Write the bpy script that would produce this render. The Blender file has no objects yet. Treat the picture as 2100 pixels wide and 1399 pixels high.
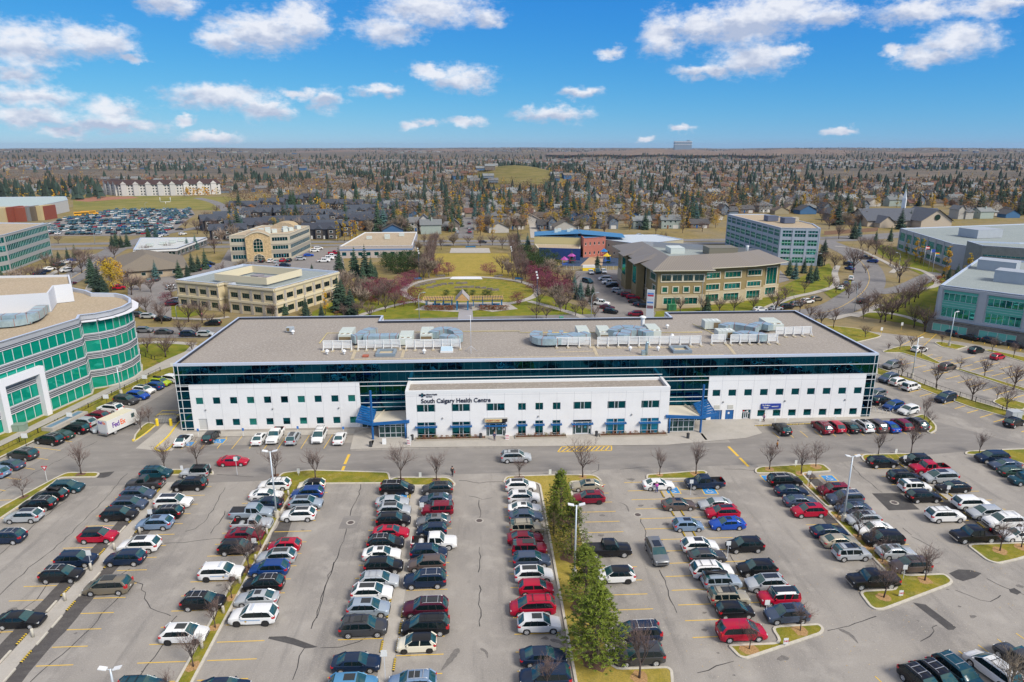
import bpy, bmesh, math, random
import numpy as np
from mathutils import Vector, Matrix
R_=math.radians
C=bpy.context.scene.collection
SC=bpy.context.scene
# ------------------------------------------------ camera
HC,FPX,CXP,CYP=50.0,1400.0,1050.0,699.5
YAW,PITCH=R_(2.945),R_(15.93)
cd=bpy.data.cameras.new('camera'); cam=bpy.data.objects.new('camera',cd); C.objects.link(cam)
cd.lens=24.0; cd.sensor_width=36.0; cd.clip_start=1.0; cd.clip_end=60000
cam.location=(0,0,HC); cam.rotation_euler=(math.pi/2-PITCH,0,-YAW)
SC.camera=cam
# ------------------------------------------------ exposure
SC.view_settings.view_transform='Standard'; SC.view_settings.look='None'
SC.view_settings.exposure=EXPOSURE if 'EXPOSURE' in globals() else 0.7
SC.view_settings.gamma=1.0; SC.view_settings.use_curve_mapping=False
SC.cycles.max_bounces=5; SC.cycles.diffuse_bounces=2; SC.cycles.glossy_bounces=3
SC.cycles.transmission_bounces=2; SC.cycles.transparent_max_bounces=4; SC.cycles.volume_bounces=0
SC.cycles.caustics_reflective=False; SC.cycles.caustics_refractive=False
# ------------------------------------------------ sun (veiled by thin cloud: soft shadows)
SUN_EL,SUN_AZ=R_(42),R_(132)     # azimuth measured from +Y towards +X
sl=bpy.data.lights.new('sun','SUN'); sl.energy=SUN_E if 'SUN_E' in globals() else 2.45; sl.angle=R_(22); sl.color=(1.0,0.93,0.83)
so=bpy.data.objects.new('sun',sl); C.objects.link(so)
sd=Vector((math.sin(SUN_AZ)*math.cos(SUN_EL),math.cos(SUN_AZ)*math.cos(SUN_EL),math.sin(SUN_EL)))
so.rotation_euler=sd.to_track_quat('Z','Y').to_euler(); so.location=(60,-60,120)
# ------------------------------------------------ world: Nishita sky with procedural cumulus
w=bpy.data.worlds.new('World'); SC.world=w; w.use_nodes=True
nt=w.node_tree; nt.nodes.clear(); N=nt.nodes; L=nt.links
def wn(t,**k):
    n=N.new(t)
    for a,b in k.items(): setattr(n,a,b)
    return n
def wm(op,a,b=None,c=None,clamp=False):
    n=N.new('ShaderNodeMath'); n.operation=op; n.use_clamp=clamp
    for i,x in enumerate((a,b,c)):
        if x is None: continue
        if isinstance(x,(int,float)): n.inputs[i].default_value=x
        else: L.new(x,n.inputs[i])
    return n.outputs[0]
def wv(op,a,b=None,c=None):
    n=N.new('ShaderNodeVectorMath'); n.operation=op
    for i,x in enumerate((a,b,c)):
        if x is None: continue
        if isinstance(x,(tuple,list)): n.inputs[i].default_value=x
        else: L.new(x,n.inputs[i])
    return n.outputs['Value'] if op in('LENGTH','DOT_PRODUCT') else n.outputs[0]
out=wn('ShaderNodeOutputWorld'); bg=wn('ShaderNodeBackground')
sky=wn('ShaderNodeTexSky',sky_type='NISHITA',sun_disc=False,sun_elevation=SUN_EL,sun_rotation=SUN_AZ,altitude=1100,air_density=1.0,dust_density=0.0,ozone_density=3.0)
tc=wn('ShaderNodeTexCoord')
sep=wn('ShaderNodeSeparateXYZ'); L.new(tc.outputs['Generated'],sep.inputs[0])
az=wm('ARCTAN2',sep.outputs[0],sep.outputs[1]); el=wm('ARCSINE',sep.outputs[2])
comb=wn('ShaderNodeCombineXYZ'); L.new(az,comb.inputs[0]); L.new(el,comb.inputs[1])
P0=comb.outputs[0]
nz=wn('ShaderNodeTexNoise'); nz.noise_dimensions='2D'; nz.inputs['Scale'].default_value=26; nz.inputs['Detail'].default_value=5; nz.inputs['Roughness'].default_value=0.6
sc1=wv('MULTIPLY',P0,(1.0,1.8,1)); L.new(sc1,nz.inputs['Vector'])
dis=wv('MULTIPLY_ADD',wv('SUBTRACT',nz.outputs['Color'],(0.5,0.5,0.5)),(0.05,0.026,0),P0)
def px2ae(px,py):
    f=Vector((math.sin(YAW)*math.cos(PITCH),math.cos(YAW)*math.cos(PITCH),-math.sin(PITCH)))
    r=Vector((math.cos(YAW),-math.sin(YAW),0)); u=r.cross(f)
    d=(f+r*(px-CXP)/FPX-u*(py-CYP)/FPX).normalized()
    return math.atan2(d.x,d.y),math.asin(d.z)
CL=[(50,95,75,42),(190,82,75,30),(35,150,52,22),(60,198,82,22),(50,238,80,18),(228,232,55,28),(232,258,100,14),(345,5,48,22),(450,22,22,22),
(540,66,105,40),(625,45,58,44),(455,85,48,24),(880,18,120,38),(795,62,72,28),(1000,38,42,16),(455,200,108,26),(548,228,54,22),(605,192,34,13),
(668,205,40,24),(780,186,52,14),(945,162,75,28),(878,147,42,13),(385,247,28,11),(432,282,56,10),(840,257,28,12),(885,253,26,10),(950,250,40,13),
(1135,234,86,18),(1190,190,42,15),(1250,108,30,13),(1305,116,20,10),(1362,72,52,44),(1440,52,62,34),(1530,50,105,44),(1600,22,110,40),(1700,34,58,18),
(1455,146,66,16),(1545,122,82,34),(1612,106,34,14),(1895,116,55,20),(1968,82,66,34),(1880,22,80,24),(2040,10,55,20),(1320,286,26,9),(1398,266,28,9),
(1725,267,34,9),(1560,218,18,6),(1830,104,26,11),(1980,163,16,9),(1850,290,30,8),(1610,297,40,7),(700,262,30,7),(130,270,45,10),(275,118,30,10),(1100,180,14,7),(1440,268,20,7),(540,215,40,10),(480,242,24,8),(560,267,40,6),(650,240,30,7),(1240,290,26,6),(1530,290,30,5),(1660,262,22,5),(1900,284,40,6),(2010,294,40,5),(1850,250,16,5),(940,296,40,5),(760,296,30,5),(300,285,60,7),(90,290,60,7)]
CL=[c for c in CL if c[2]>=24 and c[3]>=9 or c[1]<200 and c[2]>=24]
acc=None; low=None
for (x,y,a,b) in CL:
    A,E_=px2ae(x,y); sx,sy=FPX/(a*1.06),FPX/(b*1.06)
    q=wv('MULTIPLY_ADD',dis,(sx,sy,0),(-A*sx,-E_*sy,0)); v=wv('LENGTH',q)
    if a>=40 and b>=14:      # how high inside its cloud a point lies: bases are grey, tops are white
        u=wm('MULTIPLY',wv('DOT_PRODUCT',q,(0,1,0)),wm('SUBTRACT',1.25,v,clamp=True)); low=u if low is None else wm('ADD',low,u)
    acc=v if acc is None else wm('SMOOTH_MIN',acc,v,0.25)
nz2=wn('ShaderNodeTexNoise'); nz2.noise_dimensions='2D'; nz2.inputs['Scale'].default_value=70; nz2.inputs['Detail'].default_value=6; nz2.inputs['Roughness'].default_value=0.65
L.new(sc1,nz2.inputs['Vector'])
dens=wm('SUBTRACT',1.0,wm('ADD',acc,wm('MULTIPLY',wm('SUBTRACT',nz2.outputs['Fac'],0.5),0.8)))
mr=wn('ShaderNodeMapRange',interpolation_type='SMOOTHSTEP'); L.new(dens,mr.inputs['Value']); mr.inputs['From Min'].default_value=-0.10; mr.inputs['From Max'].default_value=0.74
nz3=wn('ShaderNodeTexNoise'); nz3.noise_dimensions='2D'; nz3.inputs['Scale'].default_value=26; nz3.inputs['Detail'].default_value=3
L.new(wv('ADD',sc1,(0.004,0.018,0)),nz3.inputs['Vector'])
sh=wm('ADD',wm('MULTIPLY_ADD',low,1.5,0.62),wm('MULTIPLY',wm('SUBTRACT',nz3.outputs['Fac'],nz.outputs['Fac']),1.9),clamp=True)
cc=wn('ShaderNodeMix',data_type='RGBA'); L.new(sh,cc.inputs['Factor']); cc.inputs['A'].default_value=(3.0,3.4,4.4,1); cc.inputs['B'].default_value=(5.5,5.6,5.95,1)
# sky tone: the deep blue of the photograph
ss=wn('ShaderNodeSeparateColor'); L.new(sky.outputs[0],ss.inputs[0]); sc_=wn('ShaderNodeCombineColor')
for i,(g_,k_) in enumerate(((1.50,0.074),(0.80,0.600),(0.3,2.64))):
    L.new(wm('MULTIPLY',wm('POWER',ss.outputs[i],g_),k_),sc_.inputs[i])
mx=wn('ShaderNodeMix',data_type='RGBA'); L.new(wm('MULTIPLY',mr.outputs[0],0.92),mx.inputs['Factor']); L.new(sc_.outputs[0],mx.inputs['A']); L.new(cc.outputs['Result'],mx.inputs['B'])
# broken cloud added out of view, overhead and behind, to neutralise the blue ambient
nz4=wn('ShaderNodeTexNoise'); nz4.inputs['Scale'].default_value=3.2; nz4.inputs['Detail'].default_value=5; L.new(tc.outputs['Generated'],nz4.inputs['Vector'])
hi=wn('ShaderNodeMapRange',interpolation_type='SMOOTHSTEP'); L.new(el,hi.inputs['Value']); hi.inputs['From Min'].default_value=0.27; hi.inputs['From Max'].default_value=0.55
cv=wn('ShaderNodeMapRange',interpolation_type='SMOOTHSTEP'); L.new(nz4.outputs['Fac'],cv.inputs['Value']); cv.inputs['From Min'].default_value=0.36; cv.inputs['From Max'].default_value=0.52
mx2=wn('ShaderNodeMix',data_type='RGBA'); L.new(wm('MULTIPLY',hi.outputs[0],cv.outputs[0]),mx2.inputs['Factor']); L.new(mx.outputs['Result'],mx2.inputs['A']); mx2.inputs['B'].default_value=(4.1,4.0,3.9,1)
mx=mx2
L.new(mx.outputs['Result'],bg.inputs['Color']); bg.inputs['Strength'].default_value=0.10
L.new(bg.outputs[0],out.inputs[0])
w.cycles.sampling_method='MANUAL'; w.cycles.sample_map_resolution=256
# ------------------------------------------------ pixel -> point on a horizontal plane (measuring the photo)
_f=Vector((math.sin(YAW)*math.cos(PITCH),math.cos(YAW)*math.cos(PITCH),-math.sin(PITCH)))
_r=Vector((math.cos(YAW),-math.sin(YAW),0)); _u=_r.cross(_f)
def G(px,py,z=0.0):
    d=_f+_r*((px-CXP)/FPX)-_u*((py-CYP)/FPX); t=(z-HC)/d.z
    return Vector((d.x*t,d.y*t,z))
def PJ(p):
    v=Vector(p)-Vector((0,0,HC)); q=v.dot(_f)
    return CXP+FPX*v.dot(_r)/q, CYP-FPX*v.dot(_u)/q
def hat(bx,by,ty):      # height of a thing whose foot is at (bx,by) and top at row ty
    g=G(bx,by); lo,hi=0.0,80.0
    for _ in range(40):
        m=(lo+hi)/2
        if PJ((g.x,g.y,m))[1]>ty: lo=m
        else: hi=m
    return lo
# ------------------------------------------------ materials
MATS={}
def mat(name,col,rough=0.7,metal=0.0,var=0.0,scale=3.0,col2=None,bump=0.0,coat=0.0,spec=0.5,emit=None,detail=4,objvar=0.0,coords='Object',tint=None):
    if name in MATS: return MATS[name]
    m=bpy.data.materials.new(name); m.use_nodes=True; t=m.node_tree; b=t.nodes['Principled BSDF']
    b.inputs['Base Color'].default_value=(*col,1); b.inputs['Roughness'].default_value=rough; b.inputs['Metallic'].default_value=metal
    b.inputs['Specular IOR Level'].default_value=spec
    if coat: b.inputs['Coat Weight'].default_value=coat; b.inputs['Coat Roughness'].default_value=0.06
    if tint: b.inputs['Specular Tint'].default_value=(*tint,1)
    if emit: b.inputs['Emission Color'].default_value=(*col,1); b.inputs['Emission Strength'].default_value=emit
    if var or col2 or bump or objvar:
        g=t.nodes.new('ShaderNodeNewGeometry'); 
        n=t.nodes.new('ShaderNodeTexNoise'); n.inputs['Scale'].default_value=scale; n.inputs['Detail'].default_value=detail; n.inputs['Roughness'].default_value=0.65
        t.links.new(g.outputs['Position'],n.inputs['Vector'])
        mp=t.nodes.new('ShaderNodeMapRange'); mp.inputs['From Min'].default_value=0.3; mp.inputs['From Max'].default_value=0.7; t.links.new(n.outputs['Fac'],mp.inputs['Value'])
        c2=col2 or tuple(max(0,c*(1-var)) for c in col); c1=col if col2 else tuple(min(1,c*(1+var)) for c in col)
        x=t.nodes.new('ShaderNodeMix'); x.data_type='RGBA'; x.inputs['A'].default_value=(*c1,1); x.inputs['B'].default_value=(*c2,1); t.links.new(mp.outputs[0],x.inputs['Factor'])
        last=x.outputs['Result']
        if objvar:
            oi=t.nodes.new('ShaderNodeObjectInfo'); h=t.nodes.new('ShaderNodeHueSaturation')
            a=t.nodes.new('ShaderNodeMath'); a.operation='MULTIPLY_ADD'; a.inputs[1].default_value=objvar*2; a.inputs[2].default_value=1-objvar; t.links.new(oi.outputs['Random'],a.inputs[0]); t.links.new(a.outputs[0],h.inputs['Value'])
            a2=t.nodes.new('ShaderNodeMath'); a2.operation='MULTIPLY_ADD'; a2.inputs[1].default_value=-objvar*0.12; a2.inputs[2].default_value=0.5+objvar*0.06; t.links.new(oi.outputs['Random'],a2.inputs[0]); t.links.new(a2.outputs[0],h.inputs['Hue'])
            t.links.new(last,h.inputs['Color']); last=h.outputs[0]
        t.links.new(last,b.inputs['Base Color'])
        if bump:
            bp=t.nodes.new('ShaderNodeBump'); bp.inputs['Strength'].default_value=bump; bp.inputs['Distance'].default_value=0.3; t.links.new(n.outputs['Fac'],bp.inputs['Height']); t.links.new(bp.outputs[0],b.inputs['Normal'])
    MATS[name]=m; return m
def ground_mat(name,cols,scales,weights=None,rough=0.95,stops=None):
    """several noises laid over one another: cols[0] base, each further colour mixed in by its own noise"""
    m=bpy.data.materials.new(name); m.use_nodes=True; t=m.node_tree; b=t.nodes['Principled BSDF']; b.inputs['Roughness'].default_value=rough; b.inputs['Specular IOR Level'].default_value=0.2
    g=t.nodes.new('ShaderNodeNewGeometry'); last=None
    for i,c in enumerate(cols[1:]):
        n=t.nodes.new('ShaderNodeTexNoise'); s=scales[i]
        mpn=t.nodes.new('ShaderNodeMapping'); t.links.new(g.outputs['Position'],mpn.inputs['Vector'])
        sv=s if isinstance(s,tuple) else (s,s,s); mpn.inputs['Scale'].default_value=sv; mpn.inputs['Location'].default_value=(i*17.3,i*5.1,0)
        t.links.new(mpn.outputs[0],n.inputs['Vector']); n.inputs['Scale'].default_value=1; n.inputs['Detail'].default_value=5; n.inputs['Roughness'].default_value=0.6
        lo,hi=(stops[i] if stops else (0.42,0.62))
        mp=t.nodes.new('ShaderNodeMapRange'); mp.inputs['From Min'].default_value=lo; mp.inputs['From Max'].default_value=hi; t.links.new(n.outputs['Fac'],mp.inputs['Value'])
        wgt=(weights or [1]*9)[i]; mp.inputs['To Max'].default_value=wgt
        x=t.nodes.new('ShaderNodeMix'); x.data_type='RGBA'; x.inputs['B'].default_value=(*c,1)
        if last is None: x.inputs['A'].default_value=(*cols[0],1)
        else: t.links.new(last,x.inputs['A'])
        t.links.new(mp.outputs[0],x.inputs['Factor']); last=x.outputs['Result']
    t.links.new(last,b.inputs['Base Color']); MATS[name]=m; return m
# ------------------------------------------------ mesh building
class MB:
    def __init__(s): s.v=[];s.f=[];s.m=[];s.mats=[];s.sm=[]
    def mi(s,m):
        if m not in s.mats: s.mats.append(m)
        return s.mats.index(m)
    def add(s,vs,fs,m,smooth=False):
        o=len(s.v); s.v+=[tuple(p) for p in vs]; k=s.mi(m)
        for f in fs: s.f.append(tuple(i+o for i in f)); s.m.append(k); s.sm.append(smooth)
        return s
    def box(s,x0,x1,y0,y1,z0,z1,m,M=None,skip=()):
        vs=[Vector(p) for p in((x0,y0,z0),(x1,y0,z0),(x1,y1,z0),(x0,y1,z0),(x0,y0,z1),(x1,y0,z1),(x1,y1,z1),(x0,y1,z1))]
        if M: vs=[M@p for p in vs]
        fs=[(3,2,1,0),(4,5,6,7),(0,1,5,4),(1,2,6,5),(2,3,7,6),(3,0,4,7)]
        return s.add(vs,[f for i,f in enumerate(fs) if i not in skip],m)
    def quad(s,a,b,c,d,m): return s.add([a,b,c,d],[(0,1,2,3)],m)
    def poly(s,pts,m): return s.add(pts,[tuple(range(len(pts)))],m)
    def prism(s,pts,z0,z1,m,mside=None,bottom=False):
        if area(pts)<0: pts=pts[::-1]
        n=len(pts); vs=[(p[0],p[1],z0) for p in pts]+[(p[0],p[1],z1) for p in pts]
        s.add(vs,[(i,(i+1)%n,n+(i+1)%n,n+i) for i in range(n)],mside or m)
        s.add([(p[0],p[1],z1) for p in pts],[tuple(range(n))],m)
        return s
    def tube(s,pts,rs,m,n=6,caps=True,smooth=True):
        pts=[Vector(p) for p in pts]; rings=[]; vs=[];fs=[]
        for i,p in enumerate(pts):
            d=(pts[min(i+1,len(pts)-1)]-pts[max(i-1,0)]).normalized()
            a=d.orthogonal().normalized() if abs(d.z)>0.9 or abs(d.z)<1e-6 else d.cross(Vector((0,0,1))).normalized()
            if abs(d.z)>0.9: a=(Vector((1,0,0))-d*d.x).normalized()
            b=d.cross(a); r=rs[i] if isinstance(rs,(list,tuple)) else rs
            for k in range(n):
                t=2*math.pi*k/n; vs.append(p+a*(r*math.cos(t))+b*(r*math.sin(t)))
        for i in range(len(pts)-1):
            for k in range(n): fs.append((i*n+k,i*n+(k+1)%n,(i+1)*n+(k+1)%n,(i+1)*n+k))
        if caps: fs.append(tuple(range(n))[::-1]); fs.append(tuple((len(pts)-1)*n+k for k in range(n)))
        return s.add(vs,fs,m,smooth)
    def build(s,name,parent=None,loc=None,rz=0,override=None):
        me=bpy.data.meshes.new(name); me.from_pydata(s.v,[],s.f)
        for m in s.mats: me.materials.append(m)
        me.polygons.foreach_set('material_index',s.m); me.polygons.foreach_set('use_smooth',s.sm); me.update()
        o=bpy.data.objects.new(name,me); C.objects.link(o)
        if parent: o.parent=parent
        if loc is not None: o.location=loc
        if rz: o.rotation_euler.z=rz
        return o
def area(p): return 0.5*sum(p[i][0]*p[(i+1)%len(p)][1]-p[(i+1)%len(p)][0]*p[i][1] for i in range(len(p)))
def tag(o,label=None,cat=None,group=None,kind=None):
    if label: o['label']=label
    if cat: o['category']=cat
    if group: o['group']=group
    if kind: o['kind']=kind
    return o
def thing(name,label,cat,loc=(0,0,0),rz=0,group=None):
    o=bpy.data.objects.new(name,None); C.objects.link(o); o.location=loc; o.rotation_euler=(0,0,rz); o.empty_display_size=0.1
    return tag(o,label,cat,group)
def dup(root,loc,rz=0,scale=None,label=None,group=None,cat=None,mats=None):
    r=root.copy(); C.objects.link(r); r.location=loc; r.rotation_euler=(0,0,rz)
    if scale is not None: r.scale=scale if isinstance(scale,(tuple,list)) else (scale,)*3
    if label: r['label']=label
    if group: r['group']=group
    if cat: r['category']=cat
    for ch in (KIDS[root.name] if root.name in KIDS else list(root.children)):
        c=ch.copy(); C.objects.link(c); c.parent=r
        for g in (KIDS[ch.name] if ch.name in KIDS else list(ch.children)):
            d=g.copy(); C.objects.link(d); d.parent=c
    return r
KIDS={}
def freeze(root):      # remember a prototype's parts so that copying does not search the whole scene
    KIDS[root.name]=list(root.children)
    for c in root.children: KIDS[c.name]=list(c.children)
    return root
class RNG(random.Random): pass
rnd=RNG(7)
def inside(x,y,P):
    c=False; n=len(P)
    for i in range(n):
        x1,y1=P[i][0],P[i][1]; x2,y2=P[(i+1)%n][0],P[(i+1)%n][1]
        if (y1>y)!=(y2>y) and x<(x2-x1)*(y-y1)/(y2-y1)+x1: c=not c
    return c
def GP(pts,z=0.0): return [G(a,b) for a,b in pts]
# ================================================================ GROUND
A_=ground_mat('asphalt_lot',[(0.335,0.31,0.275),(0.225,0.21,0.192),(0.42,0.39,0.345),(0.13,0.125,0.12),(0.21,0.20,0.185),(0.46,0.43,0.39),(0.12,0.115,0.11)],[(0.10,0.045,1),(0.30,0.30,1),(0.55,0.05,1),(1.1,0.5,1),(7,7,1),(12,12,1)],[0.9,0.75,0.45,0.65,0.7,0.6],stops=[(0.44,0.66),(0.5,0.72),(0.56,0.72),(0.60,0.76),(0.52,0.75),(0.56,0.74)])
A2=ground_mat('asphalt_lane',[(0.27,0.252,0.23),(0.20,0.188,0.175),(0.33,0.31,0.28),(0.15,0.14,0.13)],[(0.05,0.22,1),(0.3,0.6,1),(6,6,1)],[0.8,0.5,0.4],stops=[(0.42,0.64),(0.5,0.7),(0.55,0.8)])
PATCH=ground_mat('asphalt_patch',[(0.085,0.08,0.078),(0.12,0.115,0.11),(0.06,0.06,0.06)],[(1,1,1),(8,8,1)],[0.7,0.6])
PATCHD=ground_mat('asphalt_strip',[(0.10,0.092,0.088),(0.14,0.13,0.12),(0.07,0.066,0.064)],[(0.6,1.4,1),(7,7,1)],[0.8,0.6])
CONC=ground_mat('concrete_walk',[(0.44,0.41,0.36),(0.37,0.345,0.30),(0.50,0.47,0.42)],[(0.5,0.5,1),(5,5,1)],[0.7,0.5])
CURB=ground_mat('kerb_concrete',[(0.60,0.56,0.47),(0.50,0.46,0.38)],[(2,2,1)],[0.8])
GR=ground_mat('grass_island',[(0.25,0.215,0.018),(0.13,0.16,0.012),(0.36,0.28,0.09),(0.085,0.105,0.02),(0.42,0.34,0.15)],[(0.35,0.35,1),(0.8,0.8,1),(3,3,1),(14,14,3)],[0.85,0.6,0.5,0.6],rough=1,stops=[(0.44,0.6),(0.52,0.66),(0.5,0.7),(0.5,0.75)])
GRD=ground_mat('grass_dry',[(0.40,0.29,0.055),(0.29,0.24,0.035),(0.48,0.36,0.10),(0.19,0.18,0.045)],[(0.2,0.2,1),(1,1,1),(6,6,2)],[0.8,0.5,0.6],rough=1)
GRG=ground_mat('grass_green',[(0.19,0.21,0.018),(0.11,0.16,0.012),(0.34,0.27,0.04),(0.07,0.10,0.015)],[(0.12,0.12,1),(0.3,0.3,1),(7,7,2)],[0.8,0.6,0.5],rough=1)
YEL=mat('road_paint_yellow',(0.78,0.50,0.06),0.7,var=0.15,scale=4)
WHT=mat('marking_white',(0.75,0.75,0.72),0.6)
BLU=mat('marking_blue',(0.05,0.28,0.62),0.6)
BLK=mat('rubber_black',(0.02,0.02,0.02),0.6)
SEAL=mat('crack_sealant',(0.045,0.043,0.042),0.8)
MULCH=mat('bark_mulch',(0.16,0.09,0.055),0.95,var=0.5,scale=8)
LITTER=mat('fallen_leaves',(0.40,0.24,0.10),0.9,var=0.5,scale=7)
def smooth(pts,n=6,closed=False):
    pts=[Vector(p) for p in pts]; o=[]
    m=len(pts)
    for i in range(m if closed else m-1):
        p0=pts[(i-1)%m] if closed or i>0 else pts[i]; p1=pts[i]; p2=pts[(i+1)%m]; p3=pts[(i+2)%m] if closed or i+2<m else p2
        for k in range(n):
            t=k/n; o.append(0.5*((2*p1)+(p2-p0)*t+(2*p0-5*p1+4*p2-p3)*t*t+(3*p1-p0-3*p2+p3)*t**3))
    if not closed: o.append(pts[-1])
    return o
def chamfer(pts,r=1.0,n=3):      # rounds each corner of a closed outline
    o=[];m=len(pts)
    for i in range(m):
        p=Vector(pts[i][:2]); a=Vector(pts[i-1][:2])-p; b=Vector(pts[(i+1)%m][:2])-p
        rr=min(r,a.length*0.45,b.length*0.45); A=p+a.normalized()*rr; B=p+b.normalized()*rr
        for k in range(n+1):
            t=k/n; o.append(A*(1-t)**2+p*2*t*(1-t)+B*t*t)
    return o
def inset(pts,d):
    if area(pts)<0: pts=pts[::-1]
    m=len(pts); o=[]
    for i in range(m):
        a=Vector(pts[i-1][:2]);p=Vector(pts[i][:2]);b=Vector(pts[(i+1)%m][:2])
        n1=Vector((-(p-a).y,(p-a).x)).normalized(); n2=Vector((-(b-p).y,(b-p).x)).normalized()
        nn=(n1+n2); nn=nn.normalized() if nn.length>1e-6 else n1
        k=1/max(0.5,nn.dot(n1)); o.append(p+nn*(d*k))
    return o
def tri_poly(mb,pts,z,m):        # any simple outline, triangulated
    from mathutils.geometry import tessellate_polygon
    vs=[Vector((p[0],p[1],z)) for p in pts]
    if area(pts)<0: vs=vs[::-1]
    fs=tessellate_polygon([vs]); out_=[]
    for f in fs:
        a,b,c=(vs[i] for i in f)
        out_.append(tuple(f) if (b-a).cross(c-a).z>0 else tuple(f[::-1]))
    mb.add(vs,out_,m)
ZL=[0]
def sheet(name,pts,m,z=0.004,px=True,kind='structure',side=None):
    ZL[0]+=1; z+=.0006*(ZL[0]%40)
    P=[G(a,b) for a,b in pts] if px else pts
    mb=MB()
    if area(P)<0: P=P[::-1]
    tri_poly(mb,P,z,m); mb.v=[(x,y,z) for x,y,_ in mb.v]
    if side:
        n=len(P); mb.add([(p[0],p[1],side) for p in P]+[(p[0],p[1],z) for p in P],[(i,(i+1)%n,n+(i+1)%n,n+i) for i in range(n)],m)
    o=mb.build(name); return tag(o,kind=kind)
def ribbon(mb,pts,w,z,m,close=False):
    pts=[Vector(p[:2]) for p in pts]; vs=[];fs=[]
    for i,p in enumerate(pts):
        d=(pts[min(i+1,len(pts)-1)]-pts[max(i-1,0)]).normalized(); nrm=Vector((-d.y,d.x))
        ww=w[i] if isinstance(w,list) else w
        vs+=[(p.x+nrm.x*ww/2,p.y+nrm.y*ww/2,z),(p.x-nrm.x*ww/2,p.y-nrm.y*ww/2,z)]
    fs=[(2*i+1,2*i+3,2*i+2,2*i) for i in range(len(pts)-1)]
    mb.add(vs,fs,m)
def path(name,px,w,m,z,n=6,kind='structure'):
    ZL[0]+=1; z+=.0007*(ZL[0]%40)
    mb=MB(); ribbon(mb,smooth([G(a,b) for a,b in px],n),w,z,m); return tag(mb.build(name),kind=kind)
# base ground: one sheet out to the horizon is built as terrain further down; here the near fields
sheet('asphalt_lot',[(-120,14),(150,14),(150,100),(190,100),(190,122),(150,142),(128,168),(100,186),(76,180),(74,118.6),(-54,118.6),(-54,166),(-66.2,166),(-69.7,151),(-79.7,108),(-84,90),(-120,88)],A_,0.0,px=False)
# service lane between the rows and the building
sheet('service_lane',[(-71.4,97.3),(-48,97.6),(60,99.8),(95,104),(84,118),(84,128),(73.6,140),(73.6,118),(74,112),(44,112.2),(44,108.2),(-22,108.2),(-22,111.5),(-54.5,111.6),(-54.5,165),(-62,165),(-64,150),(-70,118),(-75,97.3)],A2,0.004,px=False)
# ---- kerbed islands: kerb ring with grass inside
KW=0.28
islands=MB()
def island(pts,r=1.6,px=True,gm=None,name='kerbed_island'):
    P=[G(a,b) for a,b in pts] if px else [Vector((a,b,0)) for a,b in pts]
    if area(P)<0: P=P[::-1]
    P=chamfer(P,r); I=inset(P,KW)
    o=MB(); n=len(P)
    vs=[(p.x,p.y,0) for p in P]+[(p.x,p.y,0.14) for p in P]+[(p.x,p.y,0.14) for p in I]+[(p.x,p.y,0.05) for p in I]
    o.add(vs,[(i,(i+1)%n,n+(i+1)%n,n+i) for i in range(n)]+[(n+i,n+(i+1)%n,2*n+(i+1)%n,2*n+i) for i in range(n)]+[(2*n+i,2*n+(i+1)%n,3*n+(i+1)%n,3*n+i) for i in range(n)],CURB)
    o=o.build('kerb'); tag(o,kind='structure')
    g=MB(); tri_poly(g,I,0.12,gm or GR); tag(g.build('grass_island'),kind='structure')
    return P
Y0=30.0   # nearest end of things that run out of the bottom of the picture
island([(109,983),(137,969.5),(198,969.5),(206,972),(198,980),(122,981),(113,990),(0,1066),(-70,1113),(-90,1102),(0,1041)],0.8)
island([(334,970),(340,963.5),(428,963.5),(439,968),(439,974),(337,976)],1.2)
# T-shaped island with the grass median of row D / E
island([(-31.9,97.0),(-31.5,100.4),(-27.5,101.2),(-14.5,99.7),(-13.6,95.9),(-22,96.2),(-24.5,96.3),(-28.15,93),(-28.15,90.2),(-30.0,90.2),(-30.0,95.3)],0.8,px=False)
island([(-29.75,86.9),(-28.1,86.9),(-28.0,30),(-29.75,30)],0.2,px=False)
island([(-29.75,90.1),(-28.2,90.1),(-28.2,88.0),(-29.75,88.0)],0.15,px=False)
island([(792,992),(805,979.6),(922,979.6),(935,993),(933,997),(793,998)],1.4)
pine_is=island([(1030,993),(1037,977.5),(1154,974),(1221,974.6),(1238,989),(1169,989),(1258,1372),(1369,1368),(1380,1376),(1384,1430),(1184,1430),(1105,992)],0.9,gm=GRD)
island([(1325,980),(1326,974),(1441,965.5),(1451,969),(1448,983),(1326,984)],1.0)
island([(1547,964),(1557,958),(1672,951.6),(1689,953),(1707,967.6),(1646,971.8),(1708,1040),(1696,1041),(1622,971.5),(1549,972)],0.7)
island([(1695,1049),(1716,1048),(1853,1181),(1938,1177),(1956,1194),(1948,1201),(1813,1252),(1795,1252),(1783,1245),(1759,1213),(1840,1209),(1825,1183)],0.9)
island([(1579,1286),(1679,1280),(1691,1290),(1686,1301),(1531,1353),(1515,1349),(1494,1327),(1497,1323.5),(1601,1319)],0.9)
island([(1765,937),(1771,932.5),(1874,930.5),(1880,934),(1850,946),(1772,949)],1.0)
island([(1977,933),(1981,926),(2100,921),(2260,922),(2260,1040),(2150,985),(2100,952),(2040,937)],1.0)
island([(1984,1120),(1992,1116.5),(2190,1111),(2190,1118),(2085,1150),(2047,1158),(2024,1151)],0.9)
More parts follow.
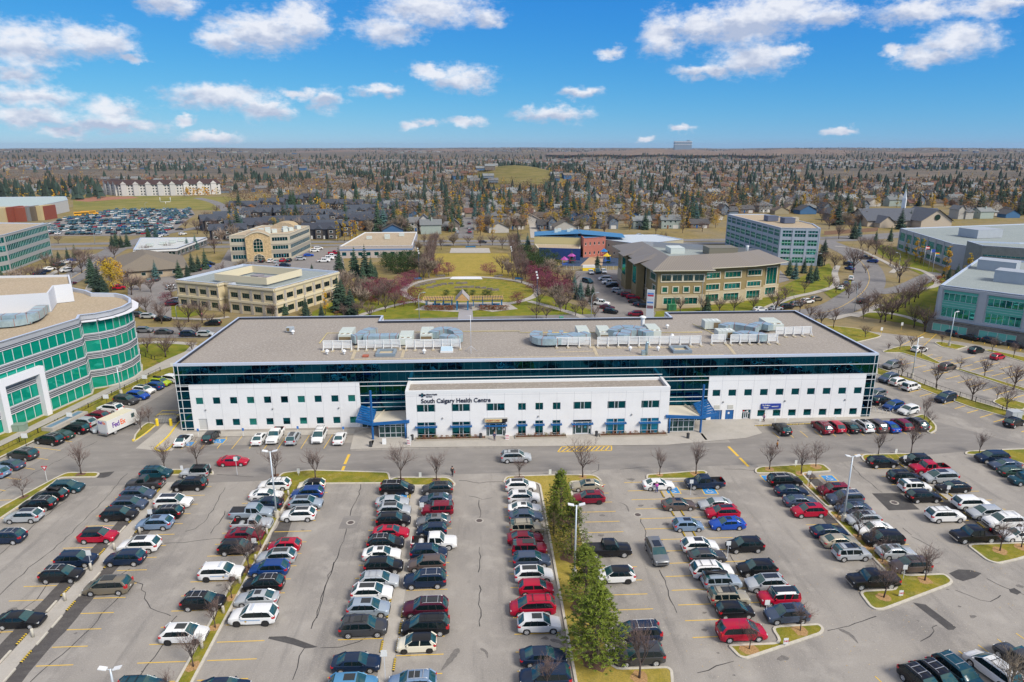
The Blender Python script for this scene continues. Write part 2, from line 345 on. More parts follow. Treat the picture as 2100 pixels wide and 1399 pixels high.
# east lot
island([(1797,753),(1850,771),(1920,797),(2000,823),(2100,852),(2220,884),(2220,905),(2100,866),(1990,836),(1890,799),(1797,768)],0.6)
island([(1864,858),(1890,849.5),(1906,857),(1921,874),(1921,884),(1909,890.5),(1899,886),(1910,876)],0.8)
island([(1808,721),(1842,711),(1866,709),(1876,717),(1932,746),(1922,748),(1848,724),(1815,724)],0.6)
island([(1956,757),(1970,757),(2100,796),(2240,834),(2240,841),(2100,804)],0.4)
island([(1915,703),(1925,701),(1986,711),(1962,718),(1930,712)],0.8)
island([(2015,718),(2027,717),(2110,735),(2240,762),(2240,772),(2100,743)],0.5)
island([(1660,668),(1700,668),(1760,674),(1810,689),(1800,693),(1752,704),(1680,712)],1.5)
island([(2034,824),(2052,814),(2110,830),(2100,842),(2060,838)],0.8,gm=GR)
# fallen-leaf rings and mulch beds
def disc(name,p,r,m,z=0.126,k=14,sq=1.0):
    mb=MB(); pts=[]
    for i in range(k):
        t=2*math.pi*i/k; q=r*(1+rnd.uniform(-.18,.18)); pts.append((p[0]+q*math.cos(t),p[1]+q*math.sin(t)*sq))
    tri_poly(mb,pts,z,m); return tag(mb.build(name),kind='structure')
# ---- concrete medians with dark repaired strips beside them
def strip(name,x0,x1,y0,y1,m,z,jag=0.0):
    mb=MB(); n=max(2,int((y1-y0)/1.2)); pts=[]
    for i in range(n+1): pts.append((x0+rnd.uniform(-jag,jag),y0+(y1-y0)*i/n))
    for i in range(n,-1,-1): pts.append((x1+rnd.uniform(-jag,jag),y0+(y1-y0)*i/n))
    tri_poly(mb,pts,z,m); return tag(mb.build(name),kind='structure')
strip('repaired_strip',-50.2,-48.3,34,98,PATCHD,0.008,0.10)
strip('repaired_strip',-46.5,-44.7,34,97,PATCHD,0.008,0.12)
strip('concrete_median',-48.35,-46.5,34,98.2,CONC,0.012,0.02)
strip('repaired_strip',-27.9,-26.0,77.5,89.3,PATCHD,0.008,0.15)
strip('concrete_median',-10.35,-8.95,34,95.3,CONC,0.012,0.03)
strip('repaired_strip',15.1+2.2,15.1+3.2,200,200.5,PATCHD,0.008)
xm=(G(1415,1000).x+G(1428,1000).x)/2
strip('concrete_median',27.3,28.4,62,95.5,CONC,0.012,0.03)
strip('repaired_strip',51.0,52.7,70,96.5,PATCHD,0.008,0.12)
strip('repaired_strip',47.6,49.1,78.5,86.5,PATCHD,0.008,0.12)
xo=G(1862,957).x
strip('concrete_median',G(1862,985).x+2.1,G(1862,985).x+3.3,72,101,CONC,0.012,0.03)
strip('repaired_strip',G(1862,985).x+0.2,G(1862,985).x+2.1,74,100,PATCHD,0.008,0.12)
sheet('repaired_square',[(1788,1012),(1846,1011.5),(1886,1045),(1823,1047)],PATCH,0.008)
sheet('repaired_square',[(706,1058),(741,1058),(730,1083),(694,1085)],A2,0.008)
sheet('repaired_patch',[(552,1306),(585,1305),(602,1309),(652,1327),(640,1329),(625,1330),(600,1322),(550,1310)],PATCH,0.008)
sheet('repaired_patch',[(1872,1236),(1898,1240),(1961,1287),(1955,1292),(1944,1292),(1920,1273),(1905,1262)],PATCH,0.008)
sheet('repaired_patch',[(1946,1176),(1965,1168),(1990,1169),(2013,1176),(2000,1185),(1975,1192),(1960,1187)],PATCH,0.008)
sheet('repaired_patch',[(204,970),(235,967),(224,977),(213,980),(198,980)],PATCH,0.008)
sheet('repaired_patch',[(2069,1209),(2080,1206),(2095,1215),(2086,1220),(2072,1215)],PATCH,0.008)
# ---- cracks filled with black sealant
def crack(px,wd=0.09,z=0.010):
    mb=MB(); P=[G(a,b) for a,b in px]; Q=[]
    for i in range(len(P)-1):
        a,b=P[i],P[i+1]; n=max(1,int((b-a).length/0.9))
        for k in range(n):
            q=a.lerp(b,k/n); Q.append(q+Vector((rnd.uniform(-.16,.16),rnd.uniform(-.16,.16),0)))
    Q.append(P[-1]); ribbon(mb,Q,[wd*rnd.uniform(.6,1.4) for _ in Q],z,SEAL); tag(mb.build('crack_seal'),kind='structure')
for c in [[(742,990),(735,1020),(720,1045),(718,1058)],[(712,1083),(704,1110),(690,1145),(680,1165),(676,1185),(665,1210),(655,1240),(650,1268)],
 [(983,1025),(984,1062)],[(984,1123),(984,1150),(981,1174)],[(984,1200),(984,1285)],[(960,1018),(975,1020),(990,1024),(1010,1021)],
 [(1313,1062),(1327,1107)],[(1351,1170),(1362,1190),(1372,1220),(1388,1257)],[(460,1001),(440,1040),(420,1070),(400,1085),(380,1090)],[(464,1047),(455,1065),(440,1080),(432,1094)],
 [(340,1113),(375,1113),(420,1106),(455,1105)],[(266,1187),(290,1200),(300,1235),(306,1248),(340,1258),(350,1263)],[(261,970),(213,1026),(185,1055),(130,1110),(70,1155),(0,1220)],
 [(137,1027),(90,1060),(0,1137)],[(99,1196),(75,1228),(45,1252),(0,1300)],[(267,1165),(245,1180)],[(247,1222),(210,1260),(175,1300),(125,1345),(62,1399)],[(398,1205),(393,1212)],[(365,1262),(350,1275),(348,1278)],[(338,1320),(320,1345),(288,1385)],
 [(687,1153),(670,1190),(667,1215),(658,1235),(652,1260),(638,1290)],[(622,1330),(617,1345),(610,1370),(600,1395)],[(655,1327),(700,1326),(735,1318),(750,1308)],[(445,973),(480,975),(520,978)],
 [(1742,950),(1765,975),(1810,1011)],[(1853,1084),(1870,1098)],[(1870,1100),(1900,1115),(1925,1130)],[(1955,1209),(1985,1221),(2010,1232),(2030,1233),(2045,1224),(2052,1221)],[(2024,1187),(2060,1205),(2105,1222)],
 [(1697,1295),(1740,1284),(1770,1274),(1797,1264)],[(1432,1381),(1470,1368),(1505,1356)],[(1485,962),(1520,963),(1560,966)],[(1535,1175),(1545,1200),(1560,1246)],[(1495,1137),(1507,1155)],[(1888,1317),(1905,1305),(1917,1295),(1915,1288),(1922,1282)],
 [(0,1012),(60,975),(150,930),(200,905)],[(1270,963),(1300,960),(1330,958)],[(690,985),(740,985),(790,984)],[(1215,970),(1225,965),(1228,952)],[(940,985),(985,990),(1030,988)]]:
    crack(c)
OIL=ground_mat('oil_stain',[(0.19,0.178,0.163),(0.25,0.23,0.21),(0.12,0.113,0.105)],[(2.2,2.2,1),(9,9,1)],[.8,.6])
om=MB(); ro_=random.Random(3)
for k in range(150):
    xr=ro_.choice([5.5,16.5,-12.8,-6.5,24.5,31,-32.5,-25.2,-52,-42.6,-68,47,53.5,64,72]); x=xr+ro_.uniform(-1.4,1.4); y=ro_.uniform(48,97); s_=ro_.uniform(.10,.42)*ro_.choice([.6,1,1.5]); pts=[]
    if inside(x,y,[(p.x,p.y) for p in pine_is]): continue
    for i in range(9): t=i*.698; q=s_*ro_.uniform(.6,1.2); pts.append((x+q*1.3*math.cos(t),y+q*.8*math.sin(t)))
    om.add([(a,b,.0095) for a,b in pts],[tuple(range(9))],OIL)
for (a,b,c,d,w_) in [(1128,1312,1160,1328,1.1),(1290,1050,1270,1030,.5),(940,1330,905,1375,1.5),(790,1325,800,1322,.8),(985,1330,1000,1350,.7),(1720,1290,1760,1320,1.0),(1570,1180,1590,1240,.6)]: ribbon(om,smooth([G(a,b),G((a+c)/2+4,(b+d)/2-3),G(c,d)],5),[w_*.5*k_ for k_ in(.2,.7,1,.8,1,.7,.9,.6,.5,.3,.1)],.0098,OIL)
tag(om.build('oil_stains'),kind='structure')
# ---- manholes
IRON=mat('cast_iron',(0.10,0.08,0.075),0.7)
mh=[(719,1072),(983,1068),(1308,1056),(1834,1031)]
for i,(a,b) in enumerate(mh):
    p=G(a,b); mb=MB(); mb.tube([(0,0,0.0),(0,0,0.02)],0.42,IRON,18,smooth=False); mb.tube([(0,0,0.0),(0,0,0.016)],0.62,CONC,18,smooth=False)
    o=mb.build('manhole_cover',loc=(p.x,p.y,0.008)); tag(o,['round iron manhole cover inside the grey repaired square left of the centre','round iron manhole cover in the aisle between the middle rows','round iron manhole cover in the aisle right of the tall pines','round iron manhole cover in the black repaired square on the right'][i],'manhole cover',group='manhole covers in the parking lot')
# ---- painted markings
marks=MB()
def line(p,q,wd=0.11,z=0.013,m=YEL):
    p=Vector(p[:2]);q=Vector(q[:2]); d=(q-p).normalized(); n=Vector((-d.y,d.x))*wd/2
    marks.quad((p.x+n.x,p.y+n.y,z),(p.x-n.x,p.y-n.y,z),(q.x-n.x,q.y-n.y,z),(q.x+n.x,q.y+n.y,z),m)
def pl(a,b,c,d,**k): line(G(a,b),G(c,d),**k)
def rowlines(x0,x1,y_list,**k):
    for y in y_list: line((x0,y),(x1,y+0.0),**k)
def ys(y0,y1,p=2.66):
    o=[];y=y0
    while y<y1: o.append(y); y+=p
    return o
for pa in ((566,1062),): pass
yb=[G(1600,v).y for v in (1039.9,1202.7)]
P_=2.665
base=G(1600,1039.9).y
def grid(lo,hi): 
    k0=math.ceil((lo-base)/P_); return [base+k*P_ for k in range(k0,int((hi-base)//P_)+1)]
rowlines(3.4,8.2,[y-0.7 for y in grid(38,97)])                 # row H
rowlines(14.4,19.2,grid(62,95))                           # row I
rowlines(-15.2,-10.5,[y-0.6 for y in grid(36,95)]); rowlines(-8.8,-4.0,[y-0.6 for y in grid(36,95)])
rowlines(22.2,27.1,[y+0.5 for y in grid(59,95)]); rowlines(28.6,33.4,[y+0.5 for y in grid(63,95)])
rowlines(-34.7,-29.9,[y-0.3 for y in grid(34,96)]); rowlines(-27.8,-22.9,[y-0.3 for y in grid(34,96)])
rowlines(-54.0,-50.2,[y-0.2 for y in grid(38,97)]); rowlines(-44.6,-41.0,[y-0.2 for y in grid(38,97)])
rowlines(-70.5,-66.2,[y-0.2 for y in grid(60,96)])
rowlines(44.6,49.2,[y+0.4 for y in grid(70,97)]); rowlines(51.0,55.8,[y+0.4 for y in grid(70,97)])
xn=G(1862,985).x
rowlines(xn-3.4,xn+1.2,[y+0.4 for y in grid(78,102)]); rowlines(xn+4.0,xn+8.6,[y+0.4 for y in grid(78,102)])
rowlines(G(2009,938).x+0.5,G(2009,938).x+5,[y+0.4 for y in grid(88,103)])
# slanted stalls in front of the building
for a,b,c,d in [(467,894,445,920),(497,894,475,921),(533,894,511,920),(562,894,541,921),(589,892,569,921),(635,892,617,920),(682,892,664,920),(395,897,372,921),(432,897,412,921)]: pl(a,b,c,d)
for k in range(12): pl(1584+k*28.4,886-k*0.9,1598.7+k*29.0,899-k*0.9)
for a,b,c,d in [(716,932,698,976)]: pl(a,b,707,952,wd=0.45); pl(706,956,c,d,wd=0.45)
pl(1494,916,1514,936,wd=0.45); pl(1517,939,1535,957,wd=0.45)
# hatched box by the sidewalk
H0=[G(1144,927),G(1254,924),G(1254,914.5),G(1152,916.5)]
for i in range(4): line(H0[i],H0[(i+1)%4],0.2)
for k in range(1,11):
    t=k/11; a=H0[0].lerp(H0[1],t-0.03); b=H0[3].lerp(H0[2],min(1,t+0.05)); line(a,b,0.2)
# west row
for k in range(-4,12):
    p=G(70.6,917); y=p.y-(k-0)*(-3.55)
    line((p.x,p.y+k*3.55),(p.x+5.3,p.y+k*3.55-1.65))
# east rows
def erow(a,b,c,d,n,ln,ang):
    A=G(a,b);B=G(c,d)
    for k in range(n):
        q=A.lerp(B,k/(n-1)); line(q,(q.x+ln*math.cos(ang),q.y+ln*math.sin(ang)),.18)
e24=R_(24)
erow(1800,783,2095,886,13,5.2,e24)           # along the fence, near side
erow(1828,742,2100,828,12,5.2,e24); erow(1886,733,2130,797,12,5.2,e24)
erow(1835,722,1958,757,6,5.0,e24+0.05); erow(1973,737,2105,772,6,5.2,e24)
for a,b,c,d in [(1835,716,1905,679),(1887,716,1925,681),(1972,697,1979,687),(1994,702,2002,692),(2018,706,2025,696),(2042,711,2049,701),(2067,715,2073,704),(2092,720,2098,709),(1951,693,1958,684)]: pl(a,b,c,d,wd=0.16)
for k in range(9): pl(1842+k*6.5,714-k*4,1890+k*4.3,713-k*4,wd=0.14)
# bottom right stalls
for k in range(-6,7): 
    p=Vector((G(1965.6,1335).x+k*2.75*0.96,G(1965.6,1335).y+k*2.75*0.27)); line(p,(p.x+1.35,p.y-5.2))
# accessible-bay squares
SYM=[(1455,1007,0),(1379,1006,0),(1577,981,0),(1700,981,0),(449,905,0),(385,911,0),(822,1018,0)]
for a,b,_ in SYM:
    p=G(a,b); z=0.016; h=0.95
    marks.quad((p.x-h-.15,p.y-h-.15,z),(p.x+h+.15,p.y-h-.15,z),(p.x+h+.15,p.y+h+.15,z),(p.x-h-.15,p.y+h+.15,z),YEL)
    marks.quad((p.x-h,p.y-h,z+.004),(p.x+h,p.y-h,z+.004),(p.x+h,p.y+h,z+.004),(p.x-h,p.y+h,z+.004),BLU)
    zz=z+.008
    cr=[(p.x-.05+.42*math.cos(t/10*5.0+2.2),p.y-.2+.42*math.sin(t/10*5.0+2.2)) for t in range(11)]
    ribbon(marks,cr,0.1,zz,WHT); ribbon(marks,[(p.x-.05,p.y+.5),(p.x,p.y-.05),(p.x+.35,p.y-.1),(p.x+.5,p.y-.5)],0.1,zz,WHT)
    marks.quad((p.x-.15,p.y+.52,zz),(p.x+.05,p.y+.52,zz),(p.x+.05,p.y+.72,zz),(p.x-.15,p.y+.72,zz),WHT)
tag(marks.build('road_marking'),kind='structure')
# ---- curb stops: rubber blocks in black and yellow, and plain concrete ones
RY=mat('rubber_yellow',(0.80,0.55,0.05),0.6)
st=thing('rubber_wheel_stop','black and yellow rubber wheel stop at the head of a parking bay','wheel stop',(0,0,0),group='rubber wheel stops along the medians')
mb=MB(); mb.box(-.09,.09,-.9,.9,0,.11,BLK); mb.build('block',st)
mb=MB()
for k in range(6): mb.box(-.095,.095,-.8+k*.29,-.66+k*.29,0.004,.114,RY)
mb.build('reflector_band',st); freeze(st)
cs=MB(); cs.box(-.1,.1,-.95,.95,0,.14,CURB); cs=cs.build('concrete_wheel_stop'); tag(cs,'long pale concrete wheel stop along the left concrete median','wheel stop',group='concrete wheel stops on the medians')
first=[1,1]
def stops(x,ys_,kind):
    for y in ys_:
        z=0.014
        if kind=='r':
            if first[0]: st.location=(x,y,z); first[0]=0
            else: dup(st,(x,y,z))
        else:
            if first[1]: cs.location=(x,y,z); first[1]=0
            else: o=cs.copy(); C.objects.link(o); o.location=(x,y,z)
gy=grid(50,95)
stops(-10.45,[y-1.9 for y in gy],'r'); stops(-8.85,[y-1.9 for y in gy[:7]],'r')
stops(27.15,[y+1.8 for y in gy if 62<y<93],'r'); stops(28.55,[y+1.8 for y in gy if 62<y<93],'r')
gl=grid(50,97)
stops(-48.5,[y-1.5 for i,y in enumerate(gl) if i%3!=2],'c'); stops(-46.4,[y-1.5 for i,y in enumerate(gl) if i%3!=1],'c')
stops(-48.5,[y-1.5 for i,y in enumerate(gl) if i%3==2],'r'); stops(-46.4,[y-1.5 for i,y in enumerate(gl) if i%3==1],'r')
stops(xn+2.0,[y+1.6 for y in grid(76,100)],'r'); stops(xn+3.4,[y+1.6 for y in grid(76,100)],'r')
for k in range(11):
    p=G(1556+k*12,873.5-k*0.45); o=dup(st,(p.x,p.y,0.014),math.pi/2,scale=0.9)
# concrete bollards on the left medians
bo=MB(); bo.tube([(0,0,0),(0,0,.95),(0,0,1.0)],[.16,.15,.12],CURB,12); bo=bo.build('concrete_bollard'); 
BP=[(187,1170),(134,1232),(68,1306),(287,1104-9),(235,1127+1),(318,1036),(592,1018),(548,1097),(525,1152),(493,1198),(459,1259),(415,1331)]
for i,(a,b) in enumerate(BP):
    p=G(a,b); o=bo if i==0 else bo.copy()
    if i: C.objects.link(o)
    o.location=(p.x,p.y,0.01); o['group']='concrete bollards on the left medians'; o['category']='bollard'
    o['label']=('round concrete bollard, %s from the camera on the %s'%(['nearest','second','third','fourth','fifth','sixth'][{2:0,1:1,0:2,4:3,3:4,5:5}[i] if i<6 else 11-i],'bare concrete median' if i<6 else 'grass median'))
# ================================================================ pavements and lawns round the building
sheet('sidewalk',[(726,889),(718,922.5),(838,918),(1160,915),(1366,913),(1528,899),(1563,889),(1549,873),(1640,866),(1782,860),(1782,850),(820,860)],CONC,0.05,side=0.0)
sheet('sidewalk',[(383,887),(727,881),(727,891),(400,897),(385,893)],CONC,0.05,side=0.0)
sheet('sidewalk',[(1640,865.8),(1862,857),(1800,830),(1783,822),(1780,851)],CONC,0.046,side=0.0)
sheet('loading_dock',[(278,920),(322,884),(338,868),(378,862),(386,892),(352,925),(335,926),(300,922)],CONC,0.012)
joints=MB(); JM=mat('joint_grey',(0.26,0.24,0.21),0.9)
for k in range(18):
    x=-20+k*3.2
    if x<44: joints.quad((x,107.8,0.054),(x+.05,107.8,0.054),(x+.05,112.6,0.054),(x,112.6,0.054),JM)
joints.box(-22,44,110.1,110.14,0.05,0.0545,JM); tag(joints.build('pavement_joints'),kind='structure')
for k in range(0): pass
# dock kerbs in yellow
YK=mat('kerb_yellow',(0.85,0.62,0.03),0.5)
yk=MB()
def kerb(mb,px,m,w_=0.22,h=0.16,n=5,closed=False):
    P=smooth([G(a,b) for a,b in px],n); 
    for i in range(len(P)-1):
        a,b=P[i],P[i+1]; d=(b-a).normalized(); q=Vector((-d.y,d.x,0))*w_/2
        vs=[a+q,a-q,b-q,b+q]; mb.add(vs+[v+Vector((0,0,h)) for v in vs],[(4,5,6,7),(0,1,5,4),(1,2,6,5),(2,3,7,6),(3,0,4,7)],m)
kerb(yk,[(373,864),(366,868),(345,895),(320,918),(320,923),(332,926),(345,922),(366,900)],YK); 
kerb(yk,[(320,872),(300,889),(276,905),(273,902)],YK)
yk.box(-58.2,-55.2,125.6,125.85,0,0.3,YK)
tag(yk.build('yellow_kerb'),kind='structure')
island([(273,905),(276,907),(300,890),(322,872),(318,869),(303,867),(290,875),(276,893)],0.5)
# strip between the lot and the west office: kerb, lawn, footpath, lawn
sheet('west_kerb',[(-90,986),(0,941),(353,768),(353,766),(0,938),(-90,983)],CURB,0.14,side=0.0)
sheet('grass_verge',[(-90,983),(0,938),(353,766),(380,753),(398,740),(396,730),(352,753),(320,763),(0,917),(-90,962)],GR,0.12)
sheet('footpath',[(-90,962),(0,917),(320,763),(352,753),(396,730),(420,716),(395,706),(380,722),(345,737),(316,751),(0,906),(-90,951)],CONC,0.13)
sheet('grass_verge',[(-90,951),(0,906),(316,751),(322,742),(316,736),(290,735),(150,760),(-90,880)],GR,0.11)
# ================================================================ VEHICLES
GLASS=mat('car_glass',(0.018,0.075,0.08),0.09,metal=0.0,spec=1.0)
GLASD=mat('car_side_glass',(0.006,0.014,0.016),0.12,spec=.6)
TYRE=mat('tyre_rubber',(0.018,0.018,0.018),0.8)
RIM=mat('alloy_rim',(0.68,0.68,0.68),0.4,metal=0.3)
RIMD=mat('dark_rim',(0.05,0.05,0.05),0.4,metal=0.5)
TRIM=mat('black_trim',(0.02,0.02,0.022),0.5)
CHROME=mat('chrome_trim',(0.62,0.63,0.65),0.15,metal=1.0)
HLM=mat('headlight_glass',(0.68,0.70,0.70),0.1,spec=1.0)
TLM=mat('taillight_red',(0.55,0.01,0.02),0.2,spec=0.8)
PLATE=mat('licence_plate',(0.78,0.76,0.74),0.5)
SUNR=mat('sunroof_glass',(0.012,0.018,0.024),0.06,spec=0.8)
PAINTS={'white':((0.80,0.80,0.78),0),'cream':((0.78,0.73,0.58),0),'silver':((0.48,0.51,0.53),.35),'grey':((0.20,0.21,0.22),.4),'dark grey':((0.062,0.064,0.07),.4),
'black':((0.010,0.011,0.014),.1),'navy':((0.012,0.028,0.065),.35),'blue':((0.012,0.06,0.24),.3),'light blue':((0.22,0.32,0.46),.4),'bright blue':((0.01,0.075,0.42),.2),'sky blue':((0.10,0.30,0.50),.35),
'slate blue':((0.07,0.10,0.16),.45),'teal':((0.012,0.07,0.10),.35),'red':((0.45,0.006,0.035),.1),'dark red':((0.22,0.009,0.03),.3),'burgundy':((0.085,0.010,0.028),.35),
'brown':((0.13,0.10,0.09),.4),'taupe':((0.22,0.19,0.14),.4),'beige':((0.42,0.38,0.29),.35),'lime green':((0.42,0.55,0.02),.1),'yellow':((0.8,0.45,0.02),0),'silver blue':((0.36,0.43,0.50),.4),'green':((0.03,0.07,0.06),.4)}
def paint(c):
    p=PAINTS[c]; return mat('paint_'+c.replace(' ','_'),p[0],0.38,metal=p[1]*.7,coat=.45,spec=.25)
# kind: L,W,H lengths; hood/belt/roof heights; cabin profile xs (rear base, rear roof, front roof, front base) as fractions from the rear; wheels
SPEC={
'sedan':dict(L=4.75,W=1.82,z0=.22,hood=.80,cowl=.99,belt=.97,roof=1.44,trunk=1.03,cab=(.10,.27,.56,.74),ax=(.205,.805),r=.33,tum=.24),
'suv':dict(L=4.65,W=1.88,z0=.30,hood=.95,cowl=1.13,belt=1.10,roof=1.67,trunk=1.10,cab=(.02,.15,.585,.765),ax=(.20,.81),r=.37,tum=.20),
'large suv':dict(L=5.0,W=1.96,z0=.33,hood=1.04,cowl=1.20,belt=1.17,roof=1.79,trunk=1.15,cab=(.01,.11,.60,.765),ax=(.20,.81),r=.39,tum=.17),
'boxy suv':dict(L=4.5,W=1.84,z0=.34,hood=1.05,cowl=1.12,belt=1.10,roof=1.78,trunk=1.15,cab=(.012,.045,.66,.73),ax=(.19,.80),r=.38,tum=.10),
'hatchback':dict(L=4.05,W=1.74,z0=.22,hood=.82,cowl=1.00,belt=.98,roof=1.50,trunk=1.0,cab=(.01,.14,.60,.80),ax=(.17,.81),r=.32,tum=.20),
'minivan':dict(L=5.1,W=1.98,z0=.24,hood=.90,cowl=1.12,belt=1.09,roof=1.76,trunk=1.10,cab=(.01,.10,.62,.83),ax=(.19,.80),r=.36,tum=.17),
'pickup truck':dict(L=5.85,W=2.02,z0=.38,hood=1.12,cowl=1.24,belt=1.16,roof=1.92,trunk=1.22,cab=(.375,.40,.64,.735),ax=(.215,.83),r=.42,tum=.15,bed=(.012,.36)),
'short cab pickup':dict(L=5.3,W=1.95,z0=.36,hood=1.08,cowl=1.18,belt=1.12,roof=1.80,trunk=1.16,cab=(.44,.46,.62,.72),ax=(.215,.82),r=.40,tum=.15,bed=(.012,.42)),
'jeep':dict(L=4.3,W=1.85,z0=.42,hood=1.10,cowl=1.14,belt=1.14,roof=1.84,trunk=1.16,cab=(.015,.04,.60,.66),ax=(.19,.80),r=.42,tum=.05),
}
def lerpl(x,pts):
    for i in range(len(pts)-1):
        if x<=pts[i+1][0]:
            t=(x-pts[i][0])/max(1e-6,pts[i+1][0]-pts[i][0]); t=max(0,min(1,t)); return pts[i][1]+(pts[i+1][1]-pts[i][1])*t
    return pts[-1][1]
def make_vehicle(kind,col,roofcol=None,sun=False,rails=False,rackbox=False,cover=False,police=False,darkrim=False,simple=0):
    """front points to +X, stands on z=0, centred. returns the mesh builders of its parts"""
    s=SPEC[kind]; L,W=s['L'],s['W']/2; x0=-L/2; pm=paint(col); rm=paint(roofcol) if roofcol else pm
    cab=[x0+L*c for c in s['cab']]; ax=[x0+L*a for a in s['ax']]; r=s['r']; ra=r+.06
    xs=set([x0,x0+.06,x0+.18,-x0-.06,-x0-.2,-x0-.45,-x0]+cab)
    for a in ax:
        for k in range(-4,5): xs.add(a+ra*math.sin(k*math.pi/8))
    if 'bed' in s: xs|={x0+L*s['bed'][0],x0+L*s['bed'][1],x0+L*s['bed'][1]+.04}
    if simple: xs=set([x0,x0+.1,-x0-.15,-x0]+cab+[a+q for a in ax for q in(-ra,0,ra)])
    xs=sorted(xs)
    rear=s['trunk']; van=kind in('suv','large suv','boxy suv','hatchback','minivan','jeep')
    prof=[(x0,rear-.10),(x0+.08,rear)]
    if not van: prof.append((cab[0],rear+.02))
    prof+=[(cab[0]+.02,s['belt'] if van else rear),(cab[3]-.35,s['belt']),(cab[3],s['cowl']),(-x0-.55,s['hood']+.06),(-x0-.18,s['hood']-.03),(-x0,s['hood']-.20)]
    if 'bed' in s: prof=[(x0,rear),(cab[0],rear),(cab[3]-.3,s['belt']),(cab[3],s['cowl']),(-x0-.4,s['hood']+.02),(-x0-.1,s['hood']-.04),(-x0,s['hood']-.2)]
    b=MB(); vs=[];fs=[]
    def wid(x):
        e=min(x-x0,-x0-x); return W*(1-.16*max(0,1-e/.45)**2)
    nsec=11
    for x in xs:
        w_=wid(x); zb=s['z0']+.10*max(0,1-min(x-x0,-x0-x)/.3)
        for a in ax:
            d=abs(x-a)
            if d<ra: zb=max(zb,r+math.sqrt(max(0,ra*ra-d*d))-.02)
        zt=lerpl(x,prof); sh=.05
        zm=min(zt-.1,max(zb+.02,zt*.70))
        sec=[(w_*.80,zb+.0),(w_-.03,zb),(w_,zb+.03),(w_+.01,zm),(w_-.02,zt-.07),(w_*.86,zt)]
        vs+=[(x,-y,z) for y,z in sec]+[(x,0,zt+(.035 if x>cab[3]-.1 else .01))]+[(x,y,z) for y,z in sec[::-1]]
    n=13
    for i in range(len(xs)-1):
        for k in range(n-1): fs.append((i*n+k,i*n+n+k,i*n+n+k+1,i*n+k+1))
        fs.append((i*n+n-1,i*n+n+n-1,i*n+n,i*n))
    fs.append(tuple(range(n))); fs.append(tuple((len(xs)-1)*n+k for k in range(n-1,-1,-1)))
    if 'bed' in s:   # open the bed
        bx0,bx1=x0+L*s['bed'][0],x0+L*s['bed'][1]; keep=[]
        for f in fs:
            cx=sum(vs[i][0] for i in f)/len(f)
            if len(f)==4 and bx0<cx<bx1 and all((i%n) in(5,6,7) for i in f): continue
            keep.append(f)
        fs=keep
    b.add(vs,fs,pm,smooth=True)
    if 'bed' in s:
        zi=rear-.50; wi=W*.80
        bm_=TRIM if (cover or True) else pm
        if cover: b.quad((bx0,-W*.86,rear+.015),(bx1,-W*.86,rear+.015),(bx1,W*.86,rear+.015),(bx0,W*.86,rear+.015),TRIM)
        else:
            a=[(bx0,-W*.86,rear),(bx1,-W*.86,rear),(bx1,W*.86,rear),(bx0,W*.86,rear)]; q=[(bx0+.06,-wi,zi),(bx1-.04,-wi,zi),(bx1-.04,wi,zi),(bx0+.06,wi,zi)]
            b.add(a+q,[(0,1,5,4),(1,2,6,5),(2,3,7,6),(3,0,4,7),(4,5,6,7)],TRIM)
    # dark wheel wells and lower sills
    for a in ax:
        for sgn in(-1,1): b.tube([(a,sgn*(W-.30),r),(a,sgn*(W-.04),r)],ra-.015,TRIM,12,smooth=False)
    # cabin
    c0,c1,c2,c3=cab; zbelt=s['belt']-.03; zr=s['roof']; tum=s['tum']
    cp=[(c0,zbelt+(.05 if van else .06)),(c1,zr-.03),((c1+c2)/2,zr),(c2,zr-.03),(c3,s['cowl']-.02)]
    gx=sorted(set([c0,c1,(c1*.5+c0*.5),(c1+c2)/2,c2,(c2+c3)/2,c3]+[c1+(c2-c1)*k/6 for k in range(7)]))
    def hw(x,z):
        t=max(0,(z-zbelt)/(zr-zbelt)); base=W*.955-.02
        e=max(0,1-(x-c0)/.5) if x<c0+.5 else 0
        return base*(1-.10*e)-tum*t*(.55+.45*t)*W
    g=MB(); gv=[];gf=[]
    for x in gx:
        zt=lerpl(x,cp); 
        sec=[(hw(x,zbelt),zbelt),(hw(x,(zbelt+zt)/2),(zbelt+zt)/2),(hw(x,zt-.05),max(zbelt,zt-.05)),(hw(x,zt)-.09,zt)]
        gv+=[(x,-y,z) for y,z in sec]+[(x,0,zt+.02)]+[(x,y,z) for y,z in sec[::-1]]
    m=9
    for i in range(len(gx)-1):
        for k in range(m-1): gf.append((i*m+k,i*m+m+k,i*m+m+k+1,i*m+k+1))
    gf.append(tuple(range(m))); gf.append(tuple((len(gx)-1)*m+k for k in range(m-1,-1,-1)))
    side_=[f for i_,f in enumerate(gf[:-2]) if i_%8 in(0,1,6,7)]; top_=[f for i_,f in enumerate(gf[:-2]) if i_%8 not in(0,1,6,7)]+gf[-2:]
    g.add(gv,top_,GLASS,smooth=True); g.add(gv,side_,GLASD,smooth=True)
    # roof skin, a little proud of the glass
    rf=MB(); rv=[];ff=[]; rx=[c1-(.02 if van else -.03)]+[c1+(c2-c1)*k/5 for k in range(1,5)]+[c2+.02]
    softtop=kind=='jeep'
    for x in rx:
        zt=lerpl(x,cp); y0,y1,y2=hw(x,zt-.09)+.012,hw(x,zt-.02)+.0,hw(x,zt)-.10
        rv+=[(x,-y0,zt-.10),(x,-y1,zt-.015),(x,-y2,zt+.02),(x,0,zt+.045),(x,y2,zt+.02),(x,y1,zt-.015),(x,y0,zt-.10)]
    for i in range(len(rx)-1):
        for k in range(6): ff.append((i*7+k,i*7+7+k,i*7+8+k,i*7+k+1))
    ff.append((0,1,2,3,4,5,6)); ff.append(tuple(35+k for k in range(6,-1,-1)))
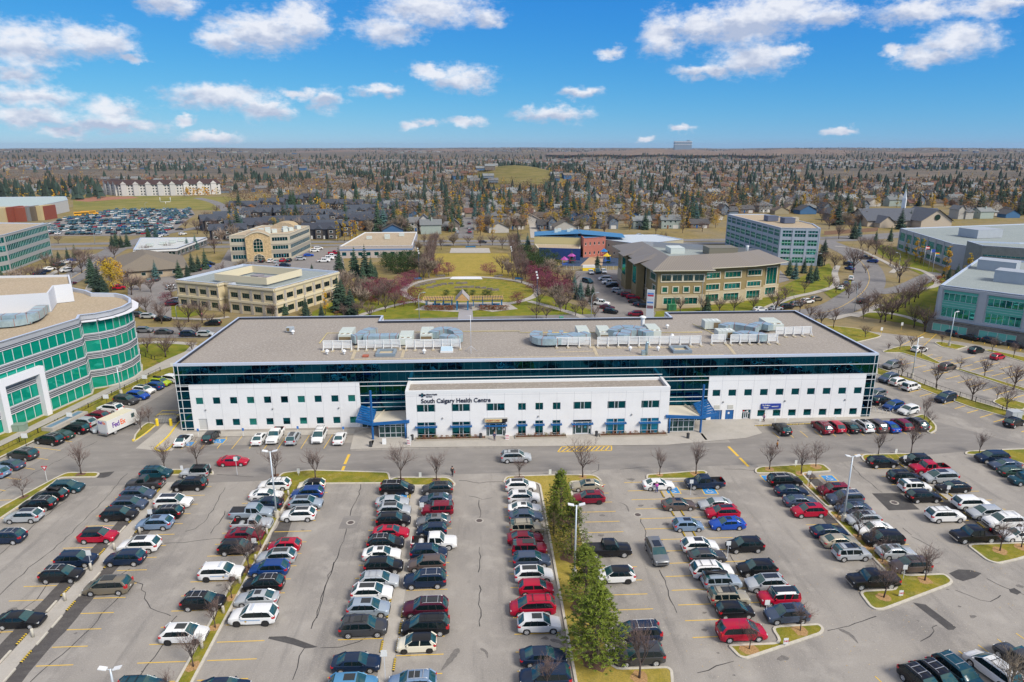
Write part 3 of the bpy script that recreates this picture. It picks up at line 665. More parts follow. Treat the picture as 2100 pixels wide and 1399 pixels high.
    rf.add(rv,ff,rm,smooth=True)
    # pillars
    pb=rf if roofcol and kind!='hatchback' else b
    def pillar(xa,xb,wa,wb,mm_=None):
        za,zb_=zbelt,lerpl(xb,cp)-.05
        zb_=min(zb_,lerpl(xb,cp)-.04)
        for sg in(-1,1):
            A=hw(xa,za)+.012;B=hw(xb,zb_)+.012; Mz=(za+zb_)/2; xm=(xa+xb)/2; Mi=hw(xm,Mz)+.012; wm_=(wa+wb)/2
            vsp=[(xa-wa,sg*A,za),(xa+wa,sg*A,za),(xm+wm_,sg*Mi,Mz),(xm-wm_,sg*Mi,Mz),(xb+wb,sg*B,zb_),(xb-wb,sg*B,zb_)]
            fsp=[(0,1,2,3),(3,2,4,5)]
            if sg>0: fsp=[f[::-1] for f in fsp]
            b.add(vsp,fsp,mm_ or (pm if not softtop else rm))
    # windscreen pillars run along the edge of the glass
    for sg in(-1,1):
        for xa,xb,th in((c3,c2,.045),)+(((c0,c1,.10),) if True else ()):
            pts=[]; 
            for k in range(4):
                x=xa+(xb-xa)*k/3; zt=lerpl(x,cp); pts.append((x,sg*(hw(x,zt-.03)-.01),zt-.015))
            b.tube(pts,th*.8,pm,4,smooth=False)
    mid=(c1+c2)/2
    if kind in('sedan',): pillar(mid+.12,mid+.1,.04,.035,TRIM); pillar(c0+.62,c1+.02,.22,.06)
    elif kind in('pickup truck',): pillar(c0+.08,c1+.04,.09,.07); pillar((c0+c3)/2-.1,(c1+c2)/2+.02,.05,.045)
    elif kind=='short cab pickup': pillar(c0+.07,c1+.05,.08,.06)
    elif kind=='hatchback': pillar(mid+.2,mid+.15,.045,.04); pillar(c0+.30,c1+.02,.16,.10)
    elif kind=='jeep':
        for q in(.03,.36,.64): pillar(c0+.1+(c3-c0)*q,c1+.08+(c2-c1)*q,.07,.06)
    else:
        bx_=kind=='boxy suv'; pillar(mid+.38,mid+.34,.04,.035,None if bx_ else TRIM); pillar(c0+1.15,c1+.80,.05,.045,None if bx_ else TRIM); pillar(c0+.20,c1+.06,.15,.12)
    parts={}
    parts['body']=b; parts['roof']=rf; parts['window']=g
    if sun:
        q=MB(); xa,xb=(c1+(c2-c1)*.42,c2-.12) if sun==1 else (c1+.25,c2-.08)
        yy=hw(mid,zr)-.28; q.box(xa,xb,-yy,yy,zr+.01,zr+.062,SUNR); parts['sunroof']=q
    if rails:
        q=MB(); RM=mat('rail_silver',(.42,.43,.45),.45,metal=.3) if rails==1 else TRIM
        for sg in(-1,1):
            y=hw(mid,zr)-.12; q.tube([(c1+.1,sg*y,zr+.02),(c1+.25,sg*y,zr+.10),(c2-.35,sg*y,zr+.10),(c2-.2,sg*y,zr+.03)],.028,RM,4,smooth=False)
        for xx in(c1+.55,c2-.65): q.box(xx-.03,xx+.03,-(hw(mid,zr)-.12),hw(mid,zr)-.12,zr+.085,zr+.115,RM)
        parts['roof_rack']=q
    if rackbox:
        q=MB(); q.tube([(c1+.05,0,zr+.30),(c1+.25,0,zr+.30),(c2-.5,0,zr+.30),(c2-.1,0,zr+.27)],[.22,.33,.33,.14],TRIM,10); q.v=[(x,y*1.3,zr+.12+(z-zr-.12)*.62) for x,y,z in q.v]; parts['roof_box']=q
    # lamps, plate, bumpers
    q=MB()
    for sg in(-1,1):
        xf=-x0-.10; q.box(xf-.22,xf+.03,sg*W*.86-.19*(sg>0)-.0,sg*W*.86+.19*(sg<0),s['hood']-.23,s['hood']-.08,HLM)
    parts['headlight']=q
    q=MB(); tz0,tz1=(rear-.30,rear-.10) if not van else ((rear-.24,rear+.02) if kind!='minivan' else (rear-.22,rear+.18))
    if kind in('pickup truck','short cab pickup','jeep'): tz0,tz1=rear-.38,rear-.08
    for sg in(-1,1):
        y=sg*W*.87; q.box(x0-.015,x0+.26,min(y,y-sg*.22),max(y,y-sg*.22)+.0,tz0,tz1,TLM); q.box(x0+.05,x0+.32,sg*(wid(x0+.15)+.012)-.01,sg*(wid(x0+.15)+.012)+.01,tz0+.02,tz1-.02,TLM)
    parts['taillight']=q
    q=MB(); q.box(x0-.03,x0-.005,-.16,.16,rear-.42,rear-.30,PLATE); parts['licence_plate']=q
    # bumper inserts and grille
    b.box(-x0-.06,-x0+.012,-W*.62,W*.62,s['hood']-.42,s['hood']-.26,TRIM); b.box(-x0-.05,-x0+.015,-W*.66,W*.66,s['z0']+.05,s['z0']+.17,TRIM)
    b.box(x0-.012,x0+.05,-W*.70,W*.70,s['z0']+.08,s['z0']+.22,TRIM)
    q=MB()
    for sg in(-1,1): q.box(c3-.42,c3-.26,min(sg*W*.93,sg*(W+.14)),max(sg*W*.93,sg*(W+.14)),s['belt']-.02,s['belt']+.12,pm)
    parts['mirror']=q
    if kind in('pickup truck','short cab pickup'):
        b.box(x0-.08,x0+.02,-W*.9,W*.9,s['z0']+.1,s['z0']+.26,CHROME); b.box(-x0-.04,-x0+.06,-W*.9,W*.9,s['z0']+.12,s['z0']+.30,CHROME if col in('black','red','navy') else pm)
    if kind=='jeep':
        for a in ax: 
            for sg in(-1,1): b.box(a-.55,a+.55,sg*W-.12,sg*W+.12,r+ra-.02,r+ra+.05,pm)
        q=MB(); q.tube([(x0-.24,0,.98),(x0-.02,0,.98)],.38,TYRE,14,smooth=False); parts['spare_wheel']=q
    if police:
        q=MB(); q.box(c2-.62,c2-.38,-.55,.55,zr+.03,zr+.13,mat('lightbar',(0.55,0.60,0.66),0.2)); parts['light_bar']=q
        q=MB(); PB=mat('police_blue',(0.10,0.28,0.55),0.4); PG=mat('crest_gold',(0.55,0.35,0.08),0.5)
        for sg in(-1,1):
            y=sg*(W+.013); 
            for za,zb_,m_ in((.86,.92,PB),(.80,.83,PB)): q.quad((ax[0]+.5,y,za),(ax[1]-.42,y,za),(ax[1]-.42,y,zb_),(ax[0]+.5,y,zb_),m_)
            for k in range(9):
                t=2*math.pi*k/8
            q.add([(.55+.14*math.cos(2*math.pi*k/16)*(1 if k%2 else .62),y*1.004,.74+.14*math.sin(2*math.pi*k/16)*(1 if k%2 else .62)) for k in range(16)],[tuple(range(16))],PG)
        parts['side_stripe']=q
        q=MB(); q.tube([(-x0+.0,-.45,.45),(-x0+.16,-.45,.5),(-x0+.16,-.45,.95)],.05,TRIM,6); q.tube([(-x0+.0,.45,.45),(-x0+.16,.45,.5),(-x0+.16,.45,.95)],.05,TRIM,6); q.tube([(-x0+.14,-.8,.7),(-x0+.14,.8,.7)],.05,TRIM,6); parts['push_bar']=q
    wh=[(a,sg) for a in ax for sg in(-1,1)]
    return parts,wh,r,W,(RIMD if darkrim else RIM)
WHEELS={}
def wheel_mesh(r,rim):
    k=(r,rim.name)
    if k not in WHEELS:
        t=MB(); t.tube([(0,-.11,0),(0,-.10,0),(0,.10,0),(0,.11,0)],[r-.03,r,r,r-.03],TYRE,16,smooth=False)
        o=t.build('tyre'); me1=o.data; bpy.data.objects.remove(o)
        q=MB()
        for sg in(-1,1):
            y=sg*.118; R1=r*.66
            q.add([(R1*math.cos(2*math.pi*i/16),y,R1*math.sin(2*math.pi*i/16)) for i in range(16)],[tuple(range(16))],TRIM)
            y=sg*.124
            for i in range(5):
                a=2*math.pi*i/5; d=.30; q.add([(.05*math.cos(a-1.3),y,.05*math.sin(a-1.3)),(R1*math.cos(a-d),y,R1*math.sin(a-d)),(R1*math.cos(a+d),y,R1*math.sin(a+d)),(.05*math.cos(a+1.3),y,.05*math.sin(a+1.3))],[(0,1,2,3)],rim)
            for i in range(16):
                a,b_=2*math.pi*i/16,2*math.pi*(i+1)/16; q.add([(R1*math.cos(a),y,R1*math.sin(a)),(R1*math.cos(b_),y,R1*math.sin(b_)),(R1*.86*math.cos(b_),y,R1*.86*math.sin(b_)),(R1*.86*math.cos(a),y,R1*.86*math.sin(a))],[(0,1,2,3)],rim)
        o=q.build('rim'); me2=o.data; bpy.data.objects.remove(o)
        WHEELS[k]=(me1,me2)
    return WHEELS[k]
VCACHE={}
def split_pair(mb):      # one mesh builder holding a left and a right piece -> two
    o=[]
    for sg in(-1,1):
        q=MB(); q.mats=list(mb.mats); idx={}
        for f,m_,s_ in zip(mb.f,mb.m,mb.sm):
            if all(mb.v[i][1]*sg>0 for i in f):
                for i in f:
                    if i not in idx: idx[i]=len(q.v); q.v.append(mb.v[i])
                q.f.append(tuple(idx[i] for i in f)); q.m.append(m_); q.sm.append(s_)
        if q.f: o.append(q)
    return o
NAMES={'sedan':'parked_car','suv':'parked_car','large suv':'parked_car','boxy suv':'parked_car','hatchback':'parked_car','minivan':'parked_minivan','pickup truck':'pickup_truck','short cab pickup':'pickup_truck','jeep':'parked_car'}
CATS={'sedan':'car','suv':'car','large suv':'car','boxy suv':'car','hatchback':'car','minivan':'minivan','pickup truck':'pickup truck','short cab pickup':'pickup truck','jeep':'car'}
NCAR=[0]
def vehicle(kind,col,x,y,rz,label,group,detail=2,z=0.0,**k):
    key=(kind,col,detail,tuple(sorted(k.items())))
    if key not in VCACHE:
        parts,wh,r,W,rim=make_vehicle(kind,col,simple=(detail==0),**k)
        root=thing(NAMES[kind],label,CATS[kind],(x,y,z),rz,group)
        for n_,q in parts.items():
            if n_ in('headlight','taillight','mirror') and detail==2:
                for h in split_pair(q): h.build(n_,root)
            elif detail==2 or n_ in('body','roof','window','sunroof','roof_rack','roof_box','spare_wheel'): 
                q.build(n_,root)
            elif n_=='taillight': q.build('taillights',root)
        me=wheel_mesh(r,rim)
        for a,sg in wh:
            t=bpy.data.objects.new('wheel' if detail==2 else 'wheel',me[0]); C.objects.link(t); t.parent=root; t.location=(a,sg*(W-.12),r)
            if detail==2: q=bpy.data.objects.new('rim',me[1]); C.objects.link(q); q.parent=t
        for ch in root.children:
            if ch.name.split('.')[0] in('body','roof','window'): ch.data.set_sharp_from_angle(angle=0.75)
        VCACHE[key]=freeze(root); NCAR[0]+=1; return root
    NCAR[0]+=1
    return dup(VCACHE[key],(x,y,z),rz,label=label,group=group)
def art(w): return 'an' if w[0] in'aeiou' else 'a'
ORD=['first','second','third','fourth','fifth','sixth','seventh','eighth','ninth','tenth','eleventh','twelfth','thirteenth','fourteenth','fifteenth','sixteenth']
S,U,LU,B,Hb,M,T,T2,J='sedan','suv','large suv','boxy suv','hatchback','minivan','pickup truck','short cab pickup','jeep'
o1=dict(sun=1); o2=dict(sun=2); ra1=dict(rails=1); ra2=dict(rails=2)
ROWS={
'row beside the left grass verge':[(131.7,1013.5,U,'teal','R',{}),(97,1031.5,U,'black','L',dict(rackbox=True)),(73,1049.5,U,'black','L',ra1),(43,1075,U,'silver','L',o2),(5,1119,U,'navy','L',ra1)],
'row left of the concrete median':[(316.6,983.5,U,'teal','R',ra2),(294,1005,T2,'dark grey','L',{}),(279,1028,U,'slate blue','R',ra2),(261.7,1049.5,U,'slate blue','R',o2),(240,1071,U,'black','R',{}),(195.8,1116.5,U,'red','R',dict(roofcol='black')),(150.5,1166,U,'navy','R',{}),(120,1198,U,'black','R',ra1),(34,1292,S,'black','R',{})],
'row right of the concrete median':[(397.5,983,J,'silver','L',dict(roofcol='black')),(385,1008.6,LU,'black','L',o1),(352,1045.5,LU,'white','R',o2),(334.7,1068,U,'black','L',ra1),(313.5,1090,U,'light blue','L',o1),(280.5,1137,LU,'white','L',o1),(251.4,1163.3,U,'navy','L',{}),(214.8,1223,M,'taupe','L',o1)],
'row left of the long grass median':[(561,1008.6,U,'white','L',ra2),(543.7,1029,S,'white','R',{}),(542.8,1046,S,'navy','L',{}),(513.6,1068,T,'silver blue','R',dict(cover=True)),(513.6,1091,T2,'silver','R',{}),(499.6,1112.5,S,'dark red','R',o1),(484,1140.8,U,'black','R',{}),(450,1194.5,LU,'white','R',dict(police=True,darkrim=True)),(412.5,1255,U,'black','R',ra1),(373,1324,U,'white','R',dict(sun=1,darkrim=True)),(281,1440,U,'teal','R',ra2)],
'row right of the long grass median':[(637,1008,Hb,'cream','L',dict(roofcol='black')),(628.7,1026,U,'blue','L',{}),(625.7,1047,U,'silver blue','R',o2),(610.4,1071.8,U,'white','L',o2),(580.6,1135.6,Hb,'red','L',o1),(565,1160.5,U,'silver','L',o2),(549,1185.6,U,'blue','L',{}),(537.3,1217.6,U,'black','L',ra1),(523.6,1247,S,'silver','L',o1),(516,1286,LU,'white','L',dict(police=True,darkrim=True)),(455,1438,S,'navy','R',{})],
'row left of the central median':[(813.5,1016.6,M,'black','R',ra1),(804,1043,S,'silver','R',{}),(807.6,1062,U,'silver','R',o2),(806,1082.6,U,'black','R',{}),(801,1107,S,'red','R',o1),(790,1130.6,U,'black','R',ra1),(781.8,1153,S,'white','R',o1),(785.8,1179,U,'black','R',{}),(776.5,1211,U,'silver','R',ra1),(761.8,1236,U,'white','R',o2),(754.6,1269,U,'silver blue','R',o1),(743.8,1310,LU,'dark grey','R',dict(sun=1,rails=2)),(728.7,1382.8,S,'navy','R',{}),(721,1433,U,'sky blue','R',o1)],
'row right of the central median':[(896.6,1017,U,'dark grey','L',o2),(893,1038.6,S,'slate blue','L',o1),(897,1060.6,B,'dark red','L',{}),(888.7,1083,S,'grey','L',o1),(885,1102,Hb,'navy','L',{}),(889.5,1130.6,T,'white','R',{}),(879,1151,U,'navy','R',{}),(874.7,1175,U,'brown','L',{}),(871,1210,LU,'navy','L',ra1),(872,1269.8,LU,'burgundy','L',dict(sun=2,rails=1)),(872,1306.7,M,'black','L',ra2),(854,1341.5,Hb,'cream','L',dict(roofcol='black',darkrim=True)),(844,1428,U,'light blue','L',dict(sun=1,rails=1))],
'row left of the tall pines':[(1068.4,1010.6,U,'white','R',o2),(1075,1035,U,'white','R',o1),(1076.8,1057.7,S,'white','R',o1),(1079.7,1073,S,'slate blue','R',{}),(1080.4,1099.7,B,'beige','R',ra2),(1078.4,1120,S,'dark red','R',{}),(1086.6,1143.4,B,'dark red','R',o1),(1091.4,1167,U,'slate blue','R',{}),(1095.9,1198,U,'white','R',o2),(1100.6,1224,Hb,'red','R',{}),(1093.3,1266,M,'red','L',ra2),(1107,1302,U,'white','R',o1),(1115.5,1369.6,S,'navy','R',{}),(1119.7,1417,LU,'navy','L',{})],
'row right of the tall pines':[(1205.4,1009,S,'beige','L',o1),(1209,1036,U,'dark red','L',dict(sun=1,darkrim=True)),(1249,1145.7,T,'black','R',dict(cover=True)),(1264,1199.5,U,'white','L',dict(roofcol='black',darkrim=True)),(1309.5,1322.4,M,'navy','L',ra1),(1314.5,1369,LU,'dark grey','L',{})],
'row left of the right middle median':[(1352.5,1007,S,'white','R',{}),(1395,1049,S,'brown','R',o1),(1414,1092,Hb,'light blue','R',o1),(1438.6,1137.5,U,'white','R',o1),(1453,1157,S,'dark grey','R',{}),(1464,1190.5,LU,'white','R',ra2),(1483.6,1212.8,B,'silver blue','R',dict(rackbox=True)),(1499,1246.7,B,'beige','R',dict(sun=1,rails=2)),(1511.7,1271.4,Hb,'black','R',{}),(1526,1318.7,M,'red','R',{})],
'row right of the right middle median':[(1448.5,1005,T,'navy','L',{}),(1469.8,1048,S,'silver','L',{}),(1484.7,1067,U,'red','L',o2),(1495,1089,S,'bright blue','L',o1),(1532,1136,U,'black','L',{}),(1557,1184.8,U,'black','L',{}),(1575.4,1216.6,U,'silver','L',o2),(1602,1246.7,B,'red','L',dict(roofcol='white',sun=2)),(1619,1282,U,'slate blue','L',o1)],
'row left of the right grass median':[(1613.6,1001,LU,'black','R',ra1),(1627,1020,S,'navy','R',{}),(1646,1041.8,S,'slate blue','R',{}),(1663.4,1063.7,U,'red','L',o1),(1706,1106,S,'navy','R',{}),(1728,1126.4,S,'beige','R',{}),(1752.3,1153,B,'silver','R',dict(sun=1,rails=2)),(1798,1210.6,T,'black','L',dict(cover=True))],
'row right of the right grass median':[(1715.4,1019.5,U,'dark red','L',o1),(1738,1038,LU,'slate blue','L',ra1),(1754,1057.6,S,'slate blue','L',o1),(1775,1080.8,U,'silver','L',dict(sun=1,rails=2)),(1797.5,1100,S,'white','L',{}),(1818,1123.6,LU,'black','L',{}),(1844,1149,S,'silver','R',o1),(1874.6,1178.4,U,'brown','L',o1)],
'row left of the far right median':[(1814,961.4,U,'black','R',{}),(1861,993.5,LU,'black','R',ra2),(1881.4,1013,B,'white','R',o1),(1900,1033,U,'black','R',{}),(1945.6,1074,LU,'white','R',ra2),(2006.6,1115.9,T,'black','L',{})],
'row right of the far right median':[(1883,956.6,U,'black','L',{}),(1912,974.6,T,'red','L',{}),(1934.4,992.7,M,'silver','L',o1),(1960.5,1012.4,S,'black','L',{}),(1999.4,1048.4,LU,'white','R',{}),(2027.7,1067.8,U,'silver','L',{}),(2066,1086,LU,'white','L',ra1),(2097,1112.8,S,'white','L',{})],
'row beside the upper right grass corner':[(2041,951.5,LU,'navy','L',{}),(2067,965,S,'slate blue','L',{}),(2086.6,979.8,S,'green','R',{}),(2109,997.8,B,'teal','L',{})],
}
nm={'suv':'SUV','large suv':'large SUV','boxy suv':'boxy SUV','sedan':'sedan','hatchback':'hatchback','minivan':'minivan','pickup truck':'pickup truck','short cab pickup':'single cab pickup truck','jeep':'open off-road car with black soft top'}
for rn,cars in ROWS.items():
    for i,(px,py,k,c,d,op) in enumerate(cars):
        s=SPEC[k]; g=G(px,py); X=g.x; Y=g.y+s['W']/2-.05; 
        extra=' with black roof' if op.get('roofcol')=='black' and k!='jeep' else ' with white roof' if op.get('roofcol') else ' with roof box' if op.get('rackbox') else ''
        if op.get('police'): lab='white police SUV with light bar, %s car from the building in the %s'%(ORD[i],rn)
        else: lab='%s %s%s, %s from the building in the %s'%(c,nm[k],extra,ORD[i],rn)
        vehicle(k,c,X,Y,(0 if d=='R' else math.pi)+rnd.uniform(-.012,.012),lab,'cars parked in the lot',**op)
def place(lst,rn,heads=None,detail=2,group='cars parked in the lot',word='car',end='from the left'):
    for i,t in enumerate(lst):
        px,py,k,c,ang=t[:5]; op=t[5] if len(t)>5 else {}
        g=G(px,py,0.7)
        vehicle(k,c,g.x,g.y,R_(ang),'%s %s, %s %s in the %s'%(c,nm[k],ORD[i],end,rn),group,detail=detail,**op)
# slanted row in front of the left wing (angles: direction the nose points, 0=+X, 90=away from the camera)
place([(376,901,S,'white',90,dict(roofcol='black')),(433,895,U,'black',90),(532,898,S,'white',90,o1),(565,893,T,'white',-90,{}),(601,898,U,'silver',90,o2),(655,893,M,'white',-90,ra2),(697,897,S,'white',90)],'bays before the left wing')
place([(1603,879,U,'black',92),(1686,876,LU,'dark red',92,ra1),(1713,874,U,'red',92),(1742,874,S,'black',92),(1769,873,LU,'white',92,dict(sun=1,rails=2)),(1797,872,M,'brown',92),(1824,873,S,'bright blue',92),(1849,870,U,'dark red',92,{}),(1879,869,LU,'dark grey',92,ra1)],'bays before the right wing')
place([(1797,808,U,'grey',204),(1806,821,U,'black',24),(1832,832,U,'blue',204),(1863,841,U,'white',204)],'short row at the right end of the building')
place([(1822,776,LU,'slate blue',204,ra1),(1843,783,U,'white',24),(1868,793,B,'white',24),(1939,816,LU,'navy',204,ra1),(2080,866,U,'black',24,dict(rails=2))],'row along the right fence')
place([(1829,749,LU,'grey',204),(1943,752,U,'brown',24),(1885,716,U,'white',24),(2002,718,U,'black',24),(2046,731,Hb,'red',24)],'far right lot',detail=1)
place([(1945,682,M,'dark grey',118),(1989,691,S,'black',118),(2036,699,U,'dark grey',-62),(2084,706,U,'dark grey',-62)],'bays beside the right office',detail=1)
wd=-17
place([(347,777,LU,'white',180+wd-5),(329,784,U,'lime green',wd,dict(rackbox=True)),(314,792,U,'blue',180+wd),(295,800,U,'white',wd,o2),(283,811,U,'bright blue',wd),(259,821,LU,'dark grey',wd),(226,838,LU,'white',180+wd,dict(sun=1,rails=2)),(199,853,U,'dark red',180+wd),(172,866,U,'silver',180+wd),(156,879,M,'black',180+wd),(125,891,S,'green',180+wd),(102,902,LU,'black',180+wd,ra1),(47,932,LU,'dark grey',180+wd,ra1),(20,952,S,'slate blue',180+wd),(-10,968,U,'light blue',180+wd)],'row along the left footpath',end='from the far end')
vehicle('sedan','silver',G(216,874,.7).x,G(216,874,.7).y,R_(228),'silver sedan half hidden behind the white delivery truck','cars parked in the lot')
place([(1893,1401,U,'black',-75,ra1),(1928,1392,U,'black',-75,ra1),(1968,1383,LU,'teal',-75,ra1),(2036,1372,M,'white',105,ra2),(2088,1352,J,'dark grey',105,dict(roofcol='dark grey'))],'bottom right corner row')
# on the move
g=G(475.5,958); vehicle('sedan','red',g.x,g.y+.9,0,'red sedan driving right along the lane below the left wing','cars driving through the lot')
g=G(1059,951); vehicle('large suv','silver',g.x,g.y+.95,0,'silver SUV driving right along the lane past the main entrance','cars driving through the lot',sun=1,rails=2)
g=G(1347,1131,.8); vehicle('large suv','grey',g.x,g.y,R_(-88),'grey SUV driving toward the camera in the aisle right of the pines','cars driving through the lot',sun=1)
# white step van with the courier's lettering
def text_obj(body,size,m,name,parent,loc,rot,font_bold=0.0,ext=0.01,align='LEFT',scx=1.0,shear=0.0,space=1.0):
    cu=bpy.data.curves.new(name,'FONT'); cu.body=body; cu.size=size; cu.extrude=ext; cu.offset=font_bold; cu.align_x=align; cu.shear=shear; cu.space_character=space
    o=bpy.data.objects.new(name,cu); C.objects.link(o)
    dg=bpy.context.evaluated_depsgraph_get(); me=bpy.data.meshes.new_from_object(o.evaluated_get(dg)); bpy.data.objects.remove(o)
    me.materials.clear(); me.materials.append(m); o=bpy.data.objects.new(name,me); C.objects.link(o); o.parent=parent; o.location=loc; o.rotation_euler=rot; o.scale=(scx,1,1); return o
PUR=mat('logo_purple',(0.13,0.03,0.32),0.5); ORG=mat('logo_orange',(0.85,0.13,0.02),0.5); VW=mat('van_white',(0.72,0.72,0.70),0.4); VR=mat('van_roof',(0.68,0.64,0.47),0.6)
va=math.atan2(G(1150/5.382+79,740+583/5.382).y-G(226,897).y,G(292,869).x-G(226,897).x)
pA,pB=G(226,896),G(287,868); va=math.atan2(pB.y-pA.y,pB.x-pA.x); mid=(pA+pB)/2
ft=thing('delivery_truck','white delivery step van with purple and orange lettering beside the loading dock','delivery truck',(0,0,0),va)
nrm=Vector((-math.sin(va),math.cos(va),0)); ft.location=mid+nrm*1.1
Lh=3.55
b=MB(); b.box(-Lh,Lh-1.3,-1.12,1.12,.62,3.05,VW); 
b.add([(Lh-1.3,-1.12,.62),(Lh,-1.0,.62),(Lh,-1.0,1.45),(Lh-.35,-1.05,1.55),(Lh-.75,-1.08,3.0),(Lh-1.3,-1.12,3.05)]+[(x,-y,z) for x,y,z in [(Lh-1.3,-1.12,.62),(Lh,-1.0,.62),(Lh,-1.0,1.45),(Lh-.35,-1.05,1.55),(Lh-.75,-1.08,3.0),(Lh-1.3,-1.12,3.05)]],[(0,1,2,3,4,5),(11,10,9,8,7,6),(1,7,8,2),(2,8,9,3),(3,9,10,4),(4,10,11,5)],VW)
b.box(-Lh-.25,-Lh,-1.05,1.05,.45,.62,CHROME); b.build('body',ft)
q=MB(); q.box(-Lh+.03,Lh-1.35,-1.08,1.08,3.05,3.12,VR); q.build('roof',ft)
q=MB(); q.add([(Lh-.34,-.95,1.62),(Lh-.34,.95,1.62),(Lh-.70,.98,2.72),(Lh-.70,-.98,2.72)],[(0,1,2,3)],GLASS); q.build('windscreen',ft)
q=MB(); q.box(Lh-1.9,Lh-1.2,-1.14,-1.10,1.75,2.55,GLASS); q.build('side_window',ft)
q=MB(); q.box(-Lh-.03,-Lh,-.95,.95,.75,2.35,mat('van_door',(0.66,0.66,0.65),.5)); q.build('rear_door',ft)
for sg in(-1,1): q=MB(); q.box(-Lh-.03,-Lh+.02,sg*.95-.1,sg*.95+.1,.7,.85,TLM); q.build('taillight',ft)
q=MB(); q.tube([(Lh-.5,-1.1,2.1),(Lh-.1,-1.5,2.1)],.025,TRIM,4); q.box(Lh-.2,Lh-.05,-1.62,-1.45,1.7,2.2,TRIM); q.build('mirror',ft)
me=wheel_mesh(.40,RIM)
for a in(-2.1,2.5):
    for sg in(-1,1): t=bpy.data.objects.new('wheel',me[0]); C.objects.link(t); t.parent=ft; t.location=(a,sg*1.0,.40); q=bpy.data.objects.new('rim',me[1]); C.objects.link(q); q.parent=t
text_obj('Fed',1.35,PUR,'lettering',ft,(-Lh+1.0,-1.125,1.40),(math.pi/2,0,0),.03,scx=.86,space=.9); text_obj('Ex',1.35,ORG,'lettering',ft,(-Lh+2.72,-1.125,1.40),(math.pi/2,0,0),.03,scx=.86,space=.9)
text_obj('Fed',.74,PUR,'lettering',ft,(-Lh-.012,.86,2.38),(math.pi/2,0,-math.pi/2),.015,scx=.9,space=.9); text_obj('Ex',.74,ORG,'lettering',ft,(-Lh-.012,-.14,2.38),(math.pi/2,0,-math.pi/2),.015,scx=.9,space=.9)
# ================================================================ PEOPLE
SKIN=mat('skin',(.48,.28,.20),.6)
def person(x,y,rz,label,top,legs,hair,stride=.18,bend=0,z=0.0,coat=False,carry=None):
    """one skinned body; clothing and hair are children"""
    t=thing('person',label,'person',(x,y,z),rz); tm=mat('cloth_'+'_'.join('%d'%(c*100) for c in top),top,.8); lm_=mat('cloth_'+'_'.join('%d'%(c*100) for c in legs),legs,.8); hm=mat('hair_'+'_'.join('%d'%(c*100) for c in hair),hair,.8)
    def sk(name,vs,es,rs,m,sub=1):
        me=bpy.data.meshes.new(name); me.from_pydata(vs,es,[]); o=bpy.data.objects.new(name,me); C.objects.link(o); mo=o.modifiers.new('s','SKIN'); sv=me.skin_vertices[0].data
        for i,r_ in enumerate(rs): sv[i].radius=(r_,r_) if not isinstance(r_,tuple) else r_
        sv[0].use_root=True; mo.use_smooth_shade=True; mm=o.modifiers.new('b','SUBSURF'); mm.levels=mm.render_levels=sub
        dg=bpy.context.evaluated_depsgraph_get(); m2=bpy.data.meshes.new_from_object(o.evaluated_get(dg)); bpy.data.objects.remove(o); m2.materials.clear(); m2.materials.append(m); o=bpy.data.objects.new(name,m2); C.objects.link(o); o.parent=t; return o
    s=stride; b=bend
    V=[(0,0,.95),(b*.3,0,1.2),(b*.7,0,1.42),(b*.85,0,1.50),(b*1.0+.01,0,1.62),(b*1.0+.01,0,1.72), (0,.10,.88),(s,.10,.50),(s*.9-.02,.10,.08),(s*.9+.14,.10,.04),(0,-.10,.88),(-s*.3,-.10,.50),(-s*1.3,-.10,.10),(-s*1.3+.14,-.10,.05),
       (b*.7,.19,1.40),(b*.7-s*.5,.24,1.15),(b*.8+.06-s*.3,.23,.90),(b*.8+.09-s*.3,.22,.82),(b*.7,-.19,1.40),(b*.7+s*.4,-.24,1.15),(b*.8+.16+s*.5,-.23,.93),(b*.8+.20+s*.5,-.22,.86)]
    E=[(0,1),(1,2),(2,3),(3,4),(4,5),(0,6),(6,7),(7,8),(8,9),(0,10),(10,11),(11,12),(12,13),(2,14),(14,15),(15,16),(16,17),(2,18),(18,19),(19,20),(20,21)]
    Rr=[.13,.115,.125,.055,.095,.085,.085,.062,.045,.04,.085,.062,.045,.04,.055,.045,.035,.032,.055,.045,.035,.032]
    sk('body',V,E,Rr,SKIN)
    zt=.78 if coat else .92
    sk('jacket',[(0,0,zt),(b*.3,0,1.2),(b*.7,0,1.42),V[14],V[15],V[16],V[18],V[19],V[20]],[(0,1),(1,2),(2,3),(3,4),(4,5),(2,6),(6,7),(7,8)],[.165,.15,.15,.075,.062,.05,.075,.062,.05],tm)
    sk('trousers',[(0,0,.95),V[6],V[7],V[8],V[10],V[11],V[12]],[(0,1),(1,2),(2,3),(0,4),(4,5),(5,6)],[.14,.10,.078,.062,.10,.078,.062],lm_)
    q=MB()
    for k in range(6):
        a0_=k/6*math.pi*.5; 
    hx=b+.0; q.tube([(hx-.03,0,1.60),(hx-.035,0,1.70),(hx-.01,0,1.78),(hx,0,1.81)],[.095,.112,.085,.02],hm,10); q.build('hair',t)
    q=MB(); 
    for sy in(-.035,.035): q.box(b+.098,b+.108,sy-.012,sy+.012,1.665,1.68,TRIM)
    q.add([(b+.10,-.015,1.635),(b+.10,.015,1.635),(b+.125,0,1.635),(b+.10,0,1.665)],[(0,2,3),(2,1,3),(0,1,2)],SKIN); q.build('face',t)
    if carry: q=MB(); q.box(b*.8+.12,b*.8+.36,-.36,-.26,.48,.82,mat('bag_'+'%d'%(carry[0]*100),carry,.7)); q.build('bag',t)
    return t
g=G(1014,904); person(g.x,g.y,-1.7,'person in dark blue walking away from the urgent care door',(.03,.04,.12),(.02,.03,.09),(.05,.03,.02),z=.05)
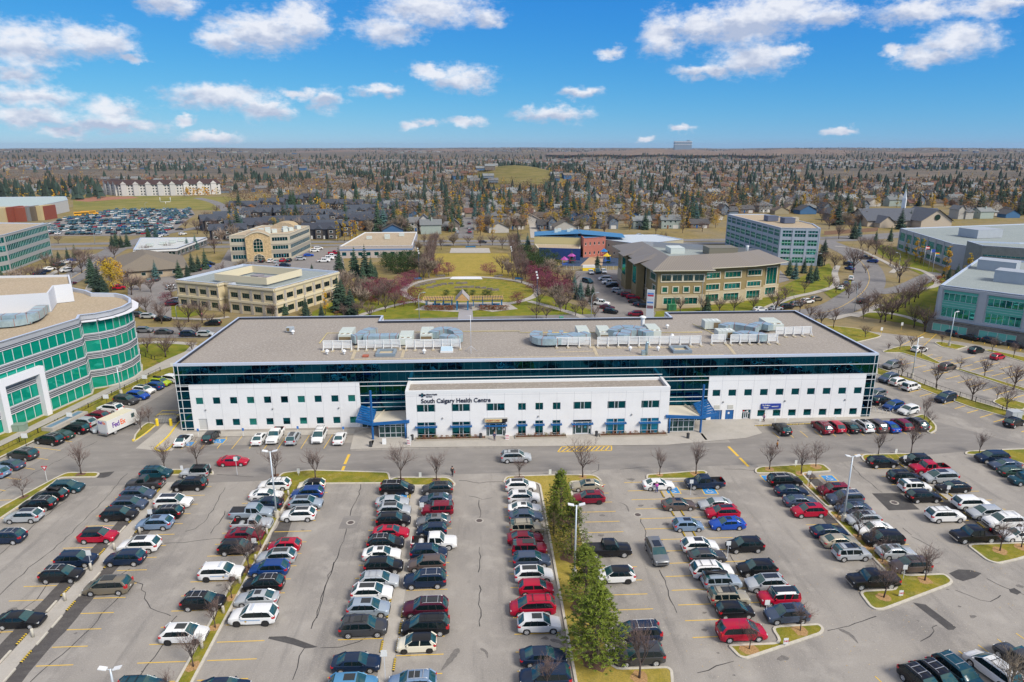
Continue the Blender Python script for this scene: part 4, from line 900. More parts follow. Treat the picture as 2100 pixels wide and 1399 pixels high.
g=G(928,977); person(g.x,g.y,1.4,'person in a black coat with a red bag walking across the lane',(.02,.02,.025),(.02,.02,.03),(.03,.02,.02),coat=True,carry=(.45,.05,.05))
g=G(1346,1010); person(g.x,g.y-.1,1.5,'person in a magenta jacket and blue jeans leaning into the white sedan',(.48,.02,.38),(.02,.05,.22),(.30,.28,.26),stride=.06,bend=.22)
g=G(1593,922); person(g.x,g.y,2.6,'person in an orange jacket standing behind a bare tree on the lane',(.50,.20,.02),(.12,.05,.04),(.05,.03,.02))
g=G(1566,866); person(g.x,g.y,3.1,'person in a pink coat on the sidewalk before the right wing',(.55,.25,.38),(.03,.02,.04),(.30,.20,.12),coat=True,z=.05)
g=G(874,1172); person(g.x-.2,g.y+.4,0,'person in a red jacket between two parked cars in the central row',(.50,.03,.03),(.03,.03,.05),(.05,.03,.02),stride=.05)
g=G(415,652); person(g.x,g.y,0,'person in bright pink on the path before the cream office',(.60,.05,.20),(.05,.04,.06),(.05,.03,.02))
# ================================================================ BUILDINGS
GL1=mat('glass_teal',(0.004,0.05,0.065),0.03,metal=0.0,spec=1.0,coat=1.0,tint=(0.35,0.95,1.0))
GL1.node_tree.nodes['Principled BSDF'].inputs['Metallic'].default_value=0.0
def mirror_glass(name,tintc,base,f=0.55,rough=0.015,warp=0.02):
    m=bpy.data.materials.new(name); m.use_nodes=True; t=m.node_tree; t.nodes.clear(); o=t.nodes.new('ShaderNodeOutputMaterial')
    d=t.nodes.new('ShaderNodeBsdfDiffuse'); d.inputs[0].default_value=(*base,1); g=t.nodes.new('ShaderNodeBsdfGlossy'); g.inputs[0].default_value=(*tintc,1); g.inputs['Roughness'].default_value=rough
    x=t.nodes.new('ShaderNodeMixShader'); x.inputs[0].default_value=f; t.links.new(d.outputs[0],x.inputs[1]); t.links.new(g.outputs[0],x.inputs[2]); t.links.new(x.outputs[0],o.inputs[0])
    if warp:
        n=t.nodes.new('ShaderNodeTexNoise'); n.inputs['Scale'].default_value=0.6; n.inputs['Detail'].default_value=2; gm=t.nodes.new('ShaderNodeNewGeometry'); t.links.new(gm.outputs['Position'],n.inputs['Vector'])
        b=t.nodes.new('ShaderNodeBump'); b.inputs['Strength'].default_value=warp; b.inputs['Distance'].default_value=1.0; t.links.new(n.outputs['Fac'],b.inputs['Height']); t.links.new(b.outputs[0],g.inputs['Normal'])
    MATS[name]=m; return m
GLM=mirror_glass('curtain_wall_glass',(0.008,0.105,0.175),(0.0,0.004,0.010),0.75)
GLW=mirror_glass('window_glass',(0.02,0.22,0.27),(0.0,0.026,0.034),0.55)
GLB=mirror_glass('blue_blind_glass',(0.10,0.5,0.6),(0.004,0.17,0.30),0.25)
GLA=mirror_glass('green_glass',(0.12,0.58,0.50),(0.004,0.31,0.21),0.28,warp=0.01)
GLT=mirror_glass('teal_glass',(0.10,0.55,0.50),(0.004,0.12,0.11),0.45,warp=0.01)
GLD=mirror_glass('dark_glass',(0.15,0.30,0.32),(0.006,0.02,0.022),0.35,warp=0.01)
PAN=ground_mat('white_panel',[(0.83,0.825,0.81),(0.76,0.755,0.74),(0.86,0.855,0.84)],[(0.15,0.15,0.5),(1.5,1.5,.3)],[0.5,0.4],rough=0.8)
JNT=mat('panel_joint',(0.50,0.51,0.52),0.8)
ALU=mat('aluminium_pale',(0.68,0.71,0.75),0.4,metal=0.2)
CAP=mat('parapet_cap',(0.66,0.72,0.82),0.35,metal=0.3)
def gravel(name,a,b,c):
    return ground_mat(name,[a,b,c,tuple(v*.55 for v in a)],[(0.08,0.08,1),(2.2,2.2,2.2),(5,5,5)],[0.5,0.8,0.7],stops=[(0.4,0.6),(0.5,0.62),(0.56,0.66)])
GRV=gravel('roof_gravel',(0.34,0.305,0.265),(0.29,0.26,0.225),(0.44,0.40,0.35))
GRV2=gravel('roof_gravel_tan',(0.44,0.35,0.24),(0.38,0.31,0.21),(0.55,0.46,0.33))
MEMB=gravel('roof_membrane',(0.30,0.34,0.33),(0.26,0.30,0.29),(0.36,0.40,0.39))
BLUEM=mat('blue_steel',(0.008,0.11,0.33),0.4,spec=0.6)
GALV=mat('galvanised_duct',(0.42,0.54,0.57),0.35,metal=0.45,var=0.15,scale=1.2)
UNIT=mat('air_unit_casing',(0.60,0.65,0.60),0.5)
WST=mat('white_steel',(0.80,0.81,0.80),0.45)
DKL=mat('dark_metal_flashing',(0.03,0.035,0.05),0.5)
def wall_holes(mb,a,b,z0,z1,holes,m,rev=0.18,mr=None):
    """vertical wall from a to b (outside on the right hand), with real openings"""
    a=Vector((a[0],a[1],0));b=Vector((b[0],b[1],0)); d=(b-a); Lw=d.length; d.normalize(); n=Vector((d.y,-d.x,0))
    S=sorted(set([0,Lw]+[v for h in holes for v in h[:2]])); Z=sorted(set([z0,z1]+[v for h in holes for v in h[2:4]]))
    for i in range(len(S)-1):
        for j in range(len(Z)-1):
            sm,zm=(S[i]+S[i+1])/2,(Z[j]+Z[j+1])/2
            if any(h[0]<sm<h[1] and h[2]<zm<h[3] for h in holes): continue
            p,q=a+d*S[i],a+d*S[i+1]; mb.quad((p.x,p.y,Z[j]),(q.x,q.y,Z[j]),(q.x,q.y,Z[j+1]),(p.x,p.y,Z[j+1]),m)
    for h in holes:
        p,q=a+d*h[0],a+d*h[1]; pi,qi=p-n*rev,q-n*rev; u,v=h[2],h[3]; mm=mr or m
        mb.quad((p.x,p.y,u),(pi.x,pi.y,u),(pi.x,pi.y,v),(p.x,p.y,v),mm); mb.quad((qi.x,qi.y,u),(q.x,q.y,u),(q.x,q.y,v),(qi.x,qi.y,v),mm)
        mb.quad((p.x,p.y,u),(q.x,q.y,u),(qi.x,qi.y,u),(pi.x,pi.y,u),mm); mb.quad((p.x,p.y,v),(pi.x,pi.y,v),(qi.x,qi.y,v),(q.x,q.y,v),mm)
def frame_at(a,b):
    a=Vector((a[0],a[1],0));b=Vector((b[0],b[1],0)); d=(b-a).normalized(); return a,d,Vector((d.y,-d.x,0))
def wbox(mb,a,b,s0,s1,o0,o1,z0,z1,m):
    A,d,n=frame_at(a,b)
    P=[A+d*s+n*o for s,o in((s0,o0),(s1,o0),(s1,o1),(s0,o1))]
    vs=[(p.x,p.y,z0) for p in P]+[(p.x,p.y,z1) for p in P]
    mb.add(vs,[(0,1,2,3),(7,6,5,4),(1,0,4,5),(2,1,5,6),(3,2,6,7),(0,3,7,4)],m)
def window(par,a,b,s0,s1,z0,z1,glass=None,fr=None,off=-0.14,nx=1,nz=1,fw=.06,name='window',zs=None,outer=True):
    """pane with a frame round it; offset measured outwards from the wall plane"""
    A,d,n=frame_at(a,b); g=MB(); p,q=A+d*s0+n*off,A+d*s1+n*off
    g.quad((p.x,p.y,z0),(q.x,q.y,z0),(q.x,q.y,z1),(p.x,p.y,z1),glass); o=g.build(name,par)
    f=MB(); fr=fr or ALU; o0,o1=off+.005,off+.07
    if outer:
        wbox(f,a,b,s0,s1,o0,o1,z0,z0+fw,fr); wbox(f,a,b,s0,s1,o0,o1,z1-fw,z1,fr); wbox(f,a,b,s0,s0+fw,o0,o1,z0+fw,z1-fw,fr); wbox(f,a,b,s1-fw,s1,o0,o1,z0+fw,z1-fw,fr)
    for i in range(1,nx): s=s0+(s1-s0)*i/nx; wbox(f,a,b,s-fw/2,s+fw/2,o0,o1-.005,z0+fw,z1-fw,fr)
    for z in (zs or [z0+(z1-z0)*i/nz for i in range(1,nz)]): wbox(f,a,b,s0+fw,s1-fw,o0,o1-.01,z-fw/2,z+fw/2,fr)
    if f.f: f.build('frame',o)
    return o
# ---------------------------------------------------------------- health centre
hc=thing('health_centre','long low white health centre with dark teal glass top storey behind the parking lot','building',(0,0,0))
XL,XR,YF,YB,HT=-54.3,74.9,118.5,153.3,12.75
YM=148.4; OUT=[(XL,YF),(XR,YF),(XR,YB),(43.6,YB),(43.6,YM),(-21.6,YM),(-21.6,YB),(XL,YB)]
# window layout, from the photograph, in metres along the front
up=[(-51.2+k*3.027,-49.85+k*3.027) for k in range(10)]; lo=[(-48.15+k*3.033,-46.8+k*3.033) for k in range(9)]
holesL=[(a-XL,b-XL,4.98,6.32) for a,b in up]+[(a-XL,b-XL,.75,2.1) for a,b in lo]+[(-51.15-XL,-49.6-XL,.05,2.2)]
PLX0,PLX1=-52.1,-21.7; PRX0,PRX1=42.95,73.1
upR=[(43.8+k*3.03,45.3+k*3.03) for k in range(10)]; loR=[(52.8+k*2.99,54.3+k*2.99) for k in range(7)]
w_=MB()
wall_holes(w_,(PLX0,YF),(PLX1,YF),0,8.75,[(a-PLX0+XL,b-PLX0+XL,c,d) for a,b,c,d in holesL],PAN)
hR=[(a-PRX0,b-PRX0,4.72,6.05) for a,b in upR]+[(a-PRX0,b-PRX0,.48,1.82) for a,b in loR]+[(.9,3.0,.02,1.95),(3.65,5.25,.02,1.95),(6.9,8.55,.02,1.95)]
hR=[h for h in hR if not (h[0]<.9)]+[]
hR+= [(43.8-PRX0+.0,45.3-PRX0,4.72,6.05)]
hR=[h for i,h in enumerate(hR) if h not in hR[:i]]
wall_holes(w_,(PRX0,YF),(PRX1,YF),0,8.7,hR,PAN)
# panel joints
def joints_on(mb,a,b,svals,zvals,L_,z1,off=.004,zc=None):
    for s in svals: wbox(mb,a,b,s-.02,s+.02,-.01,off,0.02,z1-.02,JNT)
    for z in zvals: wbox(mb,a,b,.02,L_-.02,-.01,off-.001,z-.02,z+.02,JNT)
jt=MB()
joints_on(jt,(PLX0,YF),(PLX1,YF),[2.4+k*3.03 for k in range(10)],[7.9],PLX1-PLX0,8.75); joints_on(jt,(PRX0,YF),(PRX1,YF),[2.6+k*3.03 for k in range(9)],[7.8],PRX1-PRX0,8.7)
for (a,b) in((PLX0,PLX1),(PRX0,PRX1)):
    pass
w_.add([(PLX0,YF,0),(PLX0,YF+.3,0),(PLX0,YF+.3,8.75),(PLX0,YF,8.75)],[(0,1,2,3)],PAN); w_.add([(PLX1,YF,0),(PLX1,YF+.3,0),(PLX1,YF+.3,8.75),(PLX1,YF,8.75)],[(3,2,1,0)],PAN)
w_.add([(PRX0,YF,0),(PRX0,YF+.3,0),(PRX0,YF+.3,8.7),(PRX0,YF,8.7)],[(0,1,2,3)],PAN); w_.add([(PRX1,YF,0),(PRX1,YF+.3,0),(PRX1,YF+.3,8.7),(PRX1,YF,8.7)],[(3,2,1,0)],PAN)
for x0,x1,z in((PLX0,PLX1,8.75),(PRX0,PRX1,8.7)): w_.quad((x0,YF,z),(x1,YF,z),(x1,YF+.3,z),(x0,YF+.3,z),PAN)
# rear walls (plain)
for a,b in(((43.6,YB),(43.6,YM)),((43.6,YM),(-21.6,YM)),((-21.6,YM),(-21.6,YB)),((-21.6,YB),(XL,YB)),((XR,YB),(43.6,YB))): wall_holes(w_,a,b,0,HT-.3,[],PAN)
# entrance block
BX0,BX1,BY,BH=-12.85,34.0,112.85,8.85
wide=[-11.0,-4.87,1.25,16.72,22.82,28.92]; sml=[6.85,9.92,13.02]
hb=[(x-BX0,x+3.28-BX0,4.92,6.35) for x in wide]+[(x-BX0,x+1.43-BX0,4.92,6.3) for x in sml]
hb+=[(x-BX0,x+3.35-BX0,.04,3.0) for x in(-11.05,-4.9,22.75,28.92)]+[(x-BX0,x+1.45-BX0,.1,2.95) for x in sml]+[(1.2-BX0,4.7-BX0,.02,2.95),(16.7-BX0,20.1-BX0,.02,2.9)]
wall_holes(w_,(BX0,BY),(BX1,BY),0,BH,hb,PAN)
wall_holes(w_,(BX0,YF),(BX0,BY),0,BH,[],PAN); wall_holes(w_,(BX1,BY),(BX1,YF),0,BH,[],PAN)
joints_on(jt,(BX0,BY),(BX1,BY),[1.9+k*3.09 for k in range(15) if k not in()],[7.95],BX1-BX0,BH)
hcw=w_.build('wall',hc); jt.build('panel_joint_lines',hc)
def pane(*a,**k): return window(hc,*a,**k)
GLR=[GLW,GLW,GLW,GLT,GLW]
for i,h in enumerate(holesL[:-1]): pane((XL,YF),(XR,YF),h[0],h[1],h[2],h[3],GLW if i%3 else GLT)
for h in hR:
    if h[2]>4 or abs(h[2]-.48)<.01: pane((PRX0,YF),(PRX1,YF),h[0],h[1],h[2],h[3],GLW)
for i,h in enumerate(hb):
    if h[2]>4: pane((BX0,BY),(BX1,BY),*h,GLW,nx=1)
    elif i<len(hb)-2: pane((BX0,BY),(BX1,BY),*h,(GLB if h[0]>30 else GLW),zs=[2.3,.62] if h[1]-h[0]>2 else [2.3,.45])
# doubled mullions of the wide windows
for h in hb[:6]+hb[9:13]:
    c=(h[0]+h[1])/2; m_=MB()
    for s in(-.32,.32): wbox(m_,(BX0,BY),(BX1,BY),c+s-.05,c+s+.05,-.13,-.04,h[2],h[3],ALU)
    wbox(m_,(BX0,BY),(BX1,BY),c-.27,c+.27,-.135,-.10,h[2],h[3],GLD); m_.build('mullion',hc)
# roller door and side doors
d_=MB()
for k in range(10): wbox(d_,(XL,YF),(XR,YF),holesL[-1][0],holesL[-1][1],-.16,-.13+.02*(k%2),.05+k*.215,.05+(k+1)*.215,mat('roller_door',(0.60,0.60,0.57),.6))
d_.build('roller_door',hc)
for s0,s1,c_ in((.9,3.0,BLUEM),(3.65,5.25,BLUEM)):
    d_=MB(); wbox(d_,(PRX0,YF),(PRX1,YF),s0,s1,-.16,-.1,.02,1.95,c_); wbox(d_,(PRX0,YF),(PRX1,YF),(s0+s1)/2-.02,(s0+s1)/2+.02,-.1,-.09,.05,1.9,TRIM); wbox(d_,(PRX0,YF),(PRX1,YF),s0+.5,s0+.85,-.1,-.088,1.1,1.5,PLATE); d_.build('door',hc)
def glazed_door(a,b,s0,s1,z1,side=.55):
    o=window(hc,a,b,s0,s1,.03,z1,GLD,ALU,off=-.3,nx=1,name='entrance_door',outer=True)
    f=MB(); c=(s0+s1)/2; zt=z1-.55
    wbox(f,a,b,s0+.06,s1-.06,-.295,-.2,zt,zt+.1,ALU)
    for s in(s0+side,s1-side,c): wbox(f,a,b,s-.06,s+.06,-.295,-.2,.03,zt,ALU)
    for s in(s0+side+.06,c+.06): wbox(f,a,b,s,s+(c-s0-side-.12),-.295,-.22,.03,.25,ALU)
    f.build('frame',o); q=MB()
    for s,z,w2,h2,m_ in((s0+side+.45,1.35,.35,.35,PLATE),(c+.4,1.25,.4,.4,mat('notice_teal',(.1,.5,.6),.6)),(s0+.2,1.5,.25,.3,TLM),(s1-.4,1.1,.25,.5,PLATE)): wbox(q,a,b,s,s+w2,-.19,-.185,z,z+h2,m_)
    q.build('notice',o); return o
glazed_door((BX0,BY),(BX1,BY),hb[-2][0],hb[-2][1],2.9); glazed_door((BX0,BY),(BX1,BY),hb[-1][0],hb[-1][1],2.85)
glazed_door((PRX0,YF),(PRX1,YF),6.9,8.55,1.9,side=.45)
# blue sunshades over the ground-floor openings
for h in hb[9:]:
    s0,s1=h[0]-.25,h[1]+.25; q=MB(); wbox(q,(BX0,BY),(BX1,BY),s0,s1,.02,.52,2.18,2.24,BLUEM); wbox(q,(BX0,BY),(BX1,BY),s0,s1,.50,.58,2.12,2.34,BLUEM)
    for s in(s0+.02,s1-.12): wbox(q,(BX0,BY),(BX1,BY),s,s+.1,.0,.6,2.16,2.38,BLUEM)
    q.build('sunshade',hc)
# upper curtain wall: glass plane with white horizontal bars and thin mullions
cw=MB(); CA_,CB_=(XL,YF),(XR,YF); LW=XR-XL
wbox(cw,CA_,CB_,0,LW,-.35,-.02,8.72,12.35,GLM)
wbox(cw,CA_,CB_,0,PLX0-XL,-.35,-.02,0,8.72,GLM); wbox(cw,CA_,CB_,PLX1-XL,BX0-XL+.5,-.35,-.03,2.9,8.72,GLM); wbox(cw,CA_,CB_,BX1-XL-.5,PRX0-XL,-.35,-.03,2.9,8.72,GLM); wbox(cw,CA_,CB_,PRX1-XL,LW,-.35,-.02,0,8.72,GLM)
for s,e,x in((-1,0,XL),(1,0,XR)):
    if s<0: wbox(cw,(XL,YB),(XL,YF),0,YB-YF,-.35,-.02,0,12.35,GLM)
    else: wbox(cw,(XR,YF),(XR,YB),0,YB-YF,-.35,-.02,0,12.35,GLM)
cwo=cw.build('curtain_wall',hc)
br=MB()
for z in(10.70,8.78): wbox(br,CA_,CB_,-.04,LW+.04,-.02,.05,z-.045,z+.045,WST)
wbox(br,CA_,CB_,BX0-XL,BX1-XL,-.02,.06,9.28,9.38,WST)
for (s0,s1) in((PLX1-XL,BX0-XL),(BX1-XL,PRX0-XL)):
    for z in(8.0,6.2,4.75,3.9,2.95): wbox(br,CA_,CB_,s0,s1,-.03,.05,z-.045,z+.045,WST)
for (s0,s1) in((0,PLX0-XL),(PRX1-XL,LW)):
    for z in(8.5,7.6,5.9,4.3,3.4,1.9,.4): wbox(br,CA_,CB_,s0-.02,s1,-.02,.05,z-.04,z+.04,WST)
for s in(.72,LW-.72,.0,LW-.06): wbox(br,CA_,CB_,s,s+.07,-.02,.06,0,12.3,WST)
for (a_,b_) in(((XL,YB),(XL,YF)),((XR,YF),(XR,YB))):
    for z in(10.7,8.78,7.6,5.9,4.3,3.4,1.9,.4): wbox(br,a_,b_,0,YB-YF,-.02,.05,z-.045,z+.045,WST)
br.build('glazing_bar',cwo)
ml=MB(); MD=mat('teal_mullion',(0.005,0.055,0.075),.4)
for k in range(1,int(LW/1.52)+1):
    s=k*1.52; wbox(ml,CA_,CB_,s-.03,s+.03,-.02,.015,9.0,12.3,MD)
for k in range(1,6):
    for s0,sp in((PLX1-XL,1.5),(BX1-XL,1.5)): wbox(ml,CA_,CB_,s0+k*sp-.03,s0+k*sp+.03,-.03,.015,2.9,8.6,MD)
for k in range(1,22):
    s=k*1.55; wbox(ml,(XL,YB),(XL,YF),s-.03,s+.03,-.02,.015,0,12.3,MD); wbox(ml,(XR,YF),(XR,YB),s-.03,s+.03,-.02,.015,0,12.3,MD)
ml.build('mullion',cwo)
# main roof with parapet
rb=MB(); tri_poly(rb,OUT,12.25,GRV)
n=len(OUT); I=inset(OUT,.45); ZP=HT
rb.add([(p[0],p[1],12.3) for p in OUT]+[(p[0],p[1],ZP) for p in OUT]+[(p[0],p[1],ZP) for p in I]+[(p[0],p[1],12.2) for p in I],
 [(i,(i+1)%n,n+(i+1)%n,n+i) for i in range(n)]+[(n+i,n+(i+1)%n,2*n+(i+1)%n,2*n+i) for i in range(n)],CAP)
rb.add([(p[0],p[1],ZP-.01) for p in I]+[(p[0],p[1],12.2) for p in I],[(i,(i+1)%n,n+(i+1)%n,n+i) for i in range(n)],DKL)
ro=rb.build('roof',hc)
pv=MB(); PV=mat('roof_paver',(0.52,0.44,0.30),.9,var=.15,scale=2)
def pav(x0,y0,x1,y1,wd=.6):
    a,b=Vector((x0,y0,0)),Vector((x1,y1,0)); L_=(b-a).length; k=int(L_/.62)
    d=(b-a).normalized(); q=Vector((-d.y,d.x,0))*wd/2
    for i in range(k):
        s,e=a+d*(i*.62),a+d*(i*.62+.58); pv.quad(*[(v.x,v.y,12.285) for v in(s-q,e-q,e+q,s+q)],PV)
def RP(px,py,z=12.3): g=G(px,py,z); return g.x,g.y
pav(*RP(722,737),*RP(1490,727)); pav(*RP(722,737),*RP(733,706)); pav(*RP(824,733),*RP(832,706)); pav(*RP(1225,730),*RP(1214,704)); pav(*RP(1508,727),*RP(1486,700))
pav(*RP(672,716),*RP(838,714)); pav(*RP(1140,722),*RP(1220,720),.5); pav(*RP(1225,714),*RP(1436,712),.5)
pv.build('paving_path',ro)
# entrance-block roof
rb=MB(); rb.quad((BX0,BY,8.35),(BX1,BY,8.35),(BX1,YF,8.35),(BX0,YF,8.35),GRV)
for x0,x1,y0,y1 in((BX0-.02,BX1+.02,BY-.02,BY+.4),(BX0-.02,BX0+.45,BY+.4,YF-.02),(BX1-.45,BX1+.02,BY+.4,YF-.02)): rb.box(x0,x1,y0,y1,8.3,8.9,WST)
rb.box(BX0+.45,BX1-.45,YF-.4,YF-.04,8.35,8.75,WST)
rb.build('lower_roof',hc)
# raised return walls of the reveal either side (teal glass fins)
q=MB(); q.box(BX0-.1,BX0+.08,YF-.9,YF-.05,8.9,11.0,mat('fin_glass',(0.02,0.32,0.32),.2)); q.box(BX1-.08,BX1+.1,YF-.9,YF-.05,8.9,11.0,mat('fin_glass',(0.02,0.32,0.32),.2)); 
# lettering
LT=mat('sign_letter_navy',(0.012,0.012,0.035),.5)
text_obj('South Calgary Health Centre',1.13,LT,'lettering',hc,(-10.15,BY-.05,6.66),(math.pi/2,0,0),.018,.03,scx=.915)
lg=MB(); y=BY-.05
for cx,cz,hx,hz in((-9.9,8.31,.17,.19),(-9.9,7.94,.17,.19),(-10.28,8.12,.20,.15),(-9.52,8.12,.20,.15)): 
    s=1 if hx<.2 else 1
    lg.box(cx-hx,cx+hx,y-.03,y+.03,cz-hz,cz+hz,LT)
lg.box(-9.98,-9.90,y-.035,y+.03,7.95,8.3,mat('logo_teal',(0.0,.35,.42),.5)); lg.build('emblem',hc)
text_obj('Alberta Health',.40,LT,'lettering',hc,(-9.22,BY-.05,8.10),(math.pi/2,0,0),.008,.02,scx=.8); text_obj('Services',.40,LT,'lettering',hc,(-9.22,BY-.05,7.72),(math.pi/2,0,0),.008,.02,scx=.8)
q=MB(); q.box(.95,4.0,BY-.5,BY-.02,2.98,3.58,mat('sign_cream',(0.72,0.60,0.32),.5)); q.box(4.02,4.95,BY-.45,BY-.02,2.98,3.58,TRIM); q.box(.9,5.0,BY-.5,BY-.02,3.585,3.66,mat('stone_grey',(.4,.4,.38),.6)); us=q.build('urgent_care_sign',hc)
text_obj('URGENT CARE',.40,mat('sign_brown_red',(0.45,0.09,0.03),.5),'lettering',us,(1.08,BY-.515,3.13),(math.pi/2,0,0),.01,.01,scx=.93)
q=MB(); q.box(53.35,57.15,YF-.22,YF-.02,2.1,3.1,mat('sign_blue',(0.02,0.05,0.30),.5)); ps=q.build('pharmacy_sign',hc)
text_obj('The Medicine',.36,WHT,'lettering',ps,(53.5,YF-.235,2.70),(math.pi/2,0,0),.012,.01,scx=.8); text_obj('Shoppe',.38,WHT,'lettering',ps,(53.8,YF-.235,2.27),(math.pi/2,0,0),.012,.01,scx=.9); text_obj('PHARMACY',.26,WHT,'lettering',ps,(55.35,YF-.235,2.48),(math.pi/2,0,0),.01,.01,scx=.95)
# wall lamps, vents
for x,z,yy in[(-49.6,3.95,YF),(-37.6,3.95,YF),(-25.7,3.85,YF),(46.0,3.6,YF),(57.9,3.6,YF),(69.6,3.6,YF),(-6.5,3.75,BY),(10.5,3.75,BY),(27.3,3.75,BY)]:
    q=MB(); q.tube([(x,yy-.02,z),(x,yy-.16,z),(x,yy-.22,z)],[.16,.15,.08],mat('lamp_grey',(.30,.30,.30),.5),10); q.build('wall_lamp',hc)
for x in(44.3,46.9): q=MB(); q.box(x,x+1.1,YF-.05,YF+.02,2.2,2.95,mat('vent_beige',(.55,.54,.48),.7)); q.build('wall_vent',hc)
# ---------------------------------------------------------------- entrance canopies (part of the building)
def canopy(xb,sgn):
    """xb: inner end at the block's side wall; sgn -1 = left canopy, +1 = right canopy"""
    y0,y1=113.0,118.3; CR=mat('canopy_roof',(0.60,0.56,0.46),.8)
    xi,xm,xo=xb-sgn*.5,xb+sgn*6.0,xb+sgn*8.9
    q=MB(); n_=8; top=[]
    for i in range(n_+1):
        t=i/n_; x=xb+(xm-xb)*t; top.append((x,3.0+.15*math.sin(math.pi*(1-t)*.5),y0+.2+.3*(1-t)))
    for i in range(n_):
        a,b=top[i],top[i+1]; v=[(a[0],a[2],a[1]),(b[0],b[2],b[1]),(b[0],y1,b[1]+.05),(a[0],y1,a[1]+.05)]
        q.quad(*(v if sgn>0 else v[::-1]),CR)
    q.box(min(xb,xm),max(xb,xm),y0+.6,y1,2.75,2.85,WST)
    v=[(xm-sgn*1.5,y1-.3,3.6),(xm+sgn*.1,y0+.2,3.2),(xm+sgn*.1,y0+.2,3.0),(xm-sgn*1.5,y1-.3,3.0)]; q.quad(*v,CR); q.build('canopy_roof',hc)
    q=MB()
    def beam(p,r,h=.5,wd=.3):
        p,r=Vector(p),Vector(r); d=(r-p); dd=Vector((d.x,d.y,0)).normalized(); nn=Vector((-dd.y,dd.x,0))*wd/2
        vs=[p-nn,p+nn,r+nn,r-nn]; q.add([tuple(v) for v in vs]+[tuple(v+Vector((0,0,h))) for v in vs],[(0,1,2,3),(7,6,5,4),(0,4,5,1),(1,5,6,2),(2,6,7,3),(3,7,4,0)],BLUEM)
    beam((xi,y0-.25,3.05),(xm,y0-.5,2.75)); beam((xm,y0-.5,2.75),(xo,y0+.2,3.15))
    q.build('fascia_beam',hc)
    q=MB()
    for k in range(7):
        t=k/6; a=Vector((xm+sgn*.1,y0-.1+t*4.4,3.05+t*.6)); b=Vector((xo-sgn*.2*t,y0+.4+t*4.4,3.4+t*.9))
        d=Vector((0,.55,.05)); q.add([a,b,b+d,a+d,a-Vector((0,0,.12)),b-Vector((0,0,.12)),b+d-Vector((0,0,.12)),a+d-Vector((0,0,.12))],[(0,1,2,3),(7,6,5,4),(0,4,5,1),(1,5,6,2),(2,6,7,3),(3,7,4,0)],BLUEM)
    q.tube([(xo,y0+.3,3.35),(xo-sgn*.2,y0+5.0,4.3)],.12,BLUEM,4); q.tube([(xm,y0,3.0),(xm,y0+4.8,3.7)],.12,BLUEM,4)
    q.build('louvre_blades',hc)
    q=MB(); q.tube([(xm,y0-.3,0),(xm,y0-.3,9.2)],.20,BLUEM,10,smooth=False); q.build('mast',hc)
    xv0,xv1=sorted((xb,xb+sgn*5.0)); g_=MB(); g_.box(xv0+.02,xv1,113.4,118.3,0,2.6,GLD); v=g_.build('vestibule',hc); f=MB()
    L_=xv1-xv0
    for k in range(6): f.box(xv0+.02+k*(L_-.1)/5,xv0+.1+k*(L_-.1)/5,113.32,113.4,0,2.6,ALU)
    for z in(0.02,.85,2.1,2.5): f.box(xv0+.1,xv1,113.33,113.395,z,z+.08,ALU)
    f.build('frame',v)
    xw0,xw1=sorted((xb+sgn*5.0,xb+sgn*8.8)); g_=MB(); g_.box(xw0+.01,xw1,118.2,118.44,0,2.9,GLD); v=g_.build('vestibule',hc); f=MB()
    for k in range(5): f.box(xw0+.02+k*.96,xw0+.1+k*.96,118.12,118.2,0,2.9,ALU)
    for z in(0.02,.85,2.1,2.8): f.box(xw0+.1,xw1,118.13,118.195,z,z+.08,ALU)
    f.build('frame',v)
    q=MB(); q.tube([(xb+sgn*.25,112.75,0),(xb+sgn*.25,112.75,2.95)],.16,BLUEM,8); q.build('post',hc)
    return xm,y0
CM1=canopy(BX0,-1); CM2=canopy(BX1,1)
# the steel grate strips in front of the masts
for (xm_,y_) in(CM1,CM2):
    q=MB(); s=-1 if xm_<0 else 1; q.quad((xm_-.15,y_-3.6,.056),(xm_+.25,y_-3.6,.056),(xm_+.25,y_-.8,.056),(xm_-.15,y_-.8,.056),mat('drain_grate',(.12,.12,.13),.6)); tag(q.build('drain_grate'),kind='structure')
# ---------------------------------------------------------------- rooftop plant
RG='air handling units on the health centre roof'
ZR=12.28
def rbox(mb,x0,x1,y0,y1,z0,z1,m): mb.box(x0,x1,y0,y1,ZR+z0,ZR+z1,m)
FANM=mat('fan_dark',(.20,.15,.08),.7)
def air_unit(px0,px1,pyb,label,face=1):
    """box unit whose front foot runs from px0 to px1 at row pyb"""
    a=G(px0,pyb,ZR);b=G(px1,pyb,ZR); w2=(b.x-a.x); t=thing('air_handling_unit',label,'air handler',(a.x,a.y,ZR),0,RG)
    q=MB(); H2=1.75; D=5.2
    q.box(0,w2,1.2,D,.2,H2,UNIT); q.box(0.0,w2,0,1.2,.2,H2*.86,UNIT)
    for k in range(1,5): q.box(-.03,w2+.03,1.2+k*.8-.03,1.2+k*.8+.03,H2-.0,H2+.05,mat('unit_seam',(.45,.50,.47),.5))
    q.build('casing',t)
    q=MB(); q.box(.15,w2-.15,-.03,0.0,.35,H2*.62,FANM if face else UNIT); q.build('coil_grille',t)
    for sx in(.28,.72):
        q=MB(); q.tube([(w2*sx,.6,H2*.86),(w2*sx,.6,H2*.86+.06)],w2*.17,WST,14,smooth=False); q.tube([(w2*sx,.6,H2*.86+.061),(w2*sx,.6,H2*.86+.064)],w2*.14,FANM,14,smooth=False); q.build('fan',t)
    q=MB(); q.box(.05,w2-.05,.1,D-.1,0,.2,DKL); q.build('base_rail',t)
    return t
air_unit(694,721,702,'pale air unit with brown grille at the left end of the left roof cluster')
air_unit(818,845,710,'pale boxy air unit in the middle of the left roof cluster',0)
